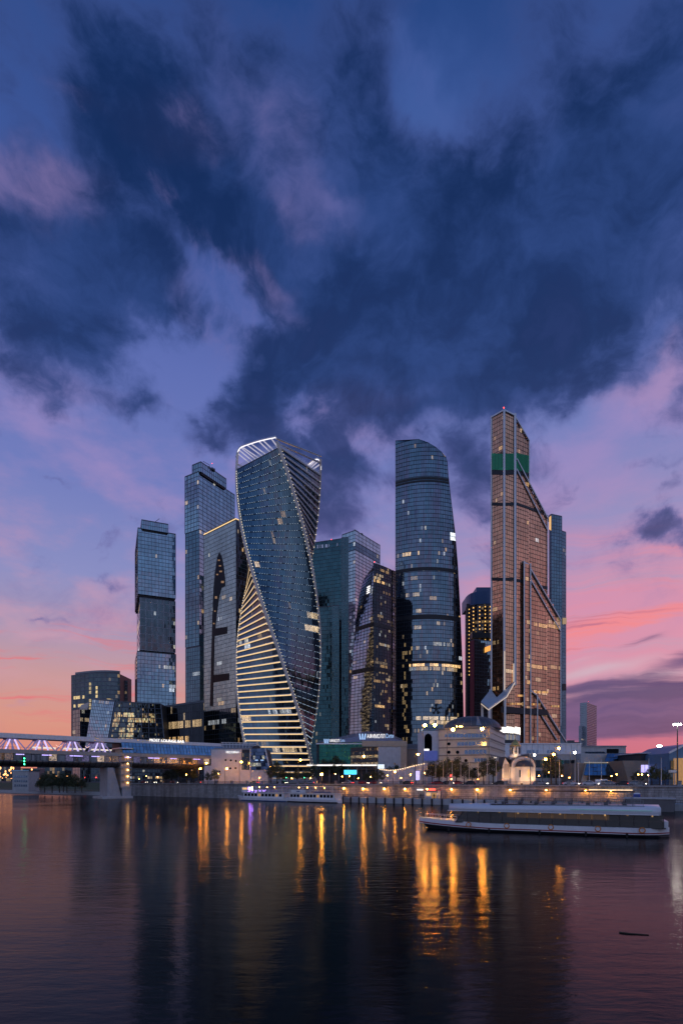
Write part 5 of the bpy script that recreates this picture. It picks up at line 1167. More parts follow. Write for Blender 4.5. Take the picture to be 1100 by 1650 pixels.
mall_sign(580.5, 1191.5, 3.3, .60); mall_sign(523.5, 1197.5, 2.4, .46)
fr = MB(); 
for k in range(10): fr.beam((mx(583 + k * 6), MD - 1.9, mz(1195)), (mx(583 + k * 6), MD - 1.9, mz(1190)), .12, .12)
fr.build('sign_frame', 'steel_grey', mall, kind='stuff')
side = thing('mall_annex', 'brown flat-roofed annex beside the mall end wall', 'building', (mx(667), MD + 4, GZ))
MB().box(mx(655.5), mx(679), MD + 4, MD + 30, GZ, mz(1207)).build('wall', 'stone_wall', side); MB().box(mx(655), mx(679.5), MD + 3.6, MD + 30, mz(1207), mz(1205)).build('roof_edge', 'steel_grey', side); MB().box(mx(655.5), mx(679), MD + 6, MD + 30, mz(1205), mz(1198)).build('roof_storey', 'roof_grey', side)
# canopy with a long light line, by the twisted tower
CD = 296.0
can = thing('lit_canopy', 'long low canopy with a bright white light line before the twisted tower', 'canopy', (X(555, CD), CD, GZ))
MB().box(X(494, CD), X(607, CD), CD, CD + 6, Z(1235, CD), Z(1231.5, CD)).build('roof', 'white_wall', can)
MB().box(X(494, CD), X(607, CD), CD - .15, CD - .02, Z(1234.3, CD), Z(1232.6, CD)).build('light_line', 'strip_white_mid', can)
for px in range(500, 606, 15): MB().box(X(px, CD), X(px, CD) + .35, CD + 2, CD + 2.35, GZ, Z(1235, CD)).build('post', 'steel_grey', can)
ramp = thing('curved_ramp', 'curved pale ramp with a row of lamps along its edge', 'ramp', (X(660, 280), 280, GZ))
pth = [(X(px, 280), 280 - i * 1.2, Z(py, 280)) for i, (px, py) in enumerate(((612, 1239), (625, 1241), (640, 1240), (655, 1236.5), (668, 1233), (684, 1230)))]
mb = MB(); mb.loops([[(x, y, GZ), (x, y, z), (x, y + 5, z), (x, y + 5, GZ)] for x, y, z in pth]); mb.build('deck', 'white_wall', ramp)
for k in range(len(pth) - 1):
    for f in (0, .25, .5, .75):
        q = lerp(pth[k], pth[k + 1], f); MB().box(q[0] - .3, q[0] + .3, q[1] - .1, q[1] - .02, q[2] - .5, q[2] - .1).build('edge_lamp', 'strip_warm', ramp)
# street signs and screens
def screen(name, label, cat, px0, px1, y0, y1, D, mat, legs=True, back='frame_dark', txt=None):
    t_ = thing(name, label, cat, (X((px0 + px1) / 2, D), D, GZ))
    MB().box(X(px0, D), X(px1, D), D, D + .4, Z(y1, D), Z(y0, D)).build('frame', back, t_)
    MB().box(X(px0, D) + .15, X(px1, D) - .15, D - .08, D - .01, Z(y1, D) + .15, Z(y0, D) - .15).build('face', mat, t_)
    if legs:
        for f in (.2, .8): x_ = X(px0 + (px1 - px0) * f, D); MB().box(x_ - .12, x_ + .12, D + .1, D + .34, GZ, Z(y1, D)).build('post', 'steel_grey', t_)
    return t_
screen('led_sign', 'cyan LED sign board above the embankment trees', 'sign', 553.5, 575, 1240.5, 1249, 236, 'sign_cyan')
screen('lit_sign', 'small pale lit sign board by the curved ramp', 'sign', 608, 619.5, 1231.5, 1239.5, 270, 'sign_white_soft')
screen('advert_pillar', 'violet lit advertising panel standing by the flagpoles', 'sign', 669, 677, 1242, 1258, 215, 'screen_violet')
ab = thing('arched_kiosk_tower', 'pale narrow block with a dark arched window and blue screen', 'building', (X(692, 300), 300, GZ))
MB().box(X(680, 300), X(706.5, 300), 300, 318, GZ, Z(1178, 300)).build('wall', 'white_wall', ab)
mb = MB(); pp = [(683.5, 1214), (683.5, 1188), (685.5, 1184), (689.5, 1182), (693.5, 1184), (695.5, 1188), (695.5, 1214)]
panel(ab, 'arched_window', [(X(px, 300), 300, Z(py, 300)) for px, py in pp], 'glass_black', .15, .12)
MB().box(X(683, 297), X(704.5, 297), 297, 297.5, Z(1226, 297), Z(1210, 297)).build('screen', 'screen_blue', ab); MB().box(X(683, 297), X(691, 297), 296.7, 296.95, Z(1210, 297), Z(1207, 297)).build('sign', 'sign_white', ab)
MB().box(X(706.5, 300), X(708.5, 300), 299, 318, GZ, Z(1174, 300)).build('edge_pier', 'steel_grey', ab)

# ------------------------------------------------------------------ cream office with the dome
OD = 232.0
off_ = thing('domed_office', 'cream striped office building with a dark ribbed dome', 'office building', (X(787, OD), OD, GZ))
C = corners(707, 789, 813, OD, R(25)); L, E, Rr, B = [tuple(q) for q in C]
zt = Z(1173.5, OD); MB().prism([L, E, Rr, B], GZ, zt).build('wall', 'cream_wall', off_)
def ofp(px, py): return np.array(face_pt(L, E, px, py))
def ofr(px, py): return np.array(face_pt(E, Rr, px, py))
nL = np.array((E[1] - L[1], -(E[0] - L[0]), 0)); nL /= np.linalg.norm(nL); nL = nL if nL[1] < 0 else -nL
nR = np.array((Rr[1] - E[1], -(Rr[0] - E[0]), 0)); nR /= np.linalg.norm(nR)
# projecting courses
ys = [1180, 1190.5, 1194, 1203.5, 1207, 1216.5, 1220, 1229, 1233, 1243, 1250]
for k, y in enumerate(ys):
    z_ = Z(y, OD)
    for (p_, q_, n_) in ((L, E, nL), (E, Rr, nR)):
        MB().beam(np.array((*p_, z_)) + n_ * .12, np.array((*q_, z_)) + n_ * .12, .3, .55 if k % 2 else .35).build('stone_course', 'cream_dark' if k % 2 else 'cream_wall', off_)
MB().prism(inset([L, E, Rr, B], -.5), zt, zt + .9).build('cornice', 'cream_dark', off_)
def strip_win(x0, x1, y0, y1, n, litp=.04):
    for i in range(n):
        a, c = x0 + (x1 - x0) * (i + .06) / n, x0 + (x1 - x0) * (i + .94) / n
        w_ = panel(off_, 'window', [ofp(a, y1), ofp(c, y1), ofp(c, y0), ofp(a, y0)], 'glass_office', .06, .1, nL)
strip_win(716, 783.5, 1182.5, 1188.5, 11); strip_win(736, 783.5, 1195.5, 1202, 8); strip_win(748, 783.5, 1208.5, 1215.5, 6); strip_win(763, 783.5, 1222, 1228.5, 4)
for px, py in ((723, 1199), (723, 1212.5), (737, 1212.5), (722.5, 1226), (737, 1226), (750.5, 1226), (764.5, 1240)):
    c = ofp(px, py); MB().tube([c + nL * .2, c - nL * .2], .75, 14).build('round_window', 'glass_black', off_)
c = ofr(795, 1221); MB().obox(c + nR * .2, np.array((UX, 0, 0)) * 1.2, nR * .1, (0, 0, .25)).build('wall_light', 'strip_white_soft', off_)
MB().beam(ofp(788.5, 1258) + nL * .1, ofp(788.5, 1178) + nL * .1, .35, .2).build('down_pipe', 'cream_wall', off_)
dc = np.array((X(760, 252), 252.0, zt + .9)); rd = 12.6
prof = [(rd + .6, 0), (rd + .6, 1.0), (rd, 1.0)] + [(rd * math.cos(a), 1.0 + 5.2 * math.sin(a)) for a in np.linspace(0.05, math.pi / 2, 10)]
MB().lathe(prof, dc, 40).build('dome', 'dome_metal', off_, True)
for k in range(24):
    a = 2 * math.pi * k / 24; pts = [dc + np.array(((rd + .08) * math.cos(e) * math.cos(a), (rd + .08) * math.cos(e) * math.sin(a), 1.0 + 5.28 * math.sin(e))) for e in np.linspace(0.02, 1.5, 9)]
    MB().tube(pts, .09, 4).build('dome_rib', 'steel_grey', off_)
MB().loops([[dc + (-1.2, -rd - .4, .8), dc + (1.2, -rd - .4, .8), dc + (1.2, -rd + 2, .8), dc + (-1.2, -rd + 2, .8)], [dc + (-.25, -rd + 1.8, 5), dc + (.25, -rd + 1.8, 5), dc + (.25, -rd + 3, 5), dc + (-.25, -rd + 3, 5)]]).build('dome_dormer', 'steel_grey', off_)
for px in (736, 741, 744, 757, 761, 764): q = np.array((X(px, 240), 240.2, zt + 1.5)); MB().ball(q, .26, 8).build('roof_lamp', 'lamp_small', off_)
# round building with big lit letters
RDD = 338.0
rnd = thing('round_lit_building', 'round building with bright white lit columns along its top storey', 'building', (X(826, RDD), RDD, GZ))
cx_, cy_ = X(812, RDD), RDD + 16.0; rr_ = X(848, RDD) - cx_
MB().lathe([(rr_, 0), (rr_, Z(1192, RDD) - GZ)], (cx_, cy_, GZ), 48).build('wall', 'dark_core', rnd)
MB().lathe([(rr_ - 1.6, 0), (rr_ - 1.6, Z(1171, RDD) - Z(1192, RDD))], (cx_, cy_, Z(1192, RDD)), 48).build('upper_wall', 'strip_dim', rnd)
for k in range(30):
    a = -math.pi * .5 + (k - 8) * math.pi / 32; x_, y_ = cx_ + rr_ * math.cos(a), cy_ + rr_ * math.sin(a)
    if y_ > cy_ + 2: continue
    MB().box(x_ - .5, x_ + .5, y_ - .3, y_ + .3, Z(1182, RDD), Z(1170 + (k % 5) * .5, RDD)).build('lit_column', 'strip_white_mid' if k % 4 else 'strip_white', rnd)
    if k % 2: MB().box(x_ - .4, x_ + .4, y_ - .3, y_ + .3, Z(1192, RDD), Z(1183, RDD)).build('white_fin', 'white_paint', rnd)
MB().lathe([(rr_ + .4, 0), (rr_ + .4, .8)], (cx_, cy_, Z(1182.8, RDD)), 48).build('ring_beam', 'frame_dark', rnd)

# ------------------------------------------------------------------ chapel
CHD = 206.0; hx = lambda px: X(px, CHD); hz = lambda py: Z(py, CHD)
chp = thing('chapel', 'small floodlit white chapel with a gold dome and dark roofs', 'chapel', (hx(838), CHD, GZ))
yb0, yb1 = CHD, CHD + 9.0; ymid = (yb0 + yb1) / 2
# main nave with round gable front and side gable
def gable(x0, x1, ztop, zsp, n=12): return [(x0 + (x1 - x0) * (1 - math.cos(math.pi * i / n)) / 2, zsp + (ztop - zsp) * math.sin(math.pi * i / n) ** .8) for i in range(n + 1)]
xl, xr = hx(823), hx(862.3); g = gable(xl, xr, hz(1219), hz(1236))
mb = MB(); ringf = [(xl, yb0, GZ)] + [(x_, yb0, z_) for x_, z_ in g] + [(xr, yb0, GZ)]; ringb = [(p_[0], yb1, p_[2]) for p_ in ringf]
mb.loops([ringb, ringf]); mb.build('nave', 'chapel_white', chp)
ro = MB(); o1 = [(x_ + (x_ - (xl + xr) / 2) * .05, z_ + .25) for x_, z_ in g]; ro.loops([[(x_, yb0 - .35, z_) for x_, z_ in o1] + [(x_, yb0 - .35, z_) for x_, z_ in g[::-1]], [(x_, yb1 + .35, z_) for x_, z_ in o1] + [(x_, yb1 + .35, z_) for x_, z_ in g[::-1]]]); ro.build('nave_roof', 'roof_slate', chp)
# arched moulding over the front
mb = MB(); mb.tube([(x_, yb0 - .2, z_ - .35) for x_, z_ in gable(hx(827), hx(861), hz(1221), hz(1236))], .28, 6); mb.build('arch_moulding', 'chapel_white', chp)
# transept to the left with a pointed face
xa, xb = hx(810), hx(823.2); pk = [(xa, GZ), (xa, hz(1238)), ((xa + xb) / 2 - .4, hz(1220.5)), (xb, hz(1234)), (xb, GZ)]
mb = MB(); mb.loops([[(x_, yb1 - .5, z_) for x_, z_ in pk], [(x_, yb0 + 1.2, z_) for x_, z_ in pk]]); mb.build('side_chapel', 'chapel_white', chp)
mb = MB(); mb.loops([[(xa - .3, yb0 + .9, hz(1239)), ((xa + xb) / 2 - .4, yb0 + .9, hz(1219.3)), ((xa + xb) / 2 - .4, yb0 + .9, hz(1220.6))], [(xa - .3, yb1, hz(1239)), ((xa + xb) / 2 - .4, yb1, hz(1219.3)), ((xa + xb) / 2 - .4, yb1, hz(1220.6))]]); mb.build('side_roof', 'roof_slate', chp)
mb = MB(); mb.loops([[((xa + xb) / 2 - .4, yb0 + .9, hz(1219.3)), (xb + 2.6, yb0 + .9, hz(1231)), (xb + 2.6, yb0 + .9, hz(1232.3)), ((xa + xb) / 2 - .4, yb0 + .9, hz(1220.6))], [((xa + xb) / 2 - .4, yb1, hz(1219.3)), (xb + 2.6, yb1, hz(1231)), (xb + 2.6, yb1, hz(1232.3)), ((xa + xb) / 2 - .4, yb1, hz(1220.6))]]); mb.build('side_roof', 'roof_slate', chp)
for px, w_ in ((814.5, .25), (817.5, .3), (820.5, .25)): MB().box(hx(px) - w_ / 2, hx(px) + w_ / 2, yb0 + 1.0, yb0 + 1.25, hz(1254), hz(1231)).build('blind_niche', 'stone_wall', chp)
# apse with half-dome roof
ax_, ar = hx(843.8), (hx(858) - hx(829.5)) / 2
MB().lathe([(ar, 0), (ar, hz(1236) - GZ)], (ax_, yb0 + .6, GZ), 24, a0=math.pi, a1=2 * math.pi).build('apse', 'chapel_white', chp, True)
MB().lathe([(ar + .25, 0), (ar + .2, .3)] + [(ar * math.cos(a), .3 + 2.3 * math.sin(a)) for a in np.linspace(.1, math.pi / 2, 7)], (ax_, yb0 + .6, hz(1236)), 24, a0=math.pi, a1=2 * math.pi).build('apse_roof', 'roof_slate', chp, True)
for px, wd, y0, y1, m_ in ((834.5, .38, 1253, 1241, 'glass_black'), (847.5, .7, 1253, 1240, 'gold_glow')):
    d_ = (hx(px) - ax_) / ar; yy = yb0 + .6 - ar * math.sqrt(max(0, 1 - d_ * d_)); MB().box(hx(px) - wd / 2, hx(px) + wd / 2, yy - .15, yy + .3, hz(y0), hz(y1)).build('window', m_, chp)
# drum and dome
dcx, dcy = hx(836), ymid; dr_ = (hx(844) - hx(828.4)) / 2
MB().lathe([(dr_ * 1.15, -1.5), (dr_ * 1.15, 0), (dr_, 0), (dr_, hz(1201.5) - hz(1216.5))], (dcx, dcy, hz(1216.5)), 20).build('drum', 'chapel_white', chp)
for k in range(8):
    a = math.pi / 8 + k * math.pi / 4 + .2; x_, y_ = dcx + dr_ * math.cos(a), dcy + dr_ * math.sin(a); MB().obox((x_, y_, hz(1209)), (.22 * -math.sin(a), .22 * math.cos(a), 0), (.12 * math.cos(a), .12 * math.sin(a), 0), (0, 0, 1.25)).build('drum_window', 'glass_black', chp)
hh = hz(1190) - hz(1201.5)
MB().lathe([(dr_ + .3, -.2), (dr_ + .35, .15), (dr_ * .98, .4), (dr_ * .92, hh * .3), (dr_ * .72, hh * .55), (dr_ * .4, hh * .78), (.12, hh), (.02, hh + .3)], (dcx, dcy, hz(1201.5)), 20).build('gold_dome', 'gold', chp, True)
mb = MB(); zc_ = hz(1190) + .2; mb.beam((dcx, dcy, zc_), (dcx, dcy, zc_ + 1.5), .1, .1); mb.beam((dcx - .4, dcy, zc_ + 1.0), (dcx + .4, dcy, zc_ + 1.0), .1, .1); mb.build('cross', 'gold', chp)
for px, yy, aim in ((815.5, CHD - 1.5, (815.5, 1238)), (831, CHD - 6.5, (836, 1240)), (851, CHD - 6.5, (850, 1240)), (860, CHD - 2.5, (858, 1240))):
    fl = MB(); fl.obox((hx(px), yy, GZ + .35), (.3, 0, 0), (0, .2, 0), (0, 0, .2)); fl.build('floodlight', 'rail_black', chp)
    ld = bpy.data.lights.new('floodlight', 'SPOT'); ld.energy = 850; ld.color = (1, .58, .28); ld.spot_size = R(115); ld.spot_blend = .8; ld.shadow_soft_size = .2
    lo = link('floodlight_beam', ld, chp); lo.location = (hx(px), yy, GZ + .7); tgt = Vector((hx(aim[0]), CHD, hz(aim[1]))); lo.rotation_euler = (tgt - Vector(lo.location)).to_track_quat('-Z', 'Y').to_euler()
ld = bpy.data.lights.new('drum_light', 'POINT'); ld.energy = 150; ld.color = (1, .68, .36); ld.shadow_soft_size = .2; lo = link('drum_light', ld, chp); lo.location = (dcx - 1.0, dcy - dr_ - 1.6, hz(1216))

# ------------------------------------------------------------------ exhibition halls on the right
XD = 300.0; ex = lambda px, D=XD: X(px, D); ez = lambda py, D=XD: Z(py, D)
h1 = thing('white_hall', 'long white exhibition hall with small dark windows', 'exhibition hall', (ex(890), XD, GZ))
MB().box(ex(812), ex(936), XD, XD + 40, GZ, ez(1199.5)).build('wall', 'hall_white', h1); MB().box(ex(811), ex(937), XD - .4, XD + 40, ez(1199.5), ez(1198)).build('roof_edge', 'steel_pale', h1)
for px in (848, 852, 857, 863.5, 881, 886.5): MB().box(ex(px), ex(px + 3.6), XD - .12, XD + .2, ez(1214), ez(1209)).build('window', 'glass_office', h1)
for k in range(14): MB().box(ex(812 + k * 9), ex(812 + k * 9) + .12, XD - .06, XD + .05, GZ, ez(1199.5)).build('panel_joint', 'steel_grey', h1)
h2 = thing('low_pavilion', 'low concrete pavilion with dark glazing before the white hall', 'exhibition hall', (ex(900, 262), 262, GZ))
MB().box(ex(852, 262), ex(945, 262), 262, 296, GZ, ez(1216, 262)).build('wall', 'concrete', h2)
MB().box(ex(851, 262), ex(946, 262), 261.5, 296, ez(1216, 262), ez(1214.5, 262)).build('roof_edge', 'steel_pale', h2)
for i in range(9):
    for j in range(2):
        a = 853 + i * 9.2
        if 886 < a < 896 and j: continue
        MB().box(ex(a, 262), ex(a + 8.4, 262), 261.85, 262.1, ez(1254 - j * 17, 262), ez(1242 - j * 17, 262)).build('glazing', 'glass_hall_dark' if (i + j) % 3 else 'glass_hall_green', h2)
h3 = thing('upper_hall', 'flat hall with a sloping blue glass corner on the roofline', 'exhibition hall', (ex(968, 320), 320, GZ))
MB().box(ex(927, 320), ex(1008, 320), 320, 350, GZ, ez(1203.5, 320)).build('wall', 'concrete', h3); MB().box(ex(926, 320), ex(1008.5, 320), 319.6, 350, ez(1204, 320), ez(1201.8, 320)).build('roof_edge', 'steel_grey', h3)
MB().box(ex(977, 320), ex(996, 320), 319.8, 320.3, ez(1214, 320), ez(1207, 320)).build('dark_opening', 'glass_black', h3)
patch(h3, quadS((ex(940, 318), 318, ez(1216, 318)), (ex(977, 318), 318, ez(1216, 318)), (ex(951, 324), 324, ez(1203, 324)), (ex(962, 324), 324, ez(1203, 324))), 6, 4, 'glass_roof', 'frame_blue', mw=.14, tw=.12, seed=400)
h4 = thing('blue_glass_hall', 'exhibition hall with two stepped sloping blue glass roofs', 'exhibition hall', (ex(985, 235), 235, GZ))
def sheet(D0, D1, q, nu, nv, seed):
    (a, b_, c, d_) = q
    S = quadS((ex(a[0], D0), D0, ez(a[1], D0)), (ex(b_[0], D0), D0, ez(b_[1], D0)), (ex(d_[0], D1), D1, ez(d_[1], D1)), (ex(c[0], D1), D1, ez(c[1], D1)))
    for i in range(nu):
        for j in range(nv):
            patch(h4, lambda u, v, i=i, j=j: S((i + .02 + .96 * u) / nu, (j + .02 + .96 * v) / nv), 1, 1, 'glass_roof', None, seed=seed + i * 9 + j, name='roof_pane', tilt=.015); h4.children[-1].pop('kind', None)
    mb = MB()
    for i in range(nu + 1): mb.beam(S(i / nu, 0) + (0, -.04, 0), S(i / nu, 1) + (0, -.04, 0), .14, .2)
    for j in range(nv + 1): mb.beam(S(0, j / nv) + (0, -.05, 0), S(1, j / nv) + (0, -.05, 0), .14, .2)
    mb.build('glazing_bars', 'frame_blue', h4, kind='stuff')
sheet(238, 243, ((940, 1249.5), (1014, 1249.5), (1000, 1230), (945, 1230)), 10, 3, 410)
sheet(250, 255, ((974, 1227.5), (1033, 1227.5), (1034, 1214.5), (978, 1214.5)), 8, 2, 470)
MB().box(ex(930, 244), ex(1012, 244), 244.5, 262, GZ, ez(1230, 244)).build('wall', 'stone_wall', h4); MB().box(ex(936, 256), ex(1036, 256), 256.5, 285, GZ, ez(1214.5, 256)).build('upper_wall', 'concrete', h4)
MB().box(ex(941, 243), ex(1002, 243), 242.6, 243.2, ez(1230, 243), ez(1228.4, 243)).build('roof_edge', 'strip_dim', h4)
mb = MB(); mb.loops([[(ex(936, 240), 240, GZ), (ex(943, 240), 240, GZ), (ex(952, 243), 243, ez(1231, 243)), (ex(944, 243), 243, ez(1231, 243))], [(ex(936, 240), 241, GZ), (ex(943, 240), 241, GZ), (ex(952, 243), 244, ez(1231, 243)), (ex(944, 243), 244, ez(1231, 243))]]); mb.build('lit_slope', 'beige_wall', h4)
h5 = thing('stone_hall', 'brown stone hall with two narrow violet lit windows', 'exhibition hall', (ex(1042, 230), 230, GZ))
MB().loops([[(ex(1013, 230), 230, GZ), (ex(1072, 230), 230, GZ), (ex(1072, 230), 250, GZ), (ex(1013, 230), 250, GZ)], [(ex(1003, 230), 230, ez(1226, 230)), (ex(1072, 230), 230, ez(1226, 230)), (ex(1072, 230), 250, ez(1226, 230)), (ex(1003, 230), 250, ez(1226, 230))]]).build('wall', 'stone_wall', h5)
for a in (1032.5, 1039): MB().box(ex(a, 230), ex(a + 5, 230), 229.75, 230.1, ez(1245, 230), ez(1233, 230)).build('violet_window', 'screen_violet', h5)
MB().box(ex(1033, 232), ex(1081, 232), 232, 252, ez(1226, 232), ez(1214, 232)).build('dark_storey', 'frame_dark', h5); MB().box(ex(1030, 231), ex(1082, 231), 231.2, 252, ez(1214.5, 231), ez(1213, 231)).build('roof_edge', 'steel_pale', h5)
MB().box(ex(1072.3, 231), ex(1081, 231), 231, 250, GZ, ez(1226, 231)).build('dark_wall', 'frame_dark', h5)
for px in (1052, 1060, 1068, 1071): MB().ball((ex(px, 234), 233.6, ez(1210.5, 234)), .32, 8).build('roof_lamp', 'lamp_roof', h5, True); 
for px in (1052, 1060, 1068, 1071): MB().beam((ex(px, 234), 233.7, ez(1214.5, 234)), (ex(px, 234), 233.7, ez(1211, 234)), .1, .1).build('lamp_stem', 'steel_grey', h5)
h6 = thing('blue_gabled_hall', 'blue panelled hall with a sloping gable and an amber lit doorway', 'exhibition hall', (ex(1095, 215), 215, GZ))
MB().loops([[(ex(1078, 215), 215, GZ), (ex(1125, 215), 215, GZ), (ex(1125, 215), 215, ez(1197, 215)), (ex(1101, 215), 215, ez(1202, 215)), (ex(1078, 215), 215, ez(1214, 215))], [(ex(1078, 215), 240, GZ), (ex(1125, 215), 240, GZ), (ex(1125, 215), 240, ez(1197, 215)), (ex(1101, 215), 240, ez(1202, 215)), (ex(1078, 215), 240, ez(1214, 215))]][::-1]).build('wall', 'hall_blue', h6)
MB().beam((ex(1077, 215), 214.8, ez(1213.5, 215)), (ex(1101, 215), 214.8, ez(1201.3, 215)), .5, .7).build('roof_edge', 'steel_pale', h6)
MB().box(ex(1092, 212), ex(1125, 212), 212, 214.9, GZ, ez(1222, 212)).build('lit_porch', 'amber_glow', h6); MB().box(ex(1084, 213), ex(1089, 213), 214.5, 214.95, ez(1240, 213), ez(1226, 213)).build('window', 'glass_office', h6)
screen('notice_board', 'small pale notice board on posts by the amber porch', 'sign', 1076, 1090, 1240.5, 1246, 190, 'white_paint')
# left background across the lower shore
gb = thing('grey_boathouse', 'grey three storey boathouse on the low shore under the bridge', 'building', (X(40, 300), 300, 1.5))
C = corners(20, 46, 63, 297, R(12)); L, E, Rr, B = [tuple(q) for q in C]; zt = Z(1243, 300)
MB().prism([L, E, Rr, B], 1.5, zt).build('wall', 'concrete', gb); MB().prism(inset([L, E, Rr, B], -.5), zt, zt + .5).build('roof_edge', 'glass_roof', gb)
for i in range(6):
    for j in range(3):
        x0, y0 = 23 + i * 3.6, 1250 + j * 7.2; panel(gb, 'window', [face_pt(L, E, *q) for q in ((x0, y0 + 3.6), (x0 + 2.8, y0 + 3.6), (x0 + 2.8, y0), (x0, y0))], 'glass_office', .06, .1)
# far bank and far city blocks along the horizon, left
far_specs = [(-30, 22, 1236, 900, 'far block beyond the bridge with a flat roof and many lamps below'), (24, 62, 1239, 1000, 'far pale low block behind the boathouse roof'), (60, 120, 1237, 1100, 'long far block behind the dark trees by the bridge'), (122, 182, 1234, 820, 'far flat block behind the red traffic lights'), (205, 262, 1240, 420, 'low white shop with bright awnings under the footbridge'), (268, 330, 1246, 520, 'low dim building behind the trees under the footbridge')]
for k, (a, b_, y, D, lab) in enumerate(far_specs):
    t_ = thing('far_block', lab, 'building', (X((a + b_) / 2, D), D, GZ)); nu = max(6, int((b_ - a) / 4))
    MB().box(X(a, D), X(b_, D), D + .3, D + 20, GZ, Z(y, D)).build('wall', 'concrete_dark', t_)
    MB().box(X(a, D) - .3, X(b_, D) + .3, D - .1, D + 20, Z(y, D), Z(y, D) + .8).build('roof_edge', 'steel_grey', t_)
    patch(t_, quadS((X(a, D), D, GZ), (X(b_, D), D, GZ), (X(a, D), D, Z(y, D)), (X(b_, D), D, Z(y, D))), nu, 4, 'glass_dark', 'frame_dark', lit=lits(nu, 4, 500 + k, p=.25, rowp=.5, gain=.5 if k != 4 else 1.0), seed=500 + k, mw=.4, tw=.8)
hotel = thing('far_block', 'far low roofline behind the bronze tower against the pink sky', 'building', (X(925, 900), 900, GZ))
MB().box(X(912, 900), X(934, 900), 900, 930, GZ, Z(1196, 900)).build('wall', 'concrete_dark', hotel); MB().box(X(916, 900), X(926, 900), 902, 925, Z(1196, 900), Z(1193, 900)).build('roof_plant', 'concrete_dark', hotel)

# ------------------------------------------------------------------ trees
def leaf_mat(name, lo, hi):
    m, t, b = _new(name); p = wpos(t)
    oi = t.node('ShaderNodeObjectInfo')
    f = t.m('ADD', t.m('MULTIPLY', t.noise(p, 0.9, 3, 0.6), 0.8), t.m('MULTIPLY', oi.outputs['Random'], 0.25))
    t.l.new(t.ramp(f, [(0.3, lo), (0.8, hi)]), b.inputs['Base Color']); b.inputs['Roughness'].default_value = 0.6
    b.inputs['Transmission Weight'].default_value = 0.0
leaf_mat('leaves', (0.025, 0.038, 0.014, 1), (0.085, 0.10, 0.035, 1))
def make_tree(name, seed, h, rw, n_leaf, conical=False):
    r = np.random.default_rng(seed); root = thing(name, 'tree', 'tree', (0, 0, 0))
    mb = MB(); th = h * .34
    mb.tube([(0, 0, -.2), (.05, .04, th * .5), (.0, .1, th), (.1, 0, h * .62), (0, 0, h * .9)], .055 * h ** .7, 7, .03)
    tips = []
    for k in range(11):
        a = k * 2.4 + r.uniform(-.4, .4); z0 = h * (.28 + .05 * k); L_ = rw * (1.0 - .045 * k) * r.uniform(.65, 1.0)
        if conical: L_ = rw * (1 - (z0 / h)) * 1.3
        e = np.array((math.cos(a) * L_, math.sin(a) * L_, z0 + L_ * r.uniform(.3, .75)))
        s_ = np.array((0, 0, z0)); mid = (s_ + e) / 2 + np.array((0, 0, -.1 * L_)); mb.tube([s_, mid, e], .05 + .006 * h, 5, .015); tips += [e, (e + mid) / 2]
    mb.build('trunk', 'bark', root)
    tips += [np.array((0, 0, h * .93)), np.array((.3, .2, h * .8)), np.array((-.3, .1, h * .7))]
    V = []; Fc = []
    cl = []
    for tp in tips:
        for q in range(3): cl.append((tp + r.normal(0, rw * .16, 3), rw * r.uniform(.18, .36)))
    per = n_leaf // len(cl)
    for c, rad in cl:
        d_ = r.normal(0, 1, (per, 3)); d_ /= np.linalg.norm(d_, axis=1)[:, None]; P = c + d_ * (rad * r.uniform(.35, 1.08, per) ** .6)[:, None] * np.array((1, 1, .78))
        P[:, 2] = np.maximum(P[:, 2], h * .2)
        for p in P:
            n_ = r.normal(0, 1, 3); n_ /= np.linalg.norm(n_); u_ = np.cross(n_, (0.3, .2, 1)); u_ /= np.linalg.norm(u_); v_ = np.cross(n_, u_); s_ = r.uniform(.11, .26)
            o = len(V); V += [tuple(p - u_ * s_), tuple(p + v_ * s_ * .55), tuple(p + u_ * s_), tuple(p - v_ * s_ * .55)]; Fc.append((o, o + 1, o + 2, o + 3))
    mb = MB(); mb.v = V; mb.f = Fc; mb.mi = [0] * len(Fc); mb.build('crown', 'leaves', root)
    return root
protos = [make_tree('broadleaf_tree', 1, 8.5, 3.2, 2600), make_tree('broadleaf_tree', 2, 7.0, 3.4, 2400), make_tree('broadleaf_tree', 3, 10.0, 3.0, 2800), make_tree('conifer_tree', 4, 9.0, 2.4, 2400, True)]
used = [False] * 4
def plant(k, px, D, sc, label, base=GZ, rz=None, group='trees along the embankment'):
    if used[k]: o = copy_tree(protos[k])
    else: o = protos[k]; used[k] = True
    o.location = (X(px, D), D, base); o.rotation_euler = (0, 0, rz if rz is not None else random.uniform(0, 6)); o.scale = (sc * random.uniform(.9, 1.1), sc * random.uniform(.9, 1.1), sc * random.uniform(.92, 1.08))
    o['label'] = label; o['group'] = group
for px, D, sc in ((72, 285, 1.15), (84, 282, 1.25), (96, 284, 1.3), (108, 281, 1.25), (121, 280, 1.15), (132, 282, 1.0), (66, 292, .9), (102, 292, 1.3)):
    plant(random.choice((0, 1)), px, D, sc, 'dense dark tree in the clump on the low shore under the footbridge', 1.5, group='trees on the low shore')
for px, D, sc in ((268, 262, .75), (278, 266, .95), (290, 262, 1.05), (301, 268, .95), (312, 260, .7), (335, 238, .6), (346, 236, .65)):
    plant(random.choice((0, 1, 2)), px, D, sc, 'tree growing between the quay road and the footbridge shops')
for px, D, sc, k in ((437, 240, .95, 2), (446, 244, 1.0, 2), (455, 250, .8, 0), (465, 246, .75, 1), (478, 252, .8, 0), (492, 250, .85, 1), (505, 262, .95, 2)):
    plant(k, px, D, sc, 'dark tree at the foot of the twisted tower')
for px, D, sc in ((523, 300, 1.6), (533, 304, 1.5), (543, 298, 1.7), (553, 302, 1.45)): plant(3, px, D, sc, 'tall conifer before the green glass mall wall')
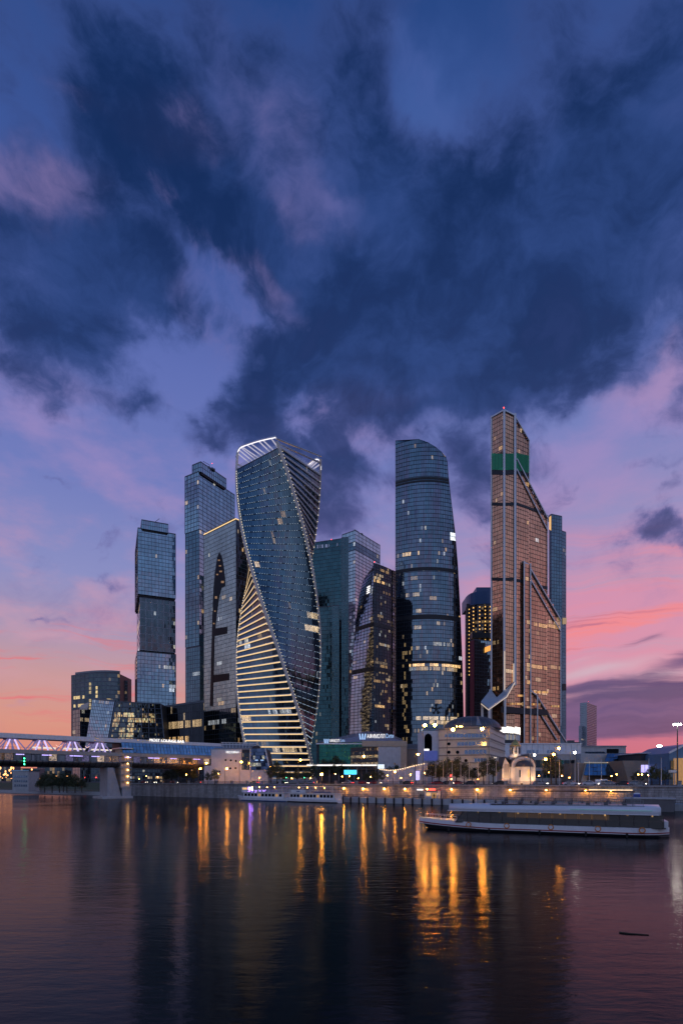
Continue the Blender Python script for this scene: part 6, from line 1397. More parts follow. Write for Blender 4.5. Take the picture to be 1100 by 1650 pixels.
for px, D, sc in ((562, 262, .7), (575, 250, .6), (590, 240, .6), (603, 236, .7), (614, 250, .75)): plant(random.choice((0, 1)), px, D, sc, 'small tree below the cyan sign board')
for px, D, sc in ((628, 292, 1.1), (640, 294, 1.15), (650, 290, .95)): plant(random.choice((0, 1)), px, D, sc, 'tree before the grey mall wall')
for px, D, sc, k in ((696, 208, 1.0, 0), (708, 212, 1.2, 1), (720, 206, 1.15, 0), (735, 212, 1.1, 2), (748, 208, 1.05, 0), (760, 214, .9, 1), (779, 206, .95, 2), (794, 208, 1.0, 2)): plant(k, px, D, sc, 'tree in front of the cream domed office')
for px, D, sc in ((888, 190, 1.15), (896, 196, 1.0)): plant(2, px, D, sc, 'slim tree between the chapel and the white hall')
for px, D, sc in ((1050, 196, .85), (1062, 192, .7), (1071, 190, .65), (1026, 200, .6)): plant(random.choice((0, 1)), px, D, sc, 'low tree before the brown stone hall')
# clipped hedge and shrubs at the foot of the chapel and mall
# ------------------------------------------------------------------ street lamps
LK_ = 0
def lamp(px, py, D, mat, label, arm=1.2, r=.32, heads=1, base=GZ, pole_px=None, group='street lamps along the embankment'):
    x0 = X(px, D); z1 = Z(py, D); t_ = thing('street_lamp', label, 'street lamp', (X(pole_px, D) if pole_px else x0 - arm, D, base), group)
    bx = t_.location[0]
    MB().tube([(bx, D, base), (bx, D, base + 1), (bx, D, z1 + .2)], .17, 7, .09).build('pole', 'lamp_pole', t_)
    for k in range(heads):
        hx_ = x0 + k * W(16, D) if heads > 1 else x0
        MB().tube([(bx, D, z1 + .1), ((bx + hx_) / 2, D - .2, z1 + .55), (hx_, D - .4, z1 + .45)], .07, 5).build('arm', 'lamp_pole', t_)
        MB().obox((hx_, D - .4, z1 + .36), (.5, 0, 0), (0, .28, 0), (0, 0, .12)).build('head', 'steel_grey', t_)
        MB().ball((hx_, D - .45, z1), r, 8).build('bulb', mat, t_, True)
    return t_
G1 = 'amber street lamps'
lamp(684, 1169, 188, 'lamp_amber_strong', 'tall mast with twin bright amber lamps beside the domed office', heads=2, r=.52, pole_px=681)
lamp(729, 1176, 190, 'lamp_amber_strong', 'bright amber lamp before the left half of the domed office', r=.52, arm=2.0)
lamp(776, 1175, 188, 'lamp_amber_strong', 'bright amber lamp before the corner of the domed office', r=.52, arm=-2.4)
lamp(518, 1248, 204, 'lamp_amber_strong', 'low bright amber lamp near the foot of the twisted tower', r=.42, arm=.01)
for px, py, D, lab in ((333, 1230, 250, 'amber lamp in front of the lobby end of the footbridge'), (323, 1239, 252, 'lower amber lamp under the end of the footbridge'), (366, 1239, 236, 'reddish amber lamp before the portholes of the lobby'), (389, 1228, 236, 'amber lamp beside the glazed lobby stair'), (437, 1236, 250, 'amber lamp beside the tilted blue lobby bay'), (484, 1225, 226, 'amber lamp before the lowest bands of the twisted tower'), (586, 1219, 214, 'amber lamp before the lit mall entrance'), (673, 1216, 200, 'amber lamp beside the brown mall annex'), (636, 1244, 250, 'pale lamp below the curved ramp'), (899, 1206, 178, 'tallest amber lamp before the white hall'), (891, 1216, 180, 'amber lamp right of the chapel tree'), (878, 1224, 182, 'short amber lamp beside the chapel')):
    lamp(px, py, D, 'lamp_amber', lab, arm=.9, r=.38)
lamp(860, 1217, 182, 'lamp_white', 'white lamp just beside the chapel roof', r=.30); lamp(925, 1213, 166, 'lamp_white', 'bright white lamp before the low pavilion', r=.36)
mt = thing('floodlight_mast', 'tall floodlight mast with a ring of white lamps by the gabled hall', 'floodlight mast', (X(1091, 180), 180, GZ))
MB().tube([(X(1091, 180), 180, GZ), (X(1091, 180), 180, Z(1167, 180))], .3, 8, .14).build('pole', 'lamp_pole', mt)
for k in range(6):
    a = k * math.pi / 3; MB().ball((X(1091, 180) + 1.1 * math.cos(a), 180 + .7 * math.sin(a), Z(1168, 180)), .26, 8).build('bulb', 'lamp_white', mt, True)
MB().lathe([(1.4, 0), (1.4, .15), (.2, .5)], (X(1091, 180), 180, Z(1166.5, 180)), 12).build('head_ring', 'steel_grey', mt)
mt2 = thing('floodlight_mast', 'shorter floodlight mast behind the dark roof of the stone hall', 'floodlight mast', (X(1061, 262), 262, GZ))
MB().tube([(X(1061, 262), 262, GZ), (X(1061, 262), 262, Z(1202, 262))], .25, 8, .14).build('pole', 'lamp_pole', mt2)
for k in range(4): MB().ball((X(1058.5 + k * 1.7, 262), 261.6, Z(1202.5, 262)), .34, 8).build('bulb', 'lamp_white', mt2, True)
# small globe lamps between the trees
gl = thing('globe_lamp', 'x', 'street lamp', (0, 0, 0), 'small globe lamps among the trees')
MB().tube([(0, 0, 0), (0, 0, 3.4)], .07, 6, .05).build('pole', 'lamp_pole', gl); MB().ball((0, 0, 3.6), .20, 8).build('globe', 'lamp_small', gl, True)
first = True
GL = [(540, 232, 'by the small trees under the canopy light line'), (551, 270, 'by the small trees under the canopy light line'), (563, 215, 'by the small trees under the canopy light line'), (577, 222, 'by the small trees under the canopy light line'), (597, 228, 'by the small trees under the canopy light line'),
      (624, 226, 'below the curved ramp'), (646, 230, 'below the curved ramp'), (661, 224, 'below the curved ramp'), (684, 214, 'among the trees before the domed office'), (727, 198, 'among the trees before the domed office'), (770, 200, 'among the trees before the domed office'),
      (868, 190, 'beside the chapel wall'), (884, 200, 'beside the low pavilion glazing'), (905, 196, 'beside the low pavilion glazing'), (917, 190, 'beside the low pavilion glazing'), (985, 186, 'before the sloping blue glass roofs'), (993, 184, 'before the sloping blue glass roofs'), (1028, 184, 'before the brown stone hall'), (1034, 186, 'before the brown stone hall'), (1044, 182, 'before the brown stone hall'),
      (300, 250, 'before the trees under the footbridge'), (352, 240, 'before the bridge lobby'), (418, 236, 'before the bridge lobby'), (470, 236, 'at the foot of the twisted tower'), (500, 232, 'at the foot of the twisted tower'), (224, 330, 'by the shop under the footbridge'), (236, 325, 'by the shop under the footbridge'), (254, 330, 'by the shop under the footbridge')]
for px, D, lab in GL:
    o = gl if first else copy_tree(gl); first = False
    o.location = (X(px, D), D, GZ); o['label'] = 'small globe lamp ' + lab; o.scale = (1, 1, random.uniform(.55, 1.25))
# lamps of the far avenue seen under the bridge
fl = thing('avenue_lamp', 'x', 'street lamp', (0, 0, 0), 'lamps of the far avenue under the footbridge'); MB().tube([(0, 0, 0), (0, 0, 8)], .12, 6, .08).build('pole', 'lamp_pole', fl); MB().ball((0, 0, 8.1), .85, 8).build('bulb', 'lamp_far', fl, True)
first = True; r_ = random.Random(21)
for k in range(44):
    px = r_.uniform(-8, 26) if k < 30 else r_.uniform(26, 178); D = r_.uniform(420, 800)
    o = fl if first else copy_tree(fl); first = False
    o.location = (X(px, D), D, GZ); o['label'] = 'amber avenue lamp far beyond the boathouse' if k < 30 else 'amber avenue lamp far behind the shore trees'; s_ = r_.uniform(.5, 1.1); o.scale = (s_, s_, r_.uniform(.4, 1.8))
# ------------------------------------------------------------------ flagpoles
fp = thing('flagpole', 'x', 'flagpole', (0, 0, 0), 'white flagpoles along the embankment')
MB().tube([(0, 0, 0), (0, 0, 8.2)], .10, 8, .05).build('pole', 'hull_white', fp); MB().lathe([(.28, 0), (.28, .12), (.14, .3)], (0, 0, 0), 10).build('base', 'concrete', fp); MB().ball((0, 0, 8.25), .1, 8).build('finial', 'gold', fp)
first = True
for px in (625, 634, 643, 652.6, 664.5, 676, 688, 701.5, 714, 728, 742, 755.5, 770, 784.7, 799, 901, 926, 931.5, 949, 968.5, 1045, 1065, 1087):
    o = fp if first else copy_tree(fp); first = False
    s0 = s_of(px, 24.5); q = Q(s0, 24.5, GZ + .13); o.location = q; o['label'] = 'white flagpole in the row before the ramp and mall' if px < 680 else 'white flagpole in the row before the cream domed office' if px < 810 else 'white flagpole before the exhibition halls'
# ------------------------------------------------------------------ cars
def make_car(paint_name, van=False):
    root = thing('parked_car', 'x', 'car', (0, 0, 0), 'cars on the embankment road')
    L_ = 4.4; hw = .88
    prof = [(-2.2, .35), (-2.22, .75), (-2.1, .95), (-1.75, 1.0), (-1.2, 1.42), (-.3, 1.50), (.5, 1.42), (1.05, 1.0), (1.9, .86), (2.18, .7), (2.22, .4)] if not van else [(-2.3, .35), (-2.32, 1.2), (-2.25, 1.95), (1.0, 2.0), (1.55, 1.25), (2.2, 1.0), (2.32, .4)]
    rings = []
    for y, k in ((-hw, .93), (-hw * .96, 1.0), (hw * .96, 1.0), (hw, .93)): rings.append([(x * (1 if abs(y) < hw else .985), y * (1.0 if z < 1.02 else .84), .3 + (z - .3) * k if z > .9 else z) for x, z in prof])
    body = MB().loops(rings).build('body', paint_name, root)
    g = [(-1.55, 1.02), (-1.12, 1.36), (.42, 1.36), (.9, 1.02)] if not van else [(.55, 1.3), (.55, 1.85), (.95, 1.85), (1.38, 1.3)]
    for sg in (-1, 1):
        mb = MB(); a = [(x, sg * (hw * .86 + (1.36 - z) * .2 + .03), z) for x, z in g]; b_ = [(x, sg * (hw * .80), z) for x, z in g]; mb.loops([a, b_] if sg < 0 else [b_, a]); mb.build('side_window', 'glass_black', root)
    mb = MB(); wq = ((.56, 1.41), (1.08, 1.02)) if not van else ((1.06, 1.96), (1.56, 1.3)); mb.loops([[(wq[0][0], -.62, wq[0][1]), (wq[0][0], .62, wq[0][1]), (wq[1][0], .7, wq[1][1]), (wq[1][0], -.7, wq[1][1])], [(wq[0][0] + .04, -.62, wq[0][1] + .02), (wq[0][0] + .04, .62, wq[0][1] + .02), (wq[1][0] + .04, .7, wq[1][1] + .02), (wq[1][0] + .04, -.7, wq[1][1] + .02)]]); mb.build('windscreen', 'glass_black', root)
    for x in (-1.38, 1.36):
        for sg in (-1, 1):
            wh = MB().tube([(x, sg * .74, .33), (x, sg * .93, .33)], .33, 14).build('wheel', 'rubber', root); MB().tube([(x, sg * .90, .33), (x, sg * .945, .33)], .2, 10).build('rim', 'steel_grey', wh)
    for sg in (-1, 1):
        MB().obox((2.18 if not van else 2.3, sg * .62, .68), (.05, 0, 0), (0, .16, 0), (0, 0, .08)).build('headlight', 'head_white', root)
        MB().obox((-2.2 if not van else -2.3, sg * .66, .78), (.05, 0, 0), (0, .14, 0), (0, 0, .09)).build('tail_light', 'tail_red', root)
    return root
paint('car_white', (.72, .72, .74), .25, var=.05, spec=.7); paint('car_dark', (.02, .022, .028), .2, var=.1, spec=.7); paint('car_silver', (.38, .39, .42), .25, .5, var=.05); paint('car_red', (.32, .02, .02), .25, var=.08, spec=.7)
cars = {k: make_car('car_' + k) for k in ('white', 'dark', 'silver', 'red')}; cars['van'] = make_car('car_white', True); cu_ = {k: False for k in cars}
def park(k, px, off, rev, label):
    o = copy_tree(cars[k]) if cu_[k] else cars[k]; cu_[k] = True
    q = Q(s_of(px, off), off, GZ + .006); o.location = q; o.rotation_euler = (0, 0, ang + (math.pi if rev else 0)); o['label'] = label
    if k == 'van': o.name = 'delivery_van'; o['category'] = 'van'
for k, px, off, rev, lab in (('white', 920, 7.5, False, 'white car on the embankment before the low pavilion'), ('white', 951, 7.5, False, 'white car on the embankment before the blue glass roofs'), ('silver', 983, 8, False, 'silver car passing under the blue glass roofs'), ('dark', 1004, 8, True, 'dark car before the slanted wall of the stone hall'), ('silver', 1026, 7.5, False, 'silver car in front of the violet lit windows'),
                             ('van', 972, 21, False, 'white delivery van under the blue glass roofs'), ('red', 706, 16, False, 'red car before the trees of the domed office'), ('dark', 722, 16, False, 'dark car before the trees of the domed office'), ('red', 738, 16.5, False, 'red car before the round office windows'), ('dark', 757, 10, True, 'dark car driving past the domed office'), ('dark', 805, 9, True, 'dark car beside the chapel side wall'),
                             ('silver', 870, 10, False, 'silver car right of the chapel'), ('red', 232, 16, False, 'red car on the road under the footbridge'), ('dark', 246, 12, False, 'dark car on the road under the footbridge'), ('red', 280, 15, False, 'red car before the trees under the footbridge'), ('silver', 352, 12, True, 'silver car before the bridge lobby'), ('red', 378, 14, False, 'red car before the lobby portholes'), ('silver', 410, 12, True, 'silver car before the tilted lobby bay'),
                             ('dark', 455, 14, False, 'dark car by the trees of the twisted tower'), ('red', 585, 15, False, 'red car below the cyan sign board'), ('red', 605, 16, False, 'red car below the curved ramp end'), ('silver', 560, 12, True, 'silver car below the lit canopy'), ('silver', 500, 12, True, 'silver car at the foot of the twisted tower'), ('dark', 655, 12, True, 'dark car before the curved ramp'), ('silver', 320, 12, True, 'silver car under the footbridge end')):
    park(k, px, off, rev, lab)
# traffic lights
for px, D, col, lab in ((155, 330, 'sign_red', 'red traffic light beyond the bridge pier'), (137, 345, 'sign_red', 'second red traffic light beyond the shore trees'), (461, 236, 'light_green', 'green traffic light at the foot of the twisted tower'), (490, 240, 'light_green', 'green traffic light beside the low bright amber lamp'), (726, 204, 'sign_red', 'red traffic light before the domed office')):
    t_ = thing('traffic_light', lab, 'traffic light', (X(px, D), D, GZ)); MB().tube([(X(px, D), D, GZ), (X(px, D), D, GZ + 3.6)], .08, 6).build('pole', 'lamp_pole', t_); MB().box(X(px, D) - .2, X(px, D) + .2, D - .15, D + .15, GZ + 2.6, GZ + 3.7).build('housing', 'rail_black', t_)
    zl = GZ + (3.4 if col == 'sign_red' else 2.85); MB().ball((X(px, D), D - .2, zl), .17 if col != 'sign_red' else .26, 8).build('lamp', 'signal_red' if col == 'sign_red' else col, t_)
nv_ = thing('navigation_light', 'column of three green navigation lights hung on the footbridge', 'signal', tuple(bp(s_br(38), -2, ZT - 1)))
bd_ = bp(s_br(38), -1.75, ZT - .5); MB().obox(bd_, (.35, 0, 0), (0, .1, 0), (0, 0, 1.7)).build('board', 'rail_black', nv_)
for k in range(3): MB().ball(bd_ + np.array((0, -.2, 1.1 - k * 1.1)), .26, 8).build('lamp', 'light_green', nv_)
# kiosk on the landing stage
ksq = s_of(691, -2.6); kq = Q(ksq, -2.4)
ks = thing('ticket_kiosk', 'small lit ticket kiosk with red awning on the landing stage', 'kiosk', (*kq, 1.7))
def kb(a, b_, o0, o1, z0, z1, name, mat): 
    MB().prism([Q(ksq + a, o0), Q(ksq + b_, o0), Q(ksq + b_, o1), Q(ksq + a, o1)], z0, z1).build(name, mat, ks)
kb(-1.6, 3.0, -2.6, -.4, 1.7, 4.3, 'hut', 'white_wall'); kb(-1.0, .6, -2.66, -2.58, 2.5, 3.7, 'hatch', 'room_warm'); kb(-1.8, 3.2, -3.4, -.3, 4.3, 4.55, 'roof', 'crimson'); kb(-.2, 2.6, -3.5, -3.42, 4.35, 4.95, 'red_sign', 'sign_red'); kb(-5.4, -3.2, -.5, -.3, 4.3, 4.75, 'white_sign', 'sign_white'); kb(.9, 2.6, -2.66, -2.58, 1.9, 3.7, 'door', 'amber_glow')
pt = thing('portable_toilet', 'blue portable toilet cabin on the landing stage', 'portable toilet', Q(s_of(1026, -2), -2, 1.7)); tq = s_of(1026, -2)
MB().prism([Q(tq - .75, -2.8), Q(tq + .75, -2.8), Q(tq + .75, -1.4), Q(tq - .75, -1.4)], 1.7, 4.0).build('cabin', 'toilet_blue', pt); MB().loops([[(*Q(tq - .8, -2.85), 4.0), (*Q(tq + .8, -2.85), 4.0), (*Q(tq + .8, -1.35), 4.0), (*Q(tq - .8, -1.35), 4.0)], [(*Q(tq - .5, -2.6), 4.35), (*Q(tq + .5, -2.6), 4.35), (*Q(tq + .5, -1.6), 4.35), (*Q(tq - .5, -1.6), 4.35)]]).build('roof', 'white_wall', pt); MB().prism([Q(tq - .45, -2.86), Q(tq + .45, -2.86), Q(tq + .45, -2.79), Q(tq - .45, -2.79)], 1.85, 3.8).build('door', 'hull_blue', pt)
tl_ = thing('tube_light', 'long thin warm tube light fixed to the quay wall', 'light', Q(s_of(985), -.2, 5)); MB().beam(Q(s_of(949), -.25, GZ - 1.0), Q(s_of(1019), -.25, GZ - 1.0), .14, .14).build('tube', 'strip_warm', tl_)
for px in (950, 972, 995, 1018): MB().beam(Q(s_of(px), -.25, GZ - .98), Q(s_of(px), .1, GZ - .9), .06, .06).build('bracket', 'rail_black', tl_)
# people on the landing stage
def person(px, off, h, label, mat, rot=0.0):
    s0 = s_of(px, off); q = Q(s0, off, 1.7); me = bpy.data.meshes.new('person')
    J = dict(pel=(0, 0, .53), ch=(0, .01, .78), nk=(0, 0, .85), hd=(0, -.01, .91), top=(0, 0, .985), ls=(-.115, 0, .80), le=(-.15, .02, .63), lh=(-.14, -.04, .48), rs=(.115, 0, .80), re=(.15, .02, .63), rh=(.13, -.06, .50), lk=(-.06, -.01, .28), la=(-.065, .03, .035), lt=(-.07, -.08, .015), rk=(.06, -.03, .28), ra=(.07, .0, .035), rt=(.075, -.11, .015))
    names = list(J); E_ = [('pel', 'ch'), ('ch', 'nk'), ('nk', 'hd'), ('hd', 'top'), ('ch', 'ls'), ('ls', 'le'), ('le', 'lh'), ('ch', 'rs'), ('rs', 're'), ('re', 'rh'), ('pel', 'lk'), ('lk', 'la'), ('la', 'lt'), ('pel', 'rk'), ('rk', 'ra'), ('ra', 'rt')]
    me.from_pydata([tuple(c * h for c in J[n]) for n in names], [(names.index(a), names.index(b_)) for a, b_ in E_], [])
    o = link('person', me); o.location = q; o.rotation_euler = (0, 0, rot)
    sk = o.modifiers.new('skin', 'SKIN'); ss_ = o.modifiers.new('sub', 'SUBSURF'); ss_.levels = ss_.render_levels = 1
    rad = dict(pel=.085, ch=.095, nk=.035, hd=.06, top=.045, ls=.045, le=.033, lh=.022, rs=.045, re=.033, rh=.022, lk=.042, la=.03, lt=.022, rk=.042, ra=.03, rt=.022)
    for n, v in zip(names, me.skin_vertices[0].data): v.radius = (rad[n] * h, rad[n] * h)
    me.skin_vertices[0].data[0].use_root = True; me.materials.append(MATS[mat]); tag(o, label, 'person', 'people on the landing stage')
person(677.5, -4.6, 1.75, 'person in dark clothes standing beside the ticket kiosk fence', 'cloth_dark', .6); person(681, -4.2, 1.68, 'person in a grey jacket facing the ticket kiosk', 'cloth_grey', 2.2); person(699, -4.4, 1.72, 'person in dark clothes at the kiosk door', 'cloth_dark', -1.0); person(712, -4.8, 1.7, 'person in a pale top walking along the landing stage', 'cloth_pale', 1.2)

# ------------------------------------------------------------------ boats
def frame_fn(c, ang_): 
    ca, sa = math.cos(ang_), math.sin(ang_)
    return lambda x, y, z: (c[0] + x * ca - y * sa, c[1] + x * sa + y * ca, z)
def hull(T, L_, bw, z0, z1, sheer, rake, n=22, both=False):
    rings = []
    for i in range(n + 1):
        f = i / n; x = -L_ / 2 + L_ * f
        tap = min(1, ((f) / .26) ** .62 if f < .26 else 1, ((1 - f) / (.12 if not both else .26)) ** .5 if f > .86 else 1); tap = max(tap, .03)
        sh = sheer * (max(0, (.35 - f) / .35) ** 2); xs = -rake * max(0, (.2 - f) / .2)
        rings.append([T(x, -bw * tap * .72, z0), T(x + xs * .5, -bw * tap * .95, (z0 + z1) / 2), T(x + xs, -bw * tap, z1 + sh), T(x + xs, bw * tap, z1 + sh), T(x + xs * .5, bw * tap * .95, (z0 + z1) / 2), T(x, bw * tap * .72, z0)])
    return rings
# moving river boat, right foreground
BC = (X(880, 80) - .6, 80.4); ba = math.atan2(-14.5, 32.0); T = frame_fn(BC, ba)
rb_ = thing('river_cruiser', 'long low white river cruiser with dark glass saloon and red stripe', 'boat', (*BC, 0))
HL = 32.5; rg = hull(T, HL, 3.1, -.6, 1.05, .5, 2.2)
MB().loops([r[::-1] for r in rg]).build('hull', 'hull_dark', rb_, False)
def rubbing(z0, z1, out, mat, name, f0=0, f1=22):
    mb = MB(); rr = []
    for i in range(f0, f1 + 1):
        q0, q1 = np.array(rg[i][2]), np.array(rg[i][3]); cc = (q0 + q1) / 2; dv = q0 - cc; dv /= np.linalg.norm(dv) + 1e-6; b_ = z1 + (q0[2] - 1.05)
        rr.append([(*(q0[:2] + dv[:2] * out), z0 + (q0[2] - 1.05) * .9), (*(q0[:2] + dv[:2] * out), b_), (*(q1[:2] - dv[:2] * out), b_), (*(q1[:2] - dv[:2] * out), z0 + (q0[2] - 1.05) * .9)])
    mb.loops(rr); return mb.build(name, mat, rb_)
rubbing(.62, 1.25, .08, 'hull_white', 'white_strake'); rubbing(.46, .62, .10, 'hull_red', 'red_stripe'); rubbing(.36, .46, .09, 'hull_white', 'white_line')
def tb(x0, x1, y0, y1, z0, z1, name, mat, par=rb_): 
    return MB().loops([[T(x0, y0, z0), T(x1, y0, z0), T(x1, y1, z0), T(x0, y1, z0)], [T(x0, y0, z1), T(x1, y0, z1), T(x1, y1, z1), T(x0, y1, z1)]]).build(name, mat, par)
tb(-12.2, 15.6, -2.45, 2.45, 1.2, 1.35, 'saloon_floor', 'roof_slate')
nw = 16
for sg in (-1, 1):
    for i in range(nw):
        x0 = -12 + i * 27.4 / nw; x1 = x0 + 27.4 / nw - .16
        mb = MB(); rake0 = -1.6 * (1 - i / nw) if i == 0 else 0
        mb.loops([[T(x0, sg * 2.5, 1.25), T(x1, sg * 2.5, 1.25), T(x1, sg * 2.32, 3.0), T(x0 + (1.2 if i == 0 else 0), sg * 2.32, 3.0)], [T(x0, sg * 2.44, 1.25), T(x1, sg * 2.44, 1.25), T(x1, sg * 2.26, 3.0), T(x0 + (1.2 if i == 0 else 0), sg * 2.26, 3.0)]]); mb.build('saloon_window', 'boat_glass', rb_)
    mb = MB()
    for i in range(nw + 1): x0 = -12.08 + i * 27.4 / nw; mb.beam(T(x0, sg * 2.5, 1.25), T(x0 + (1.2 if i == 0 else 0), sg * 2.32, 3.02), .12, .14)
    mb.build('window_posts', 'hull_dark', rb_, kind='stuff')
tb(-10.5, 15.2, -1.6, 1.6, 1.36, 2.0, 'tables', 'boat_tables'); tb(-5, 9, .9, 1.5, 1.4, 2.7, 'saloon_glow', 'amber_glow')  # glowing box added inside to give the saloon its amber light
for i in range(9):
    q = T(-9 + i * 2.9, (-.7, .8)[i % 2], 2.75); MB().ball(q, .13, 6).build('saloon_lamp', 'lamp_saloon', rb_)
rf = []
for i in range(15):
    f = i / 14; x = -13.6 + 28.6 * f; tap = min(1, (f / .22 + .05) ** .6); tap = min(tap, 1); zc_ = 3.35 + .35 * math.sin(math.pi * min(1, f * 1.4) * .5)
    rf.append([T(x, -3.0 * tap, 3.02), T(x, -2.7 * tap, zc_ + .25), T(x, 0, zc_ + .62), T(x, 2.7 * tap, zc_ + .25), T(x, 3.0 * tap, 3.02)])
MB().loops([r[::-1] for r in rf]).build('roof', 'boat_roof', rb_, True)
tb(-13.2, 14.8, -3.05, -2.98, 2.98, 3.12, 'roof_trim', 'hull_white'); tb(-7, 13.2, -1.9, 1.9, 4.0, 4.1, 'sun_deck', 'roof_slate')
rl = MB()
for i in range(21): rl.beam(T(-7 + i, -2.0, 3.9), T(-7 + i, -2.0, 4.95), .04, .04); rl.beam(T(-7 + i, 2.0, 3.9), T(-7 + i, 2.0, 4.95), .04, .04)
for yy in (-2.0, 2.0):
    for zz in (4.5, 4.95): rl.beam(T(-7, yy, zz), T(13, yy, zz), .05, .05)
rl.build('deck_railing', 'steel_grey', rb_, kind='stuff')
tb(-4, 12, -1.95, 1.95, 6.0, 6.12, 'awning', 'awning_brown')
for i in range(8):
    for yy in (-1.2, .5):
        sx0 = -5.5 + i * 2.3; tb(sx0, sx0 + .5, yy, yy + .9, 4.1, 4.5, 'deck_seat', 'cloth_grey'); tb(sx0 + .42, sx0 + .54, yy, yy + .9, 4.5, 5.0, 'seat_back', 'cloth_grey')
for x in (-10, -4.5, 1.5, 7.5, 12.8): MB().tube([T(x + .34 * math.cos(a), -3.16, 1.0 + .34 * math.sin(a)) for a in np.linspace(0, 2 * math.pi, 13)], .08, 5).build('lifebuoy', 'sign_orange_paint', rb_)
for x in (-13, -7, 0, 6, 11): MB().tube([T(x, -3.22, .55), T(x, -3.22, -.05)], .14, 8).build('fender', 'rubber', rb_)
bow = MB()
for i in range(7): bow.beam(T(-17.4 + i * .9, -.35 - i * .28, 1.5 - i * .04), T(-17.4 + i * .9, -.35 - i * .28, 2.3 - i * .04), .04, .04); bow.beam(T(-17.4 + i * .9, .35 + i * .28, 1.5 - i * .04), T(-17.4 + i * .9, .35 + i * .28, 2.3 - i * .04), .04, .04)
for sg in (-1, 1): bow.beam(T(-17.4, sg * .35, 2.3), T(-12.0, sg * 2.03, 2.06), .05, .05)
bow.build('bow_railing', 'steel_pale', rb_, kind='stuff')
for x in (-3.8, 1.5, 6.5, 11.8):
    for yy in (-1.8, 1.8): MB().beam(T(x, yy, 4.0), T(x, yy, 6.0), .08, .08).build('awning_post', 'steel_grey', rb_)
tb(4, 14, -3.02, -2.96, 3.55, 3.62, 'cyan_light', 'led_cyan')
tb(15.3, 15.9, -2.2, 2.2, 1.2, 2.2, 'stern_bulwark', 'hull_white'); MB().beam(T(-9.5, 0, 3.9), T(-9.5, 0, 5.6), .1, .1).build('mast', 'hull_white', rb_)
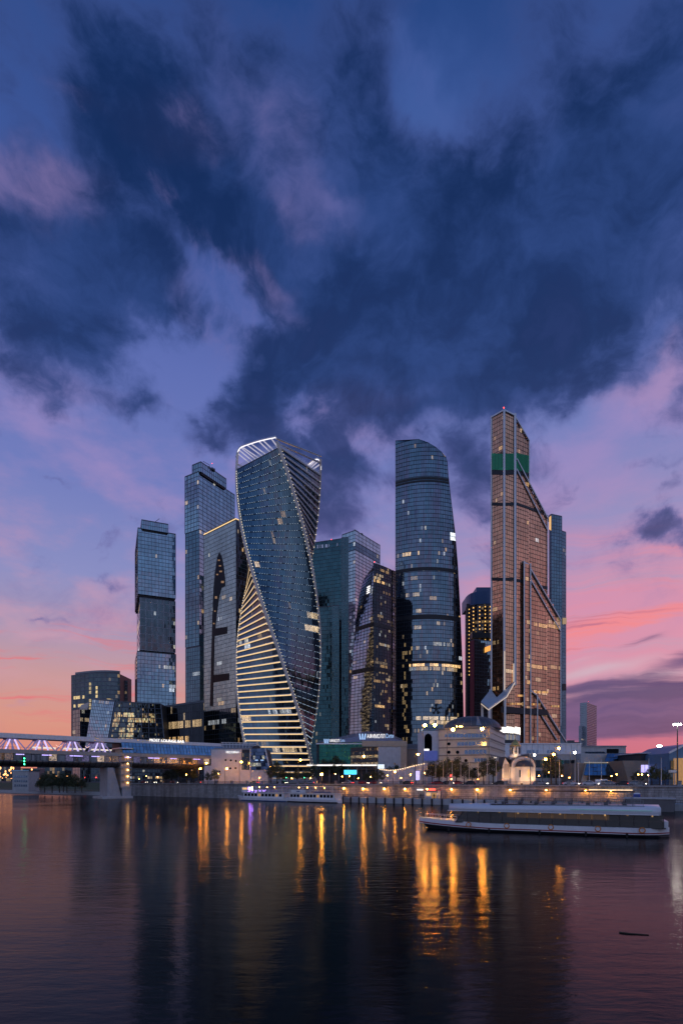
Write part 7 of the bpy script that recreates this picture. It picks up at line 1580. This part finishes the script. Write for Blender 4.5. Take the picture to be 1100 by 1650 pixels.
# moored boats
def moored(name, label, px0, px1, Dw, seed, style):
    sA, sB = s_of(px0, -13), s_of(px1, -13); a, b_ = np.array(Q(sA, -13)), np.array(Q(sB, -13)); c = (a + b_) / 2; L_ = np.linalg.norm(b_ - a)
    T = frame_fn(c, math.atan2(b_[1] - a[1], b_[0] - a[0])); t_ = thing(name, label, 'boat', (*c, 0), 'passenger boats moored at the quay'); bw = 2.6
    def tbx(x0, x1, y0, y1, z0, z1, nm, mat): return MB().loops([[T(x0, y0, z0), T(x1, y0, z0), T(x1, y1, z0), T(x0, y1, z0)], [T(x0, y0, z1), T(x1, y0, z1), T(x1, y1, z1), T(x0, y1, z1)]]).build(nm, mat, t_)
    h0 = hull(T, L_, bw, -.5, 1.15, .7, 1.6); MB().loops([r[::-1] for r in h0]).build('hull', 'hull_white', t_)
    h1 = hull(T, L_ * .992, bw * 1.02, -.5, .28, 0, .6); MB().loops([r[::-1] for r in h1]).build('boot_stripe', 'hull_blue' if style == 0 else 'hull_dark', t_)
    x0, x1 = -L_ * .36, L_ * .44; tbx(x0, x1, -2.1, 2.1, 1.15, 3.05, 'cabin', 'hull_white')
    n = 13 if style else 11
    for i in range(n):
        for sg in (-1, 1):
            xx = x0 + .6 + i * (x1 - x0 - 1.0) / n; tbx(xx, xx + (x1 - x0) / n * .66, sg * 2.1 - .05, sg * 2.1 + .05, 1.75, 2.7, 'window', 'glass_black' if (i + seed) % 5 else 'amber_glow')
    tbx(x0 - .6, x1 + .5, -2.4, 2.4, 3.05, 3.22, 'upper_deck', 'hull_white')
    rl = MB(); nn = int((x1 - x0) / .8)
    for i in range(nn + 1):
        for yy in (-2.3, 2.3): rl.beam(T(x0 + i * .8, yy, 3.2), T(x0 + i * .8, yy, 4.15), .045, .045)
    for yy in (-2.3, 2.3):
        for zz in (3.7, 4.15): rl.beam(T(x0, yy, zz), T(x1, yy, zz), .05, .05)
    rl.build('railing', 'steel_pale', t_, kind='stuff')
    wx = x0 + (1.2 if style == 0 else 2.2)
    if style == 0:
        tbx(x0 - 1.6, x0 + 1.8, -1.4, 1.4, 3.2, 5.2, 'wheelhouse', 'hull_white'); tbx(x0 - 1.66, x0 - 1.58, -1.2, 1.2, 4.1, 4.9, 'wheelhouse_window', 'glass_black'); tbx(x0 - 1.2, x0 + 1.4, -1.46, -1.38, 4.1, 4.9, 'wheelhouse_window', 'room_warm')
        MB().beam(T(x0 + .3, 0, 5.2), T(x0 + .3, 0, 7.6), .09, .09).build('mast', 'steel_pale', t_)
        for k in range(2): MB().ball(T(x0 + 2.4 + k * 1.3, -1.2, 4.6 - k * .5), .22, 8).build('violet_lamp', 'led_violet', t_)
        for k in range(7): tbx(x0 + 4 + k * 2.0, x0 + 5.1 + k * 2.0, -2.34, -2.28, 3.5, 4.0, 'violet_pennant', 'violet_glow' if k < 4 else 'violet_paint')
    else:
        tbx(x0 + 1.0, x0 + 7.5, -2.36, -2.30, 3.25, 4.3, 'name_board', 'hull_white'); tbx(x0 + 3.6, x0 + 5.0, -2.40, -2.36, 3.6, 3.95, 'emblem', 'hull_blue')
        tbx(x0 + 10, x1 - 1.5, -2.36, -2.30, 3.35, 3.75, 'blue_panel', 'hull_blue')
    tbx(x0 + 2.6, x1 - .4, -2.2, 2.2, 5.35, 5.47, 'canopy', 'hull_white' if style else 'violet_paint')
    for i in range(6):
        for yy in (-2.1, 2.1): MB().beam(T(x0 + 2.8 + i * (x1 - x0 - 3.6) / 5, yy, 3.2), T(x0 + 2.8 + i * (x1 - x0 - 3.6) / 5, yy, 5.35), .07, .07).build('canopy_post', 'steel_pale', t_)
    for i in range(4): MB().ball(T(x0 + 4 + i * (x1 - x0 - 5) / 4, -1.6, 5.1), .12, 6).build('deck_lamp', 'lamp_small', t_)
moored('passenger_boat', 'white passenger boat with violet lights on its open upper deck', 388, 468, 195, 1, 0)
moored('passenger_boat', 'white two deck passenger boat with a row of dark windows beside the landing stage', 460, 551, 195, 2, 1)
bu = thing('mooring_buoy', 'small dark mooring buoy floating on the open river', 'buoy', (X(517, 128), 128, 0)); MB().lathe([(.1, -.4), (.75, -.25), (.8, .15), (.5, .4), (.12, .5), (.1, 1.0)], (X(517, 128), 128, 0), 12).build('float', 'hull_dark', bu, True); MB().lathe([(.82, 0), (.82, .12)], (X(517, 128), 128, -.02), 12).build('band', 'sign_orange_paint', bu)
stq = [(X(997, 27.2), 27.2, .03), (X(1015, 27.0), 26.98, .03), (X(1043, 26.9), 26.8, .02)]
st = MB().tube(stq, .05, 6, .02).build('floating_stick', 'bark'); tag(st, 'thin dark stick floating on the pink lit water', 'stick')
